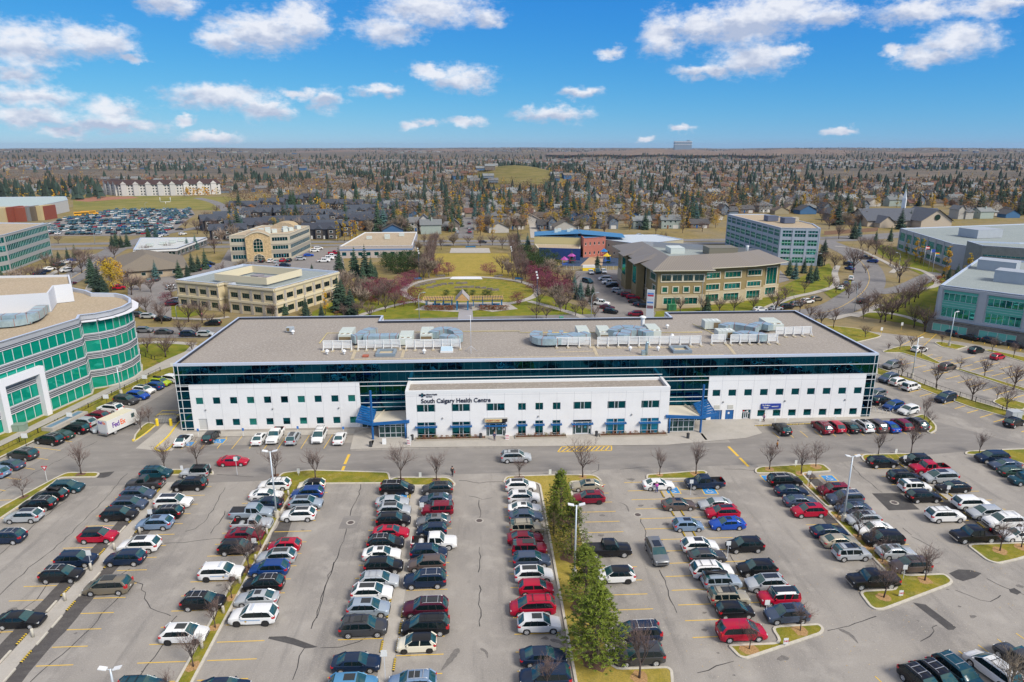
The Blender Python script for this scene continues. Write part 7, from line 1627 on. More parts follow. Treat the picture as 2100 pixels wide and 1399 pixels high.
def pine(seed):
    r=random.Random(seed); T=MB(); K=MB(); T.tube([(0,0,0),(.01,0,.4),(0,0,.94)],[.017,.012,.003],mat('bark_pine',(.22,.15,.11),.95),6)
    BT=mat('pine_branch',(.25,.19,.15),.95)
    for i in range(150):
        t=(i+r.random())/150; z=.10+.86*t; R=(.34*(1-t)**.62+.015)*r.uniform(.6,1.12); a=r.uniform(0,6.28); rise=.05+.16*t+r.uniform(-.03,.06)
        d=Vector((math.cos(a)*R,math.sin(a)*R,rise*.8)); p=Vector((0,0,z)); K.tube([p,p+d*.55+Vector((0,0,-.01)),p+d],[.0045,.003,.0016],BT,3,caps=False)
        for j in range(9):
            f=r.uniform(.42,1.05); side=Vector((-math.sin(a),math.cos(a),0))*r.gauss(0,.065)*(R/.3+.25); c=p+d*f+side+Vector((0,0,r.uniform(-.015,.03)))
            if j<3: K.tube([p+d*(f*.75),c],[.0018,.001],BT,3,caps=False)
            for q in range(11):
                v=Vector((r.gauss(0,1),r.gauss(0,1),r.gauss(.45,.8))).normalized()*.026*r.uniform(.6,1.3); s=v.orthogonal().normalized()*.0044
                K.add([c+s,c-s,c+v-s*.4,c+v+s*.4],[(0,1,2,3)],PIN)
    zmax=max(v[2] for v in K.v); K.v=[(x/zmax,y/zmax,z/zmax) for x,y,z in K.v]; return T,K
HIDE=Vector((0,0,0))
TP={}
def proto(key,TK,cat,name):
    a=TK[0].build('trunk'); b=TK[1].build('crown'); TP[key]=(a.data,b.data,cat,name); bpy.data.objects.remove(a); bpy.data.objects.remove(b)
def plant(key,x,y,h,label,group=None,z=0.0,w=1.0,rz=None):
    tr,cr,cat,name=TP[key]; t=thing(name,label,cat,(x,y,z),rnd.uniform(0,6.28) if rz is None else rz,group); t.scale=(h*w,h*w,h)
    for nm_,me in(('trunk',tr),('crown',cr)): o=bpy.data.objects.new(nm_,me); C.objects.link(o); o.parent=t
    return t
for i in range(5): proto('bare%d'%i,bare(11+i,levels=3,nb=4,spread=.50+.05*i,twig=1.05),'tree','bare_tree')
for i in range(3): proto('mbare%d'%i,bare(31+i,levels=2,nb=5,spread=.62,twig=1.25,trunk_h=.22),'tree','bare_tree')
for i in range(3): proto('pale%d'%i,bare(41+i,levels=2,nb=7,spread=.62,m=TWIGB,mt=TWIGB,twig=3.0,trunk_h=.18),'tree','bare_tree')
proto('cornertree',bare(44,levels=3,nb=4,spread=.6,m=TWIGB,mt=TWIGB,twig=1.1,trunk_h=.2),'tree','bare_tree')
for i in range(3): proto('spruce%d'%i,spruce(51+i,SPR,w=.21+.02*i),'tree','spruce_tree')
for i in range(2): proto('bspruce%d'%i,spruce(61+i,SPB,w=.22),'tree','spruce_tree')
for i in range(2): proto('fspruce%d'%i,spruce(71+i,SPR,w=.20,wh=9,nb=6,sub=1),'tree','spruce_tree')
for i in range(2): proto('poplar%d'%i,leafy(81+i,YLF,rx=.10,z0=.06,nl=900,ls=.016,shape='col',clumps=30),'tree','poplar_tree')
proto('aspen0',leafy(91,YLF,rx=.30,nl=900,ls=.022),'tree','aspen_tree'); proto('aspen1',leafy(92,YLF,rx=.24,nl=700,ls=.024),'tree','aspen_tree')
proto('orange0',leafy(93,ORF,rx=.30,nl=700,ls=.024),'tree','autumn_tree'); proto('olive0',leafy(94,OLF,rx=.36,nl=800,ls=.026,z0=.15),'tree','autumn_tree')
proto('purple0',leafy(95,PUF,rx=.48,nl=1700,ls=.022,z0=.22,clumps=40),'tree','crabapple_tree'); proto('purple1',leafy(96,PUF,rx=.44,nl=1500,ls=.022,z0=.2,clumps=34),'tree','crabapple_tree')
proto('shrub0',leafy(97,BRF_,rx=.6,nl=350,ls=.06,z0=.0,clumps=14),'shrub','shrub'); proto('shrub1',leafy(98,OLF,rx=.6,nl=300,ls=.06,z0=.0,clumps=12),'shrub','shrub')
for i in range(4): proto('pine%d'%i,pine(101+i),'tree','pine_tree')
proto('bush0',leafy(99,PIN2,rx=.45,z0=.02,nl=1500,ls=.028,clumps=34),'tree','mugo_pine')
# ---- tall pines on the island
PN=[(1149,1064,960,'second'),(1172,1140,1022,''),(1199,1243,1110,''),(1221,1352,1199,'')]
PL_=['tall bushy pine at the far end of the pine island','tall bushy pine behind the lamp post, second from the far end of the island','tall bushy pine second from the camera on the pine island','tallest-looking bushy pine nearest the camera on the pine island']
for i,(a,b,tp,_) in enumerate(PN):
    g=G(a,b); plant('pine%d'%i,g.x,g.y,hat(a,b,tp)*.98,PL_[i],'pines on the island',z=.12,w=(1.1,1.3,1.25,1.4)[i]); disc('mulch_bed',(g.x,g.y-.3),1.5,MULCH,z=.135)
g=G(1140,1100); plant('pine2',g.x-.3,g.y,5.2,'smaller pine filling the gap on the left side of the pine island','pines on the island',z=.12,w=1.1)
# ---- bare trees in the lot: (foot x, foot y, top y, where)
BT=[(167,973,905,'on the small upper left island'),(48,1021,970,'on the left grass verge island'),(338,966,898,'on the small island, left of two'),(405,957,891,'on the small island, right of two'),(565,978,910,'beside the left lamp post, left of two'),(647,984,914,'on the wide left island, right of two'),
(822,985,904,'on the small middle island, left of two'),(895,985.7,923,'on the small middle island, right of two'),(1065,980,927,'on the left arm of the pine island'),(1195,980,893,'on the right arm of the pine island'),(1352.6,975,917,'behind the white sedan with the open door'),(1427,973,900,'behind the dark blue pickup'),
(1578,964,902,'at the left end of the right grass island'),(1643,973,900,'in the middle of the right grass island'),(1673,958,902,'at the right end of the right grass island'),(1801,933,879,'on the far right island, left of two'),(1868,931,862,'on the far right island, right of two'),(2008,929.5,882,'on the upper right corner island'),
(1660,998,964,'small and first on the narrow right grass median'),(1687,1021,976,'small and second on the narrow right grass median'),(1718,1063,1005,'small, just left of the right lamp post'),(1759,1103,1034,'just past the right lamp post'),(1784,1124,1070,'fourth along the right grass median'),(1809,1154,1100,'fifth along the right grass median'),
(1812,1227,1142,'on the triangular island, left of two'),(1896,1192,1110,'on the triangular island, right of two'),(2050,1131,1062,'on the right edge island, left of two'),(2094,1124,1060,'on the right edge island, right of two'),(1641,1295,1225,'on the lower right island, right of two'),(1536,1333,1270,'on the lower right island, left of two'),(1311,1392,1262,'in front of the dark grey SUV at the bottom'),
(580,1041,1008,'small, by the lamp post base on the grass median'),(535,1125,1058,'second along the long grass median'),(511,1168,1092,'third along the long grass median'),(476,1228,1176,'fourth along the long grass median'),(442,1289,1222,'fifth along the long grass median'),(397,1369,1290,'nearest the camera on the long grass median'),
(1122,1416,1335,'at the bottom edge beside the pine island'),(306,868,826,'at the yellow kerb, right of the delivery truck'),(290,882,838,'at the yellow kerb, nearest the delivery truck'),(1895,860,808,'on the corner island at the building end'),(1904,877,838,'low, at the tip of the corner island'),(345,1420,1375,'just showing at the bottom left edge')]
for i,(a,b,tp,wh) in enumerate(BT):
    g=G(a,b); h=hat(a,b,tp); plant('bare%d'%(i%5),g.x,g.y,max(2.5,h),'bare tree %s'%wh,'bare trees on the lot islands',z=.12,w=rnd.uniform(.95,1.15))
    if b>900 and 940<b: disc('leaf_litter',(g.x,g.y),rnd.uniform(.6,.95),LITTER if b>1180 or a>1100 else MULCH,z=.13)
g=G(2068,1425); plant('cornertree',g.x,g.y,hat(2068,1425,1318),'pale twiggy tree in the bottom right corner over the white minivan',z=.05,w=1.2)
ET=[(1774,693,665),(1845,717,683),(1821,720,701),(1869,713,685),(1848,773,727),(1919,796,735),(1889,731,705),(1931,706,680),(1968,759,728),(2019,772,732),(2034,723,686),(2078,734,700),(1993,822,768),(2044,820,785),(2064,844,778),(2078,800,742),(2012,690,672),(1709,673,624),(1683,668,630),(1672,664,634),(1770,655,620)]
for i,(a,b,tp) in enumerate(ET):
    g=G(a,b); plant('bare%d'%(i%5) if i%3 else 'mbare%d'%(i%3),g.x,g.y,hat(a,b,tp),'bare tree in the east lot, %s counted from the left'%ORD[i] if i<16 else 'bare tree by the road right of the health centre','bare trees in the east lot',z=.1,w=1.15)
# street and park trees (bare)
ST=[(303,723,683),(340,733,680),(345,722,690),(285,640,605),(332,664,620),(372,688,648),(405,690,655),(387,660,612),(415,662,606),(430,668,640),(300,640,600),(326,650,612),(460,652,618),(395,722,690),
(1844,580,498+20),(1714,600,570),(1735,605,575),(1757,602,572),(1740,612,585),(1780,640,590),(1815,660,600),(1828,655,600),(1805,662,610),(1841,640,585),(1856,632,580),(1864,625,578),(1875,620,575),(1883,612,570),(1890,595,560),(1874,672,618),(1896,680,622),(1770,645,600),(1795,628,590),
(1690,545,510),(1712,552,515),(1730,545,518),(1750,560,500),(1765,510,480),(1780,515,480),(1795,522,485),(1810,530,492),(1825,545,500),(1775,560,540),(1590,640,585),(1650,600,570),(1700,590,560),(1610,615,580),(1320,565,535),(1100,654,622),(530,640,615),
(520,560,535),(150,560,530),(65,570,540),(80,575,535),(120,565,520),(168,560,515),(185,548,510),(255,590,560),(262,580,545),(100,500,478),(120,500,480),(245,635,605),
(712,640,605),(735,650,615),(760,655,618),(790,640,600),(810,632,592),(740,625,595),(705,652,620),(1145,600,570),(1165,610,575),(1190,612,578),(1215,630,600),(1130,560,530),(1255,520,505),(850,560,520),(1120,655,622),
(1500,470,452),(1275,505,490),(1300,508,492),(1635,470,450),(1640,640,605),(1660,655,618),(1220,655,622),(1180,648,618),(680,618,590),(660,600,575),(440,600,570),(470,580,560),(1440,640,600),(1475,642,605),(1505,640,600),(1545,636,598),(1395,640,605)]
for i,(a,b,tp) in enumerate(ST):
    g=G(a,b); h=max(4,min(13,hat(a,b,tp))); plant('mbare%d'%(i%3),g.x,g.y,h,'bare street tree with a rounded purplish-brown crown along the roads behind the centre','bare street trees',z=.03,w=rnd.uniform(1.2,1.5))
# park rows, upright grey crowns either side of the long lawn
for k in range(11):
    for sx,(xa,ya,xb,yb) in enumerate([(868,572,885,506),(884,560,894,506),(1062,570,1046,506),(1078,572,1056,506)]):
        t=(k/10)**1.25; a=xa+(xb-xa)*t; b=ya+(yb-ya)*t; g=G(a,b); plant('mbare%d'%(k%3),g.x,g.y,9.0,'slim bare tree in the rows flanking the long park lawn','bare trees flanking the park lawn',z=.03,w=.62)
for i,(a,b,tp,k) in enumerate([(770,612,578,0),(790,600,572,1),(810,618,590,0),(835,592,560,1),(745,598,572,0),(852,625,590,1),(842,582,555,0),(1090,575,545,1),(1110,590,560,0),(1135,600,570,1),(1150,592,565,0),(1095,600,572,1),(1062,625,600,0),(920,565,540,1),(1005,565,540,0),(1085,562,535,1),(1160,598,575,0),(880,560,530,1),(345,625,600,0),(750,615,590,1),(1120,575,548,0),(1130,585,558,1),(780,602,570,0),(800,608,576,1),(820,600,568,0),(760,625,595,1),(765,600,570,0),(1100,582,552,1),(1142,608,578,0),(1125,598,566,1),(1155,604,574,0),(1078,568,540,1),(895,565,540,0),(828,628,598,1)]):
    g=G(a,b); plant('purple%d'%k,g.x,g.y,max(4,hat(a,b,tp)),'dark purple-leaved crabapple in the park beside the round lawn','purple crabapples in the park',z=.03,w=1.35)
PB2=[(a,b,h) for a,b,h in [(705,600,8),(716,612,8),(728,604,8),(742,612,8),(752,606,9),(762,618,8),(776,626,8),(788,618,8),(744,632,7),(722,630,7),(798,612,8),(868,575,7),(880,570,8),(892,562,8),(902,556,7),(1030,560,8),(1042,566,8),(1052,574,8),(1070,580,8),(1112,570,8),(1128,565,8),(1142,578,8),(1160,586,8),(1172,596,8),(1140,628,8),(1160,636,8),(1105,628,7),(1195,645,7),(862,545,8),(1090,530,8),(690,605,8),(680,590,8),(858,520,8),(905,512,7),(1030,510,7),(1050,516,7),(930,505,7),(960,504,7),(985,505,7),(1010,503,7),(895,500,7),(870,502,7),(1060,498,7),(1120,505,7),(1150,640,6),(560,652,6),(440,590,7),(455,570,7),(500,566,7),(352,608,6),(310,600,6),(270,605,7),(288,596,7),(200,575,8),(215,560,8),(175,545,8),(160,536,8),(235,530,8),(300,525,7),(345,520,7),(30,600,8),(50,585,8),(95,545,7),(440,520,8),(455,500,8),(425,490,8),(405,480,9),(440,475,9),(460,460,9),(425,455,9),(380,470,8),(445,440,9),(470,435,9),(1345,480,7),(1400,478,7),(1440,475,7),(1240,480,7),(1360,500,7),(1720,490,8),(1745,478,8),(1735,465,9),(1700,470,9),(1685,455,9),(1715,455,9),(1760,462,9)]]
for i,(a,b,h) in enumerate(PB2):
    g=G(a,b); plant('mbare%d'%(i%3) if i%4 else 'pale%d'%(i%3),g.x,g.y,h*rnd.uniform(.85,1.15),'bare street tree with a rounded purplish-brown crown along the roads behind the centre','bare street trees',z=.03,w=rnd.uniform(1.1,1.4))
# clumps of mugo pine
for i,(a,b) in enumerate([(800,555),(815,562),(830,556),(845,560),(855,548),(838,545),(820,545),(1080,548),(1095,545),(1108,555),(1122,560),(1135,548),(1098,560),(1115,540),(1075,535),(792,548),(940,606),(953,605),(970,606),(995,606),(916,606),(1004,607)]):
    g=G(a,b); small=b>600; plant('bush0',g.x,g.y,2.0 if small else rnd.uniform(6,8),'dark green rounded pine in the park plantings','rounded dark pines in the park',z=.03,w=1.3 if small else 1.1)
# spruces near: foot, top
SP=[(195,590,530,0),(205,600,540,0),(215,605,560,0),(190,580,520,0),(320,572,532,1),(368,570,532,0),(385,568,538,0),(395,558,515,0),(408,555,520,0),(422,552,508,0),(580,645,592,0),(587,640,600,0),(628,648,605,0),(697,560,505,0),(728,566,505,0),(750,570,500,0),(745,580,540,0),(735,600,560,0),(770,570,540,0),(762,572,525,0),(695,640,545+20,0),(705,640,570,0),(720,645,585,0),(700,610,570,0),
(1178,600,560,1),(1190,615,572,1),(1205,608,578,0),(1215,620,580,0),(1182,612,585,0),(1082,512,477,1),(1086,515,492,0),(1062,500,470,0),(1290,560,530,0),(1248,540,515,0),(1172,540,510,1),(1225,548,520,0),(1648,560,525,0),(1618,565,528,0),(1630,572,530,1),(1660,580,535,0),(1672,575,540,0),(1690,520,488,0),(1680,545,500,0),(1750,490,450,0),(1760,485,448,1),(1825,495,462,0),(1846,470,425,0),(1865,462,430,0),(1795,500,470,0),(232,510,478,0),(250,508,480,0),(262,506,474,0),(240,508,470,0),(305,490,462,0),(320,488,460,1),(110,545,520,0),(122,540,512,0),(140,535,505,0),(155,530,500,0),(8,590,560,0),(20,590,555,0),(5,575,550,0),(402,512,478,1),(385,515,485,1),(280,520,500,1),(530,520,505,0),(660,655,620,0),(1450,640,600,0),(640,560,540,0),(1945,575,545,0),(1960,580,540,0),(1935,570,548,0),(1955,590,560,1),(1975,640,590,0)]
for i,(a,b,tp,k) in enumerate(SP):
    g=G(a,b); h=max(4,min(20,hat(a,b,tp))); plant(('bspruce%d'%(i%2)) if k else 'spruce%d'%(i%3),g.x,g.y,h,('blue-green spruce' if k else 'dark green spruce')+' among the buildings beyond the health centre','blue spruces beyond the centre' if k else 'spruces beyond the centre',z=.03,w=rnd.uniform(.95,1.2))
PO=[(668,645,594,0),(693,495,452,1),(707,495,452,1),(720,495,454,1),(731,495,456,1),(1858,525,492,0),(1876,537,488,0),(1888,540,490,0),(1937,572,505,0),(1992,590,545,0),(1980,585,520,0),(1970,620,590,0),(1010,490,443,1),(1945,625,590,0)]
for i,(a,b,tp,k) in enumerate(PO):
    g=G(a,b); plant('poplar%d'%(i%2),g.x,g.y,min(17,hat(a,b,tp)),'slim yellow columnar poplar beside the buildings','yellow columnar poplars',z=.03,w=1.05)
for a,b,tp,k,l in [(232,595,530,'aspen0','large bright yellow tree beside the left spruces'),(245,592,538,'aspen1','second bright yellow tree right of the large one'),(228,598,540,'aspen1','yellow tree at the foot of the left spruces'),(985,482,443,'orange0','orange tree beside the residential street'),(820,470,430,'aspen0','golden birch left of the residential street'),(545,530,505,'orange0','pale orange tree before the stone office')]:
    g=G(a,b); plant(k,g.x,g.y,min(16,hat(a,b,tp)),l,z=.03)
for i,(a,b,h,w_) in enumerate([(700,642,1.6,1),(690,648,1.4,0),(708,636,1.3,0),(1900,668,1.5,0),(1925,672,1.4,0),(2045,690,1.4,0),(2080,695,1.4,0),(840,478,4,1),(1922,582,3,0),(620,640,1.4,1),(560,642,1.3,1)]+[(873+k*6.2,636,1.5,0) for k in range(10)]+[(988+k*6.2,636,1.5,0) for k in range(9)]):
    g=G(a,b); plant('shrub%d'%w_,g.x,g.y,h,'low rust-brown shrub','rust-brown shrubs',z=.03,w=1.2)
# planting beds along the front wall
BED=mat('bed_edging',(.40,.36,.29),.9); 
for i,(x0,x1,w_) in enumerate([(-11.2,1.0,1),(6.4,15.4,1),(21.6,33.6,1)]):
    q=MB(); q.box(x0,x1,111.5,111.62,.05,.3,BED); q.box(x0-.1,x0,111.5,112.8,.05,.3,BED); q.box(x1,x1+.1,111.5,112.8,.05,.3,BED); q.box(x0,x1,111.62,112.8,.05,.16,MULCH); tag(q.build('planting_bed'),kind='structure')
    n_=int((x1-x0)/1.0)
    for k in range(n_): plant('shrub%d'%(0 if (k*7+i)%3 else 1),x0+.5+k*1.0,112.2+rnd.uniform(-.15,.15),rnd.uniform(.45,.75),'small dry shrub in a front planting bed','small shrubs in the front beds',z=.15,w=1.1)
# ================================================================ HOUSES
HW=[((.33,.29,.22),'beige'),((.46,.44,.40),'white'),((.19,.16,.135),'taupe'),((.22,.14,.095),'brown'),((.16,.20,.25),'blue-grey'),((.38,.32,.21),'cream'),((.26,.26,.25),'grey'),((.05,.14,.28),'blue'),((.34,.40,.36),'pale green')]
HR=[((.125,.10,.085),'brown'),((.085,.083,.085),'charcoal'),((.19,.16,.13),'tan'),((.155,.16,.165),'grey'),((.14,.075,.055),'reddish'),((.21,.225,.225),'pale grey')]
GARD=mat('garage_door_white',(.62,.60,.56),.7)
def house(i,wi,ri,shape,L_=12.0,D=9.0,h=3.0,rh=2.6,two=False):
    wm_=mat('house_wall_'+HW[wi][1],HW[wi][0],.85,var=.05,scale=.7,objvar=.12); rm_=mat('house_roof_'+HR[ri][1],HR[ri][0],.9,var=.12,scale=1.2,objvar=.2)
    t=thing('house','x','house',(0,0,0)); x0,x1,y0,y1=-L_/2,L_/2,-D/2,D/2
    if two: h=5.6
    if shape=='gx': gable(t,x0,x1,y0,y1,h,rh,'x',wm_,rm_)
    elif shape=='gy': gable(t,x0,x1,y0,y1,h,rh+.4,'y',wm_,rm_)
    elif shape=='split': gable(t,x0,.5,y0,y1,h,rh,'x',wm_,rm_); gable(t,.5,x1,y0-1.5,y1-1,h+1.6,rh+.2,'y',wm_,rm_)
    else:
        w=MB(); w.box(x0,x1,y0,y1,0,h,wm_); w.build('wall',t); q=MB(); o=.6; q.add([(x0-o,y0-o,h-.1),(x1+o,y0-o,h-.1),(x1+o,y1+o,h-.1),(x0-o,y1+o,h-.1),(x0+D/2,0,h+rh),(x1-D/2,0,h+rh)],[(0,1,5,4),(1,2,5),(2,3,4,5),(3,0,4)],rm_); q.build('roof',t)
    yy=y0-(1.5 if shape=='split' else 0)-.03
    for s,z in [(x0+1.5,1.0),(x0+5,1.0)]+([(x0+1.5,3.7),(x0+5,3.7),(x0+8,3.7)] if two else []):
        q=MB(); y_=(y0-.03); q.box(s,s+1.6,y_,y_+.04,z,z+1.2,WST); q.box(s+.12,s+1.48,y_-.02,y_+.02,z+.12,z+1.08,GLD); q.build('window',t)
    q=MB(); q.box(x1-4.6,x1-1.2,yy,yy+.06,0,2.2,GARD); q.build('garage_door',t)
    q=MB(); q.box(x0+3.6,x0+4.6,y0-.04,y0+.02,0,2.1,[BRF_,BLUEM,WST][i%3]); q.build('door',t)
    if i%2: q=MB(); q.box(-1,-.3,1,1.8,h,h+rh+1.2,wm_); q.build('chimney',t)
    return freeze(t)
HP=[]; spec=[(0,0,'gx'),(1,3,'split'),(2,2,'hip'),(5,0,'gy'),(3,1,'gx'),(6,3,'hip'),(4,1,'split'),(0,4,'gx'),(1,2,'gy'),(8,5,'gx'),(7,1,'gy'),(5,5,'hip'),(2,3,'split')]
for i,(a,b,c) in enumerate(spec): HP.append((house(i,a,b,c,two=(i%4==1)),HW[a][1],HR[b][1],c,(i%4==1)))
DKW=mat('townhouse_dark',(.055,.058,.068),.85,objvar=.2,var=.1); DKR=mat('townhouse_roof',(.055,.065,.085),.9,var=.15,scale=1,objvar=.2)
def town():
    t=thing('townhouse','x','townhouse',(0,0,0)); gable(t,-11,11,-6,6,6.2,3.2,'x',DKW,DKR)
    for k in(-7.5,0,7.5):
        w=MB(); w.box(k-2,k+2,-7.6,-6,0,6.4,mat('townhouse_taupe',(.10,.085,.075),.85)); w.build('wall',t); q=MB(); q.add([(k-2.4,-8.1,6.3),(k+2.4,-8.1,6.3),(k,-8.1,8.4),(k-2.4,-2,6.3),(k+2.4,-2,6.3),(k,-2,8.4)],[(0,2,5,3),(2,1,4,5),(0,1,2)],DKR); q.build('gable_roof',t)
        for z in(1.0,4.0): q=MB(); q.box(k-1.1,k+1.1,-7.68,-7.6,z,z+1.4,WST); q.box(k-.9,k+.9,-7.72,-7.66,z+.15,z+1.25,GLD); q.build('window',t)
        q=MB(); q.box(k+2.4,k+3.3,-6.06,-6,0,2.1,WST); q.build('door',t)
    return freeze(t)
TW=town()
EXC=[[(-500,600),(-500,398),(565,398),(560,425),(470,440),(480,600)],[(1480,560),(1480,462),(1500,440),(1690,440),(1700,560)],[(1770,495),(1770,425),(1960,425),(1960,480)],[(600,600),(600,486),(2300,452),(2400,700)],[(1085,520),(1085,478),(1345,478),(1345,520)],
 [(1015,392),(1020,362),(1110,358),(1140,378),(1110,392)],[(940,495),(950,400),(962,400),(978,495)],[(1092,490),(1087,425),(1102,425),(1110,490)],[(1320,470),(1330,475)],[(1630,372),(1640,345),(2300,350),(2300,378)],[(-100,350),(-100,372),(700,372),(600,345)],[(1750,520),(1750,462),(2200,440),(2200,700)]]
TWZ=[(478,500),(500,408),(700,410),(790,425),(800,455),(700,490),(480,498)]
def okp(x,y,z=0):
    a,b=PJ((x,y,z))
    return not any(inside(a,b,P) for P in EXC)
hs=[];tw=[]
r=random.Random(5)
v=372
row=0
while v<2500:
    step=1.0 if v<1500 else 1.35
    u=-0.82*v-40
    while u<0.84*v+60:
        x=u+22*math.sin(v/150)+r.uniform(-1.5,1.5); y=v+26*math.sin(u/230)+10*math.sin(u/90+v/200)+r.uniform(-2,2); a=math.atan(26/230*math.cos(u/230)+10/90*math.cos(u/90+v/200))
        px_,py_=PJ((x,y,2))
        if -40<px_<2140 and okp(x,y):
            if inside(px_,py_,TWZ):
                if r.random()<.62: tw.append((x,y,a+(0 if r.random()<.6 else 1.2)+r.uniform(-.2,.2)))
                u+=14
            elif r.random()<.93: hs.append((x,y,a+(math.pi if row%2 else 0)+r.uniform(-.06,.06)))
        u+=18*step+r.uniform(0,4)
    v+=(17 if row%2 else 33)*step; row+=1
# townhouses: keep apart
keep=[]
for x,y,a in sorted(tw,key=lambda t:t[1]):
    if all((x-p[0])**2+(y-p[1])**2>23**2 for p in keep): keep.append((x,y,a))
TL=[(452,470,.5),(478,462,.4),(500,480,.5),(530,450,0),(562,447,0),(594,449,.1),(625,447,0),(655,453,.2),(560,428,0),(600,420,.1),(640,415,0),(690,430,.2),(720,432,-.1),(742,446,0),(768,440,.1),(792,430,0),(700,457,.4),(728,464,0),(758,470,.1),(690,482,0),(660,488,0),(640,470,.3),(782,456,0),(470,489,.3),(606,472,0),(575,470,.1),(535,474,.2),(830,437,0),(505,437,.1)]
keep=[(G(a,b).x,G(a,b).y,c) for a,b,c in TL]
for i,(x,y,a) in enumerate(keep):
    lab='dark blue-grey gabled townhouse block in the cluster left of the park'
    if i==0: TW.location=(x,y,0); TW.rotation_euler.z=a; TW['label']=lab; TW['group']='dark townhouse blocks'
    else: dup(TW,(x,y,0),a,label=lab,group='dark townhouse blocks',scale=r.uniform(.85,1.0))
hs.sort(key=lambda t:math.hypot(t[0],t[1]))
used=set()
NH=290
def side(x): return 'left' if x<-60 else 'middle' if x<110 else 'right'
for i,(x,y,a) in enumerate(hs[:NH]):
    k=r.randrange(len(HP)); P_h,wc,rc,sh,two=HP[k]
    lab='%s%s house with %s roof in the suburb behind the centre'%('two-storey ' if two else '',wc,rc)
    if k not in used: used.add(k); P_h.location=(x,y,knoll(x,y)); P_h.rotation_euler.z=a; P_h['label']=lab; P_h['group']='%s houses with %s roofs'%(wc,rc)
    else: dup(P_h,(x,y,knoll(x,y)),a,label=lab,group='%s houses with %s roofs'%(wc,rc),scale=(r.uniform(.9,1.12),)*3)
for k in range(len(HP)):
    if k not in used: x,y,a=hs[NH+k]; P_h=HP[k][0]; P_h.location=(x,y,0); P_h['label']='%s house with %s roof in the suburb behind the centre'%(HP[k][1],HP[k][2])
FW=[mat('house_wall_'+c[1],c[0]) for c in HW]; FR=[mat('house_roof_'+c[1],c[0]) for c in HR]
fh=MB()
def lowhouse(x,y,z,a,s=1):
    ca,sa=math.cos(a),math.sin(a); h=r.choice([3,3,5.2]); L2,D2=r.uniform(5,7)*s,r.uniform(4,5)*s
    def T_(p,q,zz): return (x+p*ca-q*sa,y+p*sa+q*ca,z+zz)
    fh.add([T_(-L2,-D2,0),T_(L2,-D2,0),T_(L2,D2,0),T_(-L2,D2,0),T_(-L2,-D2,h),T_(L2,-D2,h),T_(L2,D2,h),T_(-L2,D2,h),T_(-L2,0,h+2.5),T_(L2,0,h+2.5)],[(0,1,5,4),(1,2,6,9,5),(2,3,7,6),(3,0,4,8,7)],r.choice(FW))
    fh.add([T_(-L2-.4,-D2-.5,h-.2),T_(L2+.4,-D2-.5,h-.2),T_(L2+.4,0,h+2.6),T_(-L2-.4,0,h+2.6),T_(-L2-.4,D2+.5,h-.2),T_(L2+.4,D2+.5,h-.2)],[(0,1,2,3),(3,2,5,4)],r.choice(FR))
def gz(x,y):     # terrain height under a far thing
    d=math.hypot(x,y+60); a=math.atan2(x,y+60); return ridge(d,a)-.3
for (x,y,a) in hs[NH:]: lowhouse(x,y,knoll(x,y),a)
for k in range(4200):    # the suburbs across the valley
    a=r.uniform(-.75,.85); d=r.uniform(5000,11500)**1.0 if k%2 else r.uniform(5000,7500); x,y=d*math.sin(a),d*math.cos(a)-60
    if math.sin(a*19+d*.0015)+math.sin(a*7-d*.001)>-.3: lowhouse(x,y,gz(x,y),r.uniform(-.4,.4),2.0 if d<7500 else 3.0)
tag(fh.build('far_houses'),'distant houses of the suburbs too small to tell apart','houses',kind='stuff')
# far building on the skyline and small masts
p=Vector((math.sin(.2035)*5150,math.cos(.2035)*5150,0)); base_z=56
an=math.atan2(G(1398,330).x,G(1398,330).y); p=Vector((5200*math.sin(an),5200*math.cos(an),0))
q=MB(); fbm=mat('far_glass_block',(.20,.27,.34),.5); q.box(-62,62,-12,12,20,84,fbm); q.build('tower_slab',fb); q=MB(); q.box(-66,66,-14,14,78,81,WST); q.box(-66,66,-14,14,60,62,WST); q.box(30,50,-10,10,84,90,fbm); q.build('floor_edge',fb); fb.location=(p.x,p.y,0)
# ================================================================ TREES OF THE SUBURB
def low_spruce(mb,x,y,z,h,m):
    n=5; a0_=r.uniform(0,6); R=h*r.uniform(.20,.29)
    for (zb,zt,rr) in((.08,.62,1.0),(.42,1.0,.66)):
        vs=[(x+R*rr*math.cos(a0_+2*math.pi*k/n)*r.uniform(.75,1.2),y+R*rr*math.sin(a0_+2*math.pi*k/n)*r.uniform(.75,1.2),z+h*(zb+r.uniform(-.03,.04))) for k in range(n)]+[(x,y,z+h*zt)]
        mb.add(vs,[(k,(k+1)%n,n) for k in range(n)],m)
def low_fuzz(mb,x,y,z,h,m,n=16,rx=.52,ls=.16,z0=.25):
    for k in range(n):
        c=Vector((r.gauss(0,.48)*rx*h,r.gauss(0,.48)*rx*h,h*(z0+(1-z0)*r.random()**.8*.9))); leaf(mb,(x+c.x,y+c.y,z+c.z),h*ls*r.uniform(.35,1)*.55,m,r)
SPM=[mat('far_spruce_a',(.028,.050,.034),.95),mat('far_spruce_b',(.045,.075,.058),.95),mat('far_spruce_c',(.022,.036,.026),.95)]
BRM=[mat('far_bare_a',(.185,.115,.07),.95),mat('far_bare_b',(.27,.185,.11),.95),mat('far_bare_c',(.12,.08,.06),.95),mat('far_bare_d',(.20,.145,.08),.95)]
YLM=[mat('far_yellow_a',(.55,.32,.02),.95),mat('far_yellow_b',(.40,.25,.02),.95),mat('far_yellow_c',(.45,.18,.02),.95)]
spr=[];brr=[];yel=[]
def free(x,y): 
    a,b=PJ((x,y,0)); return not any(inside(a,b,P) for P in EXC) or (b<372 and b>330 and r.random()<.10)
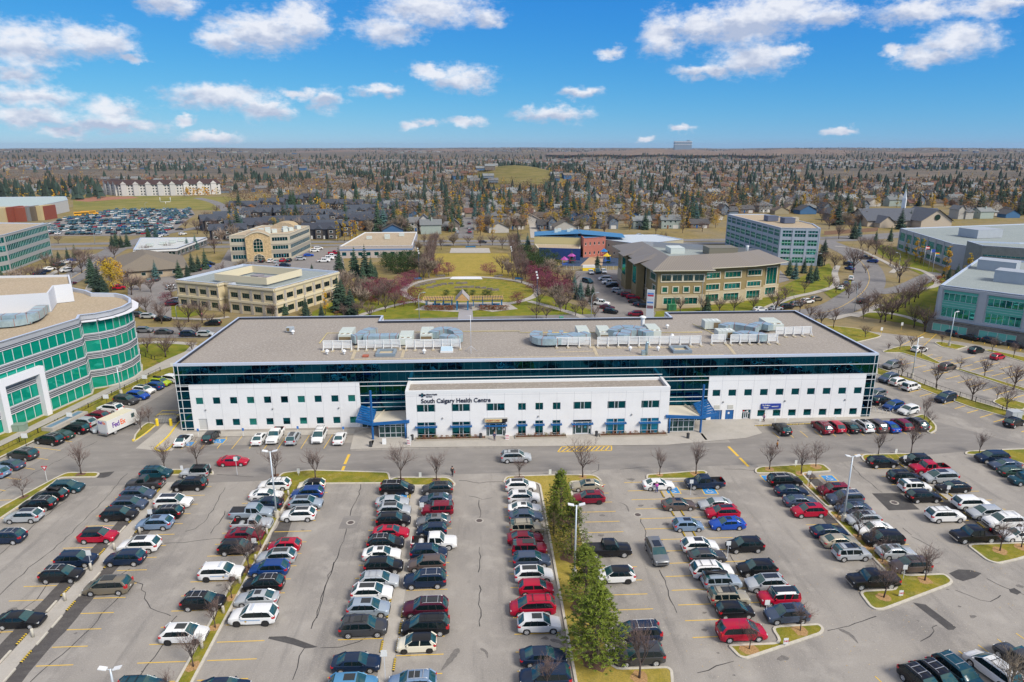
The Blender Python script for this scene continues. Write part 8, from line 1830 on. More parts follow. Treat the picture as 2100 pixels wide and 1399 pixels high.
for k in range(27000):
    y=r.uniform(378,950) if k<9000 else r.uniform(950,1900) if k<19000 else r.uniform(1900,3750); x=r.uniform(-.80,.84)*y
    if not free(x,y): continue
    _a,_b=PJ((x,y,0))
    if inside(_a,_b,TWZ) and r.random()<.7: continue
    dens=.5+.5*math.sin(x/130+math.sin(y/170)*2)*math.sin(y/140+x/300)
    u=r.random(); a,b=PJ((x,y,0))
    left=a<900
    if u<.09+.13*dens*dens: spr.append((x,y))
    elif u<(.80 if left else .70): brr.append((x,y))
    elif r.random()<.7: yel.append((x,y))
# dense groves seen in the photo (in pixels: left, right, near row, far row, count)
for (x0,x1,ya,yb,n_,k) in [(1010,1190,349,343,170,'s'),(1120,1200,372,350,80,'s'),(690,830,372,360,90,'s'),(480,640,382,372,70,'s'),(0,210,410,385,110,'s'),(560,740,400,380,120,'b'),(880,1000,408,372,150,'b'),(1060,1180,425,395,110,'b'),(1130,1330,392,365,90,'b'),(1480,1700,420,395,60,'b'),(0,240,395,350,160,'b'),(200,600,352,338,170,'b'),(470,560,425,405,60,'b'),(1150,1196,392,386,16,'y'),(300,420,352,345,60,'s'),(640,1000,345,338,120,'s'),(1300,1640,345,338,120,'s'),(1640,2100,352,345,60,'s'),(380,450,404,400,34,'y'),(0,200,412,395,14,'y'),(470,800,440,395,30,'y'),(1480,2100,430,380,60,'y'),(1100,1480,440,400,26,'y'),(600,1000,400,355,40,'y')]:
    for i in range(n_):
        g=G(r.uniform(x0,x1),r.uniform(yb,ya)); {'s':spr,'b':brr,'y':yel}[k].append((g.x,g.y))
for i in range(150): spr.append((kc.x+r.uniform(-40,118),kc.y+75+r.uniform(35,98)))
for i in range(110): brr.append((kc.x+r.uniform(-120,120),kc.y+r.uniform(-60,-5)))
for i in range(10): yel.append((kc.x+r.uniform(-110,110),kc.y+r.uniform(-50,20)))
def dist_(p): return p[1]
SN,BN,YN=205,40,260
spr.sort(key=dist_); brr.sort(key=dist_); yel.sort(key=dist_)
for i,(x,y) in enumerate(spr[:SN]):
    blue=i%5==0; plant('bspruce%d'%(i%2) if blue else 'fspruce%d'%(i%2) if y>700 else 'spruce%d'%(i%3),x,y,r.uniform(10,19),('blue-green' if blue else 'dark green')+' spruce among the houses of the suburb','%s spruces in the suburb'%('blue' if blue else 'dark'),z=knoll(x,y))
for i,(x,y) in enumerate(brr[:BN]): plant('pale%d'%(i%3) if i%2 else 'mbare%d'%(i%3),x,y,r.uniform(7,12),('pale' if i%2 else 'brownish')+' bare tree among the houses of the suburb','%s bare trees in the suburb'%('pale' if i%2 else 'brownish'),z=knoll(x,y))
for i,(x,y) in enumerate(yel[:YN]):
    k=r.choice(['poplar0','poplar1','aspen0','orange0','olive0']); w_={'p':'slim yellow poplar','a':'bright yellow aspen','o':'orange-brown autumn tree'}[k[0]]
    if k=='olive0': w_='olive-brown autumn tree'
    plant(k,x,y,r.uniform(8,14) if k[0]=='p' else r.uniform(6,9),w_+' among the houses of the suburb',w_+'s in the suburb',z=knoll(x,y))
m1=MB()
for x,y in spr[SN:]: low_spruce(m1,x,y,knoll(x,y),r.uniform(8,18)*(1 if y<2500 else 1.2),r.choice(SPM))
m2=MB()
for x,y in brr[BN:]: low_fuzz(m2,x,y,knoll(x,y),r.uniform(8,13)*(1 if y<2000 else 1.3),r.choice(BRM),n=46 if y<650 else 30 if y<1000 else 16 if y<1700 else 8,ls=.10 if y<650 else .13 if y<1000 else .16)
m3=MB()
for x,y in yel[YN:]: low_fuzz(m3,x,y,knoll(x,y),r.uniform(7,11),r.choice(YLM),n=16,rx=r.choice([.16,.34]),ls=.2,z0=.15)
for k in range(9000):
    a=r.uniform(-.78,.85); d=r.uniform(3300,9500); x,y=d*math.sin(a),d*math.cos(a)-60; s=math.sin(a*23+d*.002)+math.sin(a*9-d*.0013+1)
    if s>-.1:
        if k%3: low_fuzz(m2,x,y,gz(x,y),r.uniform(10,18),r.choice(BRM),n=4,ls=.5,z0=.1)
        else: low_spruce(m1,x,y,gz(x,y),r.uniform(11,20),r.choice(SPM))
tag(m1.build('far_spruces'),'distant spruces of the suburb reading as one dark mass','trees',kind='stuff'); tag(m2.build('far_bare_trees'),'distant leafless trees of the suburb reading as one grey-brown mass','trees',kind='stuff'); tag(m3.build('far_autumn_trees'),'distant yellow and orange trees dotted through the suburb','trees',kind='stuff')
# fences along the avenue
FNB=mat('fence_brown',(.20,.12,.08),.9)
def fence(name,label,pts,h,m,group=None,post=3.0,slat=True,z=0.05):
    t=thing(name,label,'fence',(0,0,0),group=group); P=[G(a,b) for a,b in pts]; q=MB(); po=MB()
    for a,b in zip(P,P[1:]):
        L_=(b-a).length; d=(b-a).normalized(); nn=Vector((-d.y,d.x,0))*.04
        if slat: q.add([tuple(v) for v in(a-nn,a+nn,b+nn,b-nn)]+[(v.x,v.y,h) for v in(a-nn,a+nn,b+nn,b-nn)],[(0,3,7,4),(2,1,5,6),(4,7,6,5)],m)
        else:
            for zz in(.15,h-.05): q.add([(v.x,v.y,zz+dz) for dz in(0,.05) for v in(a-nn*.5,a+nn*.5,b+nn*.5,b-nn*.5)],[(0,3,7,4),(2,1,5,6),(4,7,6,5)],m)
        k=int(L_/post)
        for i in range(k+1):
            p=a+d*min(L_,i*post); po.box(p.x-.05,p.x+.05,p.y-.05,p.y+.05,z,h+.08,m)
        if not slat:
            for i in range(int(L_/.9)): p=a+d*(i*.9); q.box(p.x-.012,p.x+.012,p.y-.012,p.y+.012,.15,h,m)
    q.build('rail' if not slat else 'board_panel',t); po.build('posts',t); return t
fence('board_fence','orange-brown board fence beside the alley right of the townhouses',[(825,449),(806,475)],2.0,mat('fence_orange',(.35,.17,.06),.9))
fence('board_fence','brown board fence along the avenue at the right',[(1690,482),(1745,478),(1800,474)],2.2,FNB); fence('board_fence','brown board fence beside the alley on the right of the residential street',[(1112,488),(1104,465),(1100,450)],2.0,FNB)
fence('low_fence','long low black fence beside the left footpath',[(-60,958),(0,928),(120,869),(230,812),(330,762)],1.0,TRIM,slat=False,post=4)
fence('low_fence','black post and chain fence along the east lot median',[(1800,757),(1860,775),(1920,800),(2000,826),(2100,856)],1.2,TRIM,slat=False,post=5)
fence('low_fence','short black fence on the lawn left of the health centre',[(288,728),(318,740),(335,735)],1.2,TRIM,slat=False)
# ================================================================ VEHICLES BEYOND THE CENTRE
BG=[(283,650,U,'dark grey',0),(305,653,U,'silver',0),(335,658,S,'black',0),(437,667,U,'black',180),(297,682,U,'grey',0),(337,685,S,'dark grey',0),(388,690,U,'navy',0),(422,690,U,'silver',0),(363,620,U,'white',20),(355,627,U,'burgundy',20),(245,594,J,'red',20),(355,593,U,'silver',30),(280,580,U,'black',100),(307,578,S,'grey',100),(322,576,S,'dark grey',100),(398,557,T,'black',200),(422,549,S,'bright blue',10),(430,544,U,'black',10),
(81,565,U,'navy',48),(91,559,S,'navy',48),(102,554,S,'white',48),(122,546,U,'teal',48),(135,540,S,'white',48),(149,536,S,'blue',48),(137,558,LU,'white',230),(143,584,S,'burgundy',50),
(538,538,U,'black',90),(555,538,U,'white',90),(567,539,S,'silver',90),(580,537,U,'red',90),(593,537,U,'black',90),(617,534,B,'silver',15),(633,526,S,'bright blue',15),(645,517,U,'white',15),(653,512,U,'white',15),(664,538,T,'white',0),(672,533,T,'white',0),(680,528,T,'white',0),(686,522,T,'red',0),(585,547,U,'navy',0),(575,546,S,'silver',0),
(1267,600,U,'silver',-20),(1278,605,S,'grey',-20),(1287,609,U,'dark red',-20),(1298,614,U,'red',-20),(1303,622,S,'black',-20),(1313,628,S,'navy',-20),(1323,631,U,'black',-20),(1222,620,S,'silver',-25),(1232,626,T,'white',-25),(1245,634,S,'burgundy',-25),(1252,643,U,'black',-25),(1303,648,U,'dark red',170),(1212,562,U,'white',-90),(1225,560,T,'teal',-90),(1238,560,U,'white',-90),(1240,575,M,'white',180),(1250,583,T,'white',180),(1205,580,M,'teal',-60),(1255,589,U,'black',180),
(1559,638,S,'white',12),(1590,636,S,'silver',14),(1613,633,U,'black',14),(1633,628,U,'grey',16),(1655,622,U,'white',18),(1673,617,U,'taupe',22),(1724,593,S,'white',50),(1735,586,U,'navy',52),(1745,574,U,'white',58),(1742,553,S,'blue',100),(1739,544,U,'navy',105),(1775,532,T,'black',150),(1789,539,U,'blue',140),(1769,622,U,'black',20),
(938,478,U,'silver',95),(940,466,U,'silver blue',95),(943,455,S,'white',95),(947,446,U,'grey',95),(963,478,T,'red',-85),(963,470,S,'white',-85),(962,460,U,'burgundy',-85),(990,499,U,'dark grey',0),(1345,486,S,'burgundy',0),(1312,484,S,'silver',0),(1560,560,S,'blue',90),(1570,562,M,'white',90),(325,487,U,'white',60),(338,484,S,'silver',60),(368,472,S,'dark grey',200),(375,482,U,'white',60),(820,465,U,'navy',60)]
where='behind the health centre'
GAPS=[]
for i,(a,b,k,c,ang) in enumerate(BG):
    g=G(a,b); reg='on the street left of the health centre' if a<240 else 'near the cream office' if a<470 else 'in the lot beside the stone office' if a<700 else 'on the residential street' if a<1000 else 'in the lot beside the brown-roofed office' if a<1340 and b>540 else 'on the curving road at the right'
    vehicle(k,c,g.x,g.y,R_(ang),'%s %s parked %s'%(c,nm[k],reg),'cars beyond the health centre',detail=1,z=.03)
# the packed school lot
lotp=[(62,482),(78,463),(142,447),(236,431),(390,429),(396,440),(342,480),(225,482)]; W0=[G(a,b) for a,b in lotp]
ymin,ymax=min(p.y for p in W0),max(p.y for p in W0); xmin,xmax=min(p.x for p in W0),max(p.x for p in W0)
cand=[]; y=ymin+3; rr_=0
while y<ymax:
    x=xmin
    while x<xmax:
        if inside(x,y,[(p.x,p.y) for p in W0]) and r.random()<.70: cand.append((x,y))
        x+=2.9
    y+=5.6 if rr_%2==0 else 12.5; rr_+=1
cols=['black']*3+['white']*3+['grey','silver','dark grey','navy','red','blue','silver','slate blue','burgundy']
left_=max(0,298-NCAR[0]); cand.sort(key=lambda p:p[1])
for i,(x,y) in enumerate(cand[:left_]):
    c=r.choice(cols); k=r.choice([S,U,U,T]); vehicle(k,c,x,y,math.pi/2+r.choice([0,math.pi]),'%s %s in the packed school parking lot, far left'%(c,nm[k]),'cars in the school lot',detail=0,z=.03)
fc=MB()
for x,y in cand[left_:]:
    c=r.choice(cols); pm=paint(c); h=r.choice([1.45,1.75]); 
    fc.box(x-.9,x+.9,y-2.3,y+2.3,.35,.95,pm); vs=[(x-.85,y-1.6,.95),(x+.85,y-1.6,.95),(x+.85,y+1.2,.95),(x-.85,y+1.2,.95),(x-.65,y-1.2,h),(x+.65,y-1.2,h),(x+.65,y+.4,h),(x-.65,y+.4,h)]
    fc.add(vs,[(0,1,5,4),(1,2,6,5),(2,3,7,6),(3,0,4,7)],GLASS); fc.add(vs,[(4,5,6,7)],pm)
    for sx in(-.8,.8):
        for sy in(-1.4,1.4): fc.tube([(x+sx-.1,y+sy,.33),(x+sx+.1,y+sy,.33)],.33,TYRE,6,smooth=False)
if fc.f: tag(fc.build('far_parked_cars'),'farther rows of cars in the packed school parking lot','cars',kind='stuff')
for i,(a,b) in enumerate([(170,443),(184,441)]):
    g=G(a,b); t=thing('school_bus',['left of two yellow school buses by the school lot','right of two yellow school buses by the school lot'][i],'bus',(g.x,g.y,0.05),.5,'yellow school buses'); q=MB(); BY_=mat('bus_yellow',(.75,.38,.02),.5); q.box(-5.5,4.3,-1.2,1.2,.5,3.0,BY_); q.box(4.3,5.8,-1.0,1.0,.5,1.7,BY_); q.build('body',t)
    q=MB(); q.box(-5.2,4.0,-1.23,1.23,1.8,2.5,GLD); q.build('window_row',t)
    for sx in(-3.5,4.6): q=MB(); q.tube([(sx,-1.2,.5),(sx,1.2,.5)],.5,TYRE,10,smooth=False); q.build('wheel',t)
# ================================================================ LAMP POSTS, SIGNS, STREET FURNITURE
def lamp_post(px,py,ty,label,heads=2,base=True,m=None,group='parking lot lamp posts'):
    g=G(px,py); h=hat(px,py,ty); t=thing('lamp_post',label,'lamp post',(g.x,g.y,.1),0,group); m=m or mat('pole_pale',(.60,.66,.70),.4,metal=.2)
    q=MB(); q.tube([(0,0,.9 if base else 0),(0,0,h-.1)],[.13,.08],m,8); q.build('pole',t)
    if base: q=MB(); q.tube([(0,0,0),(0,0,1.0)],.30,CURB,14,smooth=False); q.build('concrete_base',t)
    for s in ((-1,1) if heads==2 else (1,)):
        q=MB(); q.tube([(0,0,h-.2),(s*.35,0,h-.1)],.04,m,4); q.build('arm',t); q=MB(); q.add([(s*.3,-.22,h-.14),(s*1.0,-.22,h+.02),(s*1.0,.22,h+.02),(s*.3,.22,h-.14),(s*.3,-.22,h-.04),(s*1.0,-.22,h+.12),(s*1.0,.22,h+.12),(s*.3,.22,h-.04)],[(0,1,5,4),(1,2,6,5),(2,3,7,6),(3,0,4,7),(4,5,6,7),(3,2,1,0)],WST); q.build('lamp_head',t)
lamp_post(568,1062,926,'tall pale lamp post on the long grass median'); lamp_post(1178,1185,1036,'tall pale lamp post among the pines of the island'); lamp_post(1729,1070,936,'tall pale lamp post on the right grass median'); lamp_post(240,1445,1372,'lamp head just showing at the bottom left edge')
for a,b,tp,l in [(1870,775,693,'pale lamp post on the fence line of the east lot'),(1946,710,640,'pale lamp post on the upper island of the east lot'),(249,810,753,'pale lamp post beside the rounded office footpath')]: lamp_post(a,b,tp,l,heads=1 if a<2000 else 2)
def cobra(px,py,ty,label,s=1,group='street lights beyond the centre'):
    g=G(px,py); h=hat(px,py,ty); t=thing('street_light',label,'street light',(g.x,g.y,.03),0,group); m=mat('pole_blue_grey',(.38,.44,.48),.5); q=MB(); q.tube([(0,0,0),(0,0,h*.85),(s*.5,0,h*.97),(s*1.8,0,h)],[.12,.08,.06,.05],m,6); q.build('pole',t); q=MB(); q.box(s*1.7-.4,s*1.7+.4,-.15,.15,h-.1,h+.06,m); q.build('lamp_head',t)
cobra(363,655,625,'curved street light before the cream office'); cobra(525,655,568+84,'curved street light head peeking over the health centre roof'); cobra(1752,640,578,'tall curved street light beside the curving road',-1); cobra(152,600,560,'curved street light on the left street'); cobra(1212,660,600,'curved street light by the lot right of the park'); cobra(1437,640,565,'street light in front of the brown-roofed office'); cobra(1840,570,518,'street light by the driveway loop of the right office',-1); cobra(1670,560,520,'street light beside the blue-grey office'); cobra(860,655,600,'thin street light on the park front lawn'); cobra(195,500,470,'thin light pole before the packed school lot'); cobra(300,440,415,'thin light pole on the school field edge')
def sport_light(px,py,ty,label):
    g=G(px,py); h=hat(px,py,ty); t=thing('flood_light_pole',label,'light pole',(g.x,g.y,.03),0,'flood light poles in the park'); q=MB(); q.tube([(0,0,0),(0,0,h)],[.14,.08],mat('pole_navy',(.02,.05,.10),.5),6); q.build('pole',t)
    for k in range(3): q=MB(); q.box(-.5+.2*k,.0+.2*k,-.2,.2,h-.6-.9*k,h-.1-.9*k,WST); q.build('lamp_head',t)
sport_light(1101,640,556,'dark flood light pole right of the round park lawn'); sport_light(860,570,508,'dark flood light pole left of the long park lawn'); sport_light(1049,540,505,'dark flood light pole beside the long park lawn, far side')
def sign(px,py,ty,wd,hh,label,m=WHT,post=None,txt=None,tc=None,group='small white signs in the lot',name='parking_sign',cat='sign',sq=0):
    g=G(px,py); h=hat(px,py,ty); t=thing(name,label,cat,(g.x,g.y,.1),0,group); q=MB(); q.box(-.03,.03,-.02,.02,0,h,post or ALU); q.build('post',t); q=MB(); q.box(-wd/2,wd/2,-.06,-.03,h-hh,h,m); o=q.build('panel',t)
    if txt: text_obj(txt,hh*.42,tc or TLM,'lettering',o,(-wd*.40,-.065,h-hh*.66),(math.pi/2,0,0),.01,.004,scx=min(1.2,wd*.8/(len(txt)*hh*.42*.55+.01)))
    return t
SGW=mat('sign_white',(.75,.76,.74),.5); SGB=mat('sign_accent_blue',(.03,.18,.55),.5)
W_=[(300/1,0,0)]
for i,(a,b,tp,l) in enumerate([(55,918,890,'nearest the camera'),(145,865,842+5,'second from the camera'),(221,836,810,'third from the camera'),(300,797,770,'fourth from the camera'),(357,765,745,'farthest from the camera')]): sign(a,b,tp,1.05,.85,'white notice board on a black post by the left footpath, '+l,SGW,TRIM,group='notice boards along the left footpath')
for a,b,tp,l in [(487,975,938,'small white sign on a thin post before the left lamp post'),(312,1078,1046,'white sign over the left concrete median, far one'),(188,1168,1130,'white sign over the left concrete median beside the navy SUV'),(523,1128,1105,'white sign on the grass median beside the black SUV'),(413,1332,1300,'white sign near the camera end of the grass median'),(791,1399,1335,'white sign on the central median near the camera'),(866,1060,1032,'white sign at the far end of the central median')]: sign(a,b,tp,.6,.7,l,SGW)
for a,b,tp,l in [(1491,1148,1111,'on the right middle median, second from the camera'),(1416,1016,985,'on the right middle median, farthest'),(1570,1265,1232,'on the right middle median, nearest the camera'),(1656,1000,967,'at the head of the right grass median'),(1852,1188,1160,'at the camera end of the right grass median'),(1853,955,935,'at the head of the far right median'),(1942,1018,997,'in the middle of the far right median')]: sign(a,b,tp,.55,.6,'white parking sign '+l,SGW)
for a,b,tp,l in [(1846,1225,1212,'on the triangular island'),(1610,1326,1310,'on the lower right island')]: sign(a,b,tp,.5,.7,'small white sign with a red circle '+l,SGW,txt='NO',tc=TLM)
for a,b,tp,l in [(613,976,962,'left wide island'),(375,975,956,'small left island'),(862,980,970,'small middle island'),(1128,975,964,'pine island'),(1631,958,945,'right grass island'),(1837,930,922,'far right island'),(842,898+18,896,'plaza before the left entrance')]: sign(a,b,tp,.4,.8,'low white marker post on the '+l,SGW,SGW,group='low white marker posts',name='marker_post',cat='marker post')
for a,b,tp,l in [(408,898,880,'first'),(500,896,879,'second'),(612,893,875,'third'),(705,892,876,'fourth')]: sign(a,b,tp,.35,.5,'accessible parking sign on the sidewalk before the left wing, %s from the left'%l,SGB,SGW,group='bay signs before the left wing')
for a,b,tp,l in [(1558,871,860,'first'),(1589,868,858,'second'),(1615,869,858,'third'),(1712,863,855,'fourth')]: sign(a,b,tp,.35,.5,'white bay sign before the right wing, %s from the left'%l,SGW,SGW,group='bay signs before the right wing')
_g=G(97,988); t=thing('yield_sign','red and white triangular yield sign left of the upper left island','sign',(_g.x,_g.y,.1)); q=MB(); q.box(-.03,.03,-.02,.02,0,2.3,SGW); q.build('post',t); q=MB(); q.add([(-.5,-.05,2.6),(.5,-.05,2.6),(0,-.05,1.75)],[(0,2,1)],mat('sign_red',(.6,.03,.05),.5)); q.add([(-.25,-.06,2.46),(.25,-.06,2.46),(0,-.06,2.03)],[(0,2,1)],SGW); q.build('panel',t)
sign(1806,690,672,.6,.9,'white sign on a yellow post beside the road at the east lot',SGW,RY,group=None); sign(1848,678,662,.6,.9,'white sign on a yellow post by the right office path',SGW,RY,group=None)
# flat A-frame boards and litter bins along the front
for i,(x,y,l) in enumerate([(-16.6,110.6,'white A-frame board before the left canopy'),(-12.3,110.3,'red and white A-frame board at the corner of the entrance block'),(4.9,111.6,'red and white A-frame board right of the urgent care door')]):
    t=thing('a_frame_board',l,'sandwich board',(x,y,.05),0,'sandwich boards at the entrances'); q=MB(); q.add([(-.35,-.25,0),(.35,-.25,0),(.35,0,1.05),(-.35,0,1.05),(-.35,.25,0),(.35,.25,0)],[(0,1,2,3),(5,4,3,2)],SGW); q.build('board',t)
    if i: q=MB(); [q.box(-.3,.3,-.22+.05*k-.02,-.20+.05*k,.15+.27*k,.24+.27*k,mat('sign_pinkred',(.55,.08,.12),.5)) for k in range(3)]; q.build('print',t)
for x,y,l in [(-18.8,109.6,'beside the left mast'),(-11.9,112.1,'at the left corner of the entrance block'),(.2,112.1,'left of the urgent care door'),(20.9,112.0,'right of the double doors'),(37.0,110.3,'under the right canopy')]:
    t=thing('litter_bin','round dark litter bin '+l,'litter bin',(x,y,.05),0,'litter bins along the front'); q=MB(); q.tube([(0,0,0),(0,0,.85)],.27,mat('bin_dark',(.05,.055,.06),.5),12,smooth=False); q.build('barrel',t); q=MB(); q.tube([(0,0,.85),(0,0,.9),(0,0,1.0)],[.3,.3,.16],TRIM,12); q.build('lid',t)
# pylon sign and transformer boxes
g=G(1332,652); t=thing('pylon_sign','tall slim white pylon sign with blue and red panels, right of the park','pylon sign',(g.x,g.y,0),-.35); q=MB(); q.box(-1.1,1.1,-.35,.35,0,8.6,mat('pylon_white',(.62,.68,.72),.5)); q.build('column',t)
for z,h,c in ((7.3,.5,(.10,.25,.6)),(6.7,.5,(.55,.05,.08)),(5.8,.6,(.6,.65,.7)),(4.6,.5,(.10,.25,.6)),(3.0,.9,(.25,.12,.14))): q=MB(); q.box(-.9,.9,-.38,-.35,z,z+h,mat('pylon_panel_%d'%int(z*10),c,.5)); q.build('panel',t)
for a,b,s,c,l in [(1377,636,2.6,(.06,.28,.12),'large green transformer box on the lawn before the brown-roofed office'),(1151,655,1.2,(.10,.32,.22),'small green utility box on the park lawn'),(43,884,2.0,(.25,.33,.26),'green-grey utility box at the foot of the left office'),(2078,858,2.2,(.45,.48,.50),'grey utility cabinet on the east lot verge')]:
    g=G(a,b); t=thing('utility_box',l,'utility box',(g.x,g.y,.05),.1); q=MB(); m_=mat('utility_%d'%a,c,.6); q.box(-s/2,s/2,-s/3,s/3,0,s*.62,m_); q.box(-s/2-.04,s/2+.04,-s/3-.04,s/3+.04,s*.62,s*.70,m_); q.build('cabinet',t); q=MB(); q.box(-.02,.02,-s/3-.01,-s/3,.1,s*.58,TRIM); q.build('door_seam',t)
# low concrete box beside the left footpath, trolley pen and yellow posts at the dock
g=G(135,868); t=thing('window_well','low concrete area well with blue-grey grating beside the left footpath','concrete well',(g.x,g.y,.1),R_(77)); q=MB(); q.box(-4.2,4.2,-1.2,1.2,0,.7,CONC); q.build('wall',t); q=MB(); q.box(-3.8,3.8,-.5,.5,.7,.76,mat('grate_blue',(.14,.24,.33),.5)); q.build('grating',t)
g=G(345,865); t=thing('trolley_pen','wire trolley pen with yellow top rails at the loading dock','trolley pen',(g.x,g.y,.02),0); q=MB()
for x in np.linspace(-1.9,1.9,14): q.box(x-.015,x+.015,-.9,-.87,.1,1.2,ALU); q.box(x-.015,x+.015,.87,.9,.1,1.2,ALU)
q.build('mesh_side',t); q=MB(); q.tube([(-2,-.9,1.2),(-1.2,-.9,1.9),(1.9,-.9,1.9),(2.2,-.9,1.2)],.04,YK,5); q.tube([(-2,.9,1.2),(-1.2,.9,1.9),(1.9,.9,1.9),(2.2,.9,1.2)],.04,YK,5); q.tube([(2,-.9,1.7),(2,.9,1.7)],.05,BLUEM,5); q.build('top_rail',t); q=MB(); q.box(-1.8,1.8,-.8,.8,.15,.9,mat('wire_grey',(.30,.29,.27),.7)); q.build('carts',t)
for x,l in ((323,'left'),(351,'right')):
    g=G(x,873); t=thing('dock_post','%s thick yellow steel post at the loading dock'%l,'bollard',(g.x,g.y,.01),0,'yellow posts at the loading dock'); q=MB(); q.tube([(0,0,0),(0,0,1.25),(0,0,1.4)],[.27,.27,.14],YK,12,smooth=False); q.build('post',t)
# bike racks, bicycle
for k in range(5):
    g=G(1791+k*7.5,846+k*.8); t=thing('bike_rack','grey hoop bike rack at the right end of the health centre, %s from the left'%ORD[k],'bike rack',(g.x,g.y,.05),.5,'hoop bike racks'); q=MB(); q.tube([(0,-.35,0),(0,-.35,.7),(0,-.2,.85),(0,.2,.85),(0,.35,.7),(0,.35,0)],.03,ALU,5); q.build('hoop',t)
g=G(1791,840); t=thing('bicycle','dark bicycle leaning at the right end of the health centre','bicycle',(g.x,g.y,.05),-.5)
for s in(-.52,.52): q=MB(); q.tube([(s+.33*math.cos(a),0,.33+.33*math.sin(a)) for a in np.linspace(0,6.283,15)],.025,TYRE,4); q.build('wheel',t)
q=MB(); q.tube([(-.52,0,.33),(-.15,0,.75),(.38,0,.78),(.52,0,.33)],.025,TRIM,4); q.tube([(-.15,0,.75),(0,0,.3),(.38,0,.78)],.025,TRIM,4); q.build('frame',t); q=MB(); q.tube([(.36,-.25,.95),(.36,.25,.95)],.02,TRIM,4); q.build('handlebar',t); q=MB(); q.box(-.28,-.05,-.06,.06,.86,.92,TRIM); q.build('saddle',t)
# ================================================================ PARK PERGOLA
WD=mat('timber_honey',(.55,.33,.15),.8,var=.15,scale=2); PB_=mat('park_blue',(.02,.16,.32),.5)
def pergola(x0,x1,yc,label):
    t=thing('pergola',label,'pergola',(0,0,0),group='timber pergolas in the park'); n_=int((x1-x0)/.52)
    q=MB()
    for k in range(n_): x=x0+k*.52; q.box(x,x+.18,yc-3.0,yc+3.0,3.05,3.35,WD)
    q.build('rafters',t); q=MB()
    for y in(yc-2.3,yc+2.3): q.box(x0+.5,x1-.5,y-.12,y+.12,2.75,3.04,PB_)
    q.build('beam',t)
    for x in np.linspace(x0+1,x1-1,4):
        for y in(yc-2.3,yc+2.3): q=MB(); q.box(x-.14,x+.14,y-.14,y+.14,0,2.75,PB_); q.build('post',t)
        q=MB(); q.box(x-.5,x+.5,yc-2.8,yc-1.8,0,.9,STO); q.build('stone_plinth',t)
gl_,gr_=G(872,634),G(1032,634); ym=gl_.y+1.5
pergola(gl_.x-.6,-7.3,ym,'timber pergola with blue posts, left half'); pergola(-2.4,gr_.x+.6,ym,'timber pergola with blue posts, right half')
t=thing('gazebo','small gabled gazebo with blue posts between the two pergolas','gazebo',(0,0,0)); cx=-4.85; q=MB(); q.add([(cx-2.3,ym-4.2,3.1),(cx+2.3,ym-4.2,3.1),(cx+2.3,ym+2.5,3.1),(cx-2.3,ym+2.5,3.1),(cx,ym-4.2,5.6),(cx,ym+2.5,5.6)],[(0,4,5,3),(4,1,2,5)],mat('shake_grey',(.36,.33,.32),.9,var=.2,scale=3)); q.build('roof',t)
q=MB(); q.add([(cx-2.1,ym-4.1,3.15),(cx+2.1,ym-4.1,3.15),(cx,ym-4.1,5.4)],[(0,1,2)],WD); q.build('gable',t)
for x in(cx-1.7,cx+1.7):
    for y in(ym-3.8,ym+2): q=MB(); q.box(x-.22,x+.22,y-.22,y+.22,0,3.1,PB_); q.build('post',t)
def bench(px,py,label,rz=0,h=1):
    g=G(px,py); t=thing('park_bench',label,'bench',(g.x,g.y,.05),rz,'blue park benches'); q=MB(); q.box(-1.6*h,1.6*h,-.25,.25,.42,.5,PB_); q.build('seat',t); q=MB(); q.box(-1.6*h,1.6*h,.22,.3,.5,1.0,PB_); q.build('backrest',t)
    for x in(-1.4*h,1.4*h): q=MB(); q.box(x-.06,x+.06,-.22,.25,0,.42,PB_); q.build('leg',t)
bench(857,575,'blue bench left of the round park lawn',.4); bench(1064,575,'blue bench right of the round park lawn',-.4); bench(965,509,'blue bench on the paved court at the far end of the lawn',0,1.6)
for a,b,l in [(895,629,'blue bench in the left pergola, left of two'),(915,629,'blue bench in the left pergola, right of two'),(990,631,'blue bench in the right pergola, left of two'),(1017,629,'blue bench in the right pergola, right of two')]: bench(a,b,l,0,.8)
RK=mat('boulder_grey',(.17,.15,.13),.95,var=.3,scale=2)
i_=0
for (arr) in [[(856,588),(864,585),(872,583),(880,582),(888,580)],[(882,591),(892,588),(900,586),(910,584),(925,583),(940,582),(952,582)],[(940,591),(952,590),(965,590),(980,591),(992,592),(1005,594),(1016,596)],[(899,567),(906,567),(1018,568),(1025,567)]]:
    for a,b in arr:
        g=G(a,b); q=MB(); w_=rnd.uniform(.9,1.6); q.add([(-w_,-.45,0),(w_*.9,-.5,0),(w_,.4,0),(-w_*.9,.5,0),(-w_*.85,-.35,.6),(w_*.8,-.38,.55),(w_*.8,.3,.65),(-w_*.75,.35,.5)],[(0,1,5,4),(1,2,6,5),(2,3,7,6),(3,0,4,7),(4,5,6,7)],RK); o=q.build('seating_boulder',loc=(g.x,g.y,.05),rz=rnd.uniform(-.3,.3)); tag(o,'flat grey seating boulder on the round park lawn','boulder','seating boulders on the park lawn')
# goal posts
for a,b,tp,s,l in [(340,419,405,4.5,'white football goal post on the school field, left one'),(546,429,424,3.5,'small white goal on the right edge of the field')]:
    g=G(a,b); t=thing('goal_post',l,'goal post',(g.x,g.y,0)); h=hat(a,b,tp)
    for x in(-s,s): q=MB(); q.tube([(x,0,h*.35),(x,0,h)],.22,WST,5); q.build('upright',t)
    q=MB(); q.tube([(-s,0,h*.35),(s,0,h*.35)],.22,WST,5); q.tube([(0,0,0),(0,0,h*.35)],.22,WST,5); q.build('crossbar',t)
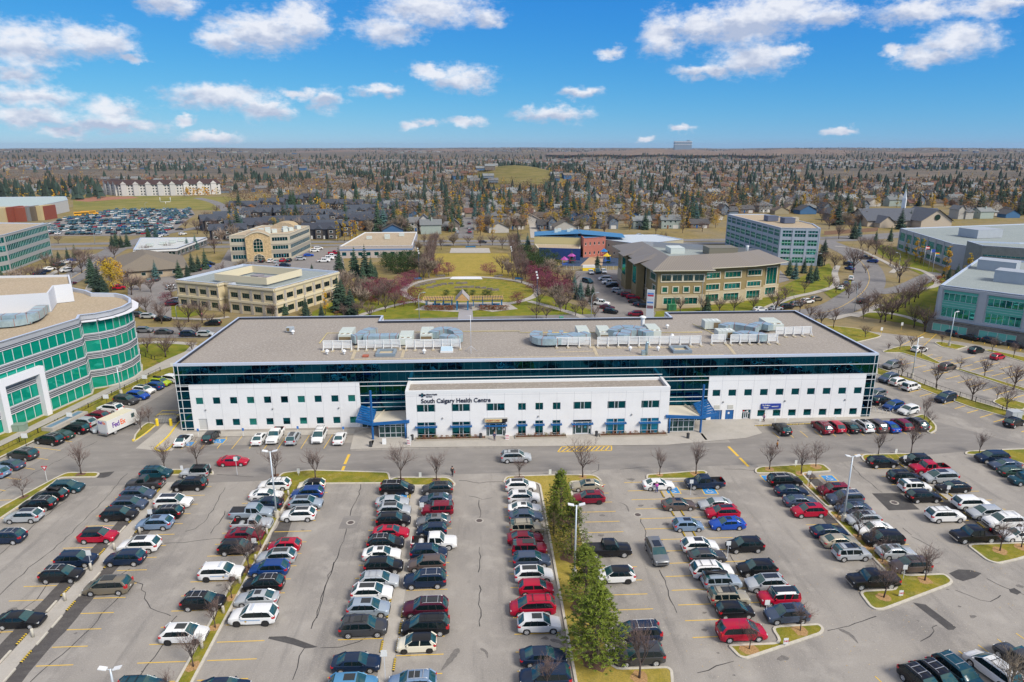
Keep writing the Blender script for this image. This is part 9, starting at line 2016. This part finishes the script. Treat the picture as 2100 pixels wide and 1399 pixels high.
# playground
def play(px,py,c1,c2,label,roofc):
    g=G(px,py); t=thing('play_structure',label,'play structure',(g.x,g.y,.05),.2,'playground climbing frames'); q=MB(); m1_=mat('play_%s'%roofc[0],c1,.5); m2_=mat('play2_%s'%roofc[0],c2,.5)
    for x in(-1.2,1.2):
        for y in(-1.2,1.2): q.tube([(x,y,0),(x,y,3.2)],.09,m1_,5)
    q.box(-1.2,1.2,-1.2,1.2,1.3,1.45,m1_); q.build('tower',t); q=MB(); q.tube([(0,0,3.2),(0,0,4.6)],[2.0,.05],m2_,4,smooth=False); q.build('roof',t); q=MB(); q.add([(1.2,-.5,1.5),(1.2,.5,1.5),(4.2,.5,.2),(4.2,-.5,.2),(1.2,-.5,1.3),(1.2,.5,1.3)],[(0,3,2,1),(4,5,2,3)],m1_); q.build('slide',t)
play(1157,548,(.02,.10,.45),(.45,.08,.35),'blue play tower with a pink roof, left end of the playground',['a']); play(1172,540,(.35,.03,.08),(.45,.08,.35),'red play tower with a pink roof behind the blue one',['b']); play(1244,540,(.02,.15,.55),(.80,.55,.03),'play tower with a yellow roof near the salmon wall',['c']); play(1238,530,(.35,.03,.08),(.02,.2,.5),'play tower with a blue roof near the salmon wall',['d'])
fence('low_fence','grey mesh fence along the near side of the playground',[(1132,553),(1200,554),(1275,553)],1.6,ALU,slat=False,post=3)
g=G(1207,555); t=thing('storage_box','yellow and white storage container in front of the playground','container',(g.x,g.y,0)); q=MB(); q.box(-2.6,2.6,-.8,.8,0,1.3,YK); q.build('base',t); q=MB(); q.box(-2.6,2.6,-.8,.8,1.3,2.3,SGW); q.build('top',t)
for i,(a,b,l) in enumerate([(1893,545,'red and white flag on a pole before the far right office'),(1912,560,'rainbow flag on a pole before the far right office'),(1904,552,'blue flag on a pole before the far right office')]):
    g=G(a,b); t=thing('flag_pole',l,'flag pole',(g.x,g.y,0),0,'flag poles by the right office'); q=MB(); q.tube([(0,0,0),(0,0,8.5)],.07,ALU,5); q.build('pole',t); q=MB()
    cs_=[[(.6,.02,.03),(.8,.8,.8),(.6,.02,.03)],[(.6,.02,.03),(.8,.5,.02),(.05,.35,.1),(.05,.1,.5)],[(.03,.08,.4)]][i]
    for k,c in enumerate(cs_): n_=len(cs_); q.quad((.05,0,8.4-1.2*(k+1)/n_),(1.8,.2,8.3-1.2*(k+1)/n_),(1.8,.2,8.3-1.2*k/n_),(.05,0,8.4-1.2*k/n_),mat('flag_%d_%d'%(i,k),c,.7))
    q.build('flag',t)
q=MB()
for a,b in [((1855,692),(1868,676))]: pass
# fallen leaves scattered over the near asphalt
lv=MB(); LM=[mat('leaf_litter_gold',(.55,.38,.15),.9),mat('leaf_litter_pale',(.55,.50,.38),.9)]
for k in range(900):
    x=rnd.uniform(10,64); y=rnd.uniform(44,84); s_=rnd.uniform(.03,.07); a=rnd.uniform(0,6.28); z=.02
    if x<14 and y>55: continue
    lv.quad((x+s_*math.cos(a),y+s_*math.sin(a),z),(x-s_*math.sin(a),y+s_*math.cos(a),z),(x-s_*math.cos(a),y-s_*math.sin(a),z+.01),(x+s_*math.sin(a),y-s_*math.cos(a),z),LM[k%2])
tag(lv.build('fallen_leaves'),'small dry leaves scattered over the parking lot','leaves',kind='stuff')
# ================================================================ HAZE
hz=MB(); hz.box(-15500,15500,-150,15500,-40,100,MATS['far_land']); ho=hz.build('haze'); ho.data.materials.clear(); hm_=bpy.data.materials.new('haze_air'); hm_.use_nodes=True; tt=hm_.node_tree; tt.nodes.clear(); oo=tt.nodes.new('ShaderNodeOutputMaterial'); pv_=tt.nodes.new('ShaderNodeVolumePrincipled'); pv_.inputs['Color'].default_value=(.62,.78,1,1); pv_.inputs['Density'].default_value=HAZE_D if 'HAZE_D' in globals() else 0.000034; pv_.inputs['Anisotropy'].default_value=.2; tt.links.new(pv_.outputs[0],oo.inputs['Volume']); ho.data.materials.append(hm_); tag(ho,kind='stuff')
# ================================================================ LABELS: tell look-alikes apart by where they stand
LMK=[(230,560,'by the left spruces'),(120,550,'on the left street'),(330,640,'left of the health centre'),(300,700,'at the rounded office'),(520,600,'by the cream office'),(550,500,'by the arched stone office'),(660,530,'in the stone office lot'),(730,530,'behind the low cream building'),(770,500,'by the low cream building'),(700,470,'by the yellow poplars'),(600,430,'among the dark townhouses'),(320,385,'near the long apartment block'),(330,430,'by the school field'),(330,510,'by the low white-roofed block'),(740,610,'left of the pergolas'),(870,540,'left of the park lawn'),(1060,540,'right of the park lawn'),(950,600,'at the pergolas'),(1130,610,'right of the pergolas'),(1190,600,'by the right park lot'),(1210,530,'at the daycare'),(1440,620,'before the brown-roofed office'),(1600,600,'beside the brown-roofed office'),(1580,500,'by the blue-grey office'),(1730,590,'left of the curving road'),(1850,630,'right of the curving road'),(1780,520,'at the top of the curving road'),(1950,560,'at the far right office'),(2000,690,'at the near right office'),(1850,440,'by the church'),(955,450,'on the residential street'),(1100,450,'by the alley'),(1090,375,'at the grassy knoll'),(820,400,'left of the residential street'),(1200,420,'behind the daycare'),(1350,430,'behind the brown-roofed office'),(1500,400,'above the blue-grey office'),(1700,400,'left of the church'),(2000,400,'right of the church'),(1400,360,'near the far right suburb edge'),(60,380,'above the school'),(1900,720,'in the upper east lot'),(2050,780,'in the right of the east lot')]
ONES=['','first','second','third','fourth','fifth','sixth','seventh','eighth','ninth','tenth','eleventh','twelfth','thirteenth','fourteenth','fifteenth','sixteenth','seventeenth','eighteenth','nineteenth']
TENS=['','','twenty','thirty','forty','fifty','sixty','seventy','eighty','ninety']
def ordw(k):
    if k<20: return ONES[k]
    if k%10==0: return TENS[k//10][:-1]+'ieth'
    return TENS[k//10]+'-'+ONES[k%10]
CUT=[(' among the buildings beyond the health centre',''),(' with a rounded purplish-brown crown along the roads behind the centre',' with a rounded crown'),(' in the suburb behind the centre',''),(' among the houses of the suburb',''),(' in the rows flanking the long park lawn',''),(' in the park beside the round lawn',''),(' in the park plantings',''),(' in the packed school parking lot, far left',' in the packed school lot'),(' in the cluster left of the park',''),('low rust-brown shrub','low rust-brown shrub'),(' in a front planting bed',' before the white front wall')]
lab={}
for o in list(C.objects):
    if o.parent is None and 'label' in o.keys(): lab.setdefault(o['label'],[]).append(o)
for l,os_ in lab.items():
    if len(os_)<2: continue
    base=l
    for a,b in CUT: base=base.replace(a,b)
    z={}
    for o in os_:
        p=PJ(tuple(o.location)) if o.location.length>1 else (0,0)
        if 'wheel stop' in l or 'front wall' in base or 'school lot' in base: k=''
        else: k=min(LMK,key=lambda q:(q[0]-p[0])**2+((q[1]-p[1])*2.2)**2)[2]
        if 'wheel stop' in l: k='%.0f'%round(o.location.x) if abs(o.rotation_euler.z)<1 else 'wall'
        z.setdefault(k,[]).append((p,o))
    for k,lst in z.items():
        if 'wheel stop' in l:
            lst.sort(key=lambda t:-t[1].location.y if k!='wall' else t[0][0])
            if k=='wall': w_='before the right wing'
            else:
                X=float(k); w_=('on the left concrete median' if X<-40 else 'on the central median' if X<0 else 'on the right middle median' if X<40 else 'on the far right median')+(', %s side'%('left' if round(X) in(-48,-49,-11,-10,27,round(xn+2.0)) else 'right'))
            for i,(p,o) in enumerate(lst): o['label']='%s wheel stop %s, %s from %s'%('pale concrete' if 'concrete wheel' in l else 'black and yellow',w_,ordw(i+1),'the left' if k=='wall' else 'the building')
        else:
            lst.sort(key=lambda t:t[0][0])
            for i,(p,o) in enumerate(lst): o['label']=('%s %s'%(base,k)).strip()+(', %s from the left'%ordw(i+1) if len(lst)>1 else '')
for o in C.objects:
    if o.parent is None and 'label' in o.keys() and len(o['label'].split())>16:
        s_=o['label'].replace('boxy SUV','SUV').replace('large SUV','SUV').replace('right middle','middle right').replace('open off-road car with black soft top','soft-top off-roader').replace('single cab pickup truck','short pickup').replace(' long grass',' grass'); wds=s_.split()
        if len(wds)>16: s_=s_.replace(' the row',' row').replace(' in the ',' in ',1)
        o['label']=' '.join(s_.split()[:16])

lab={}
for o in C.objects:
    if o.parent is None and 'label' in o.keys(): lab.setdefault(o['label'],[]).append(o)
for l,os_ in lab.items():
    if len(os_)==2:
        os_.sort(key=lambda o:o.location.y); w_=' '.join(l.split()[:13]); os_[0]['label']=w_+', the nearer one'; os_[1]['label']=w_+', the farther one'
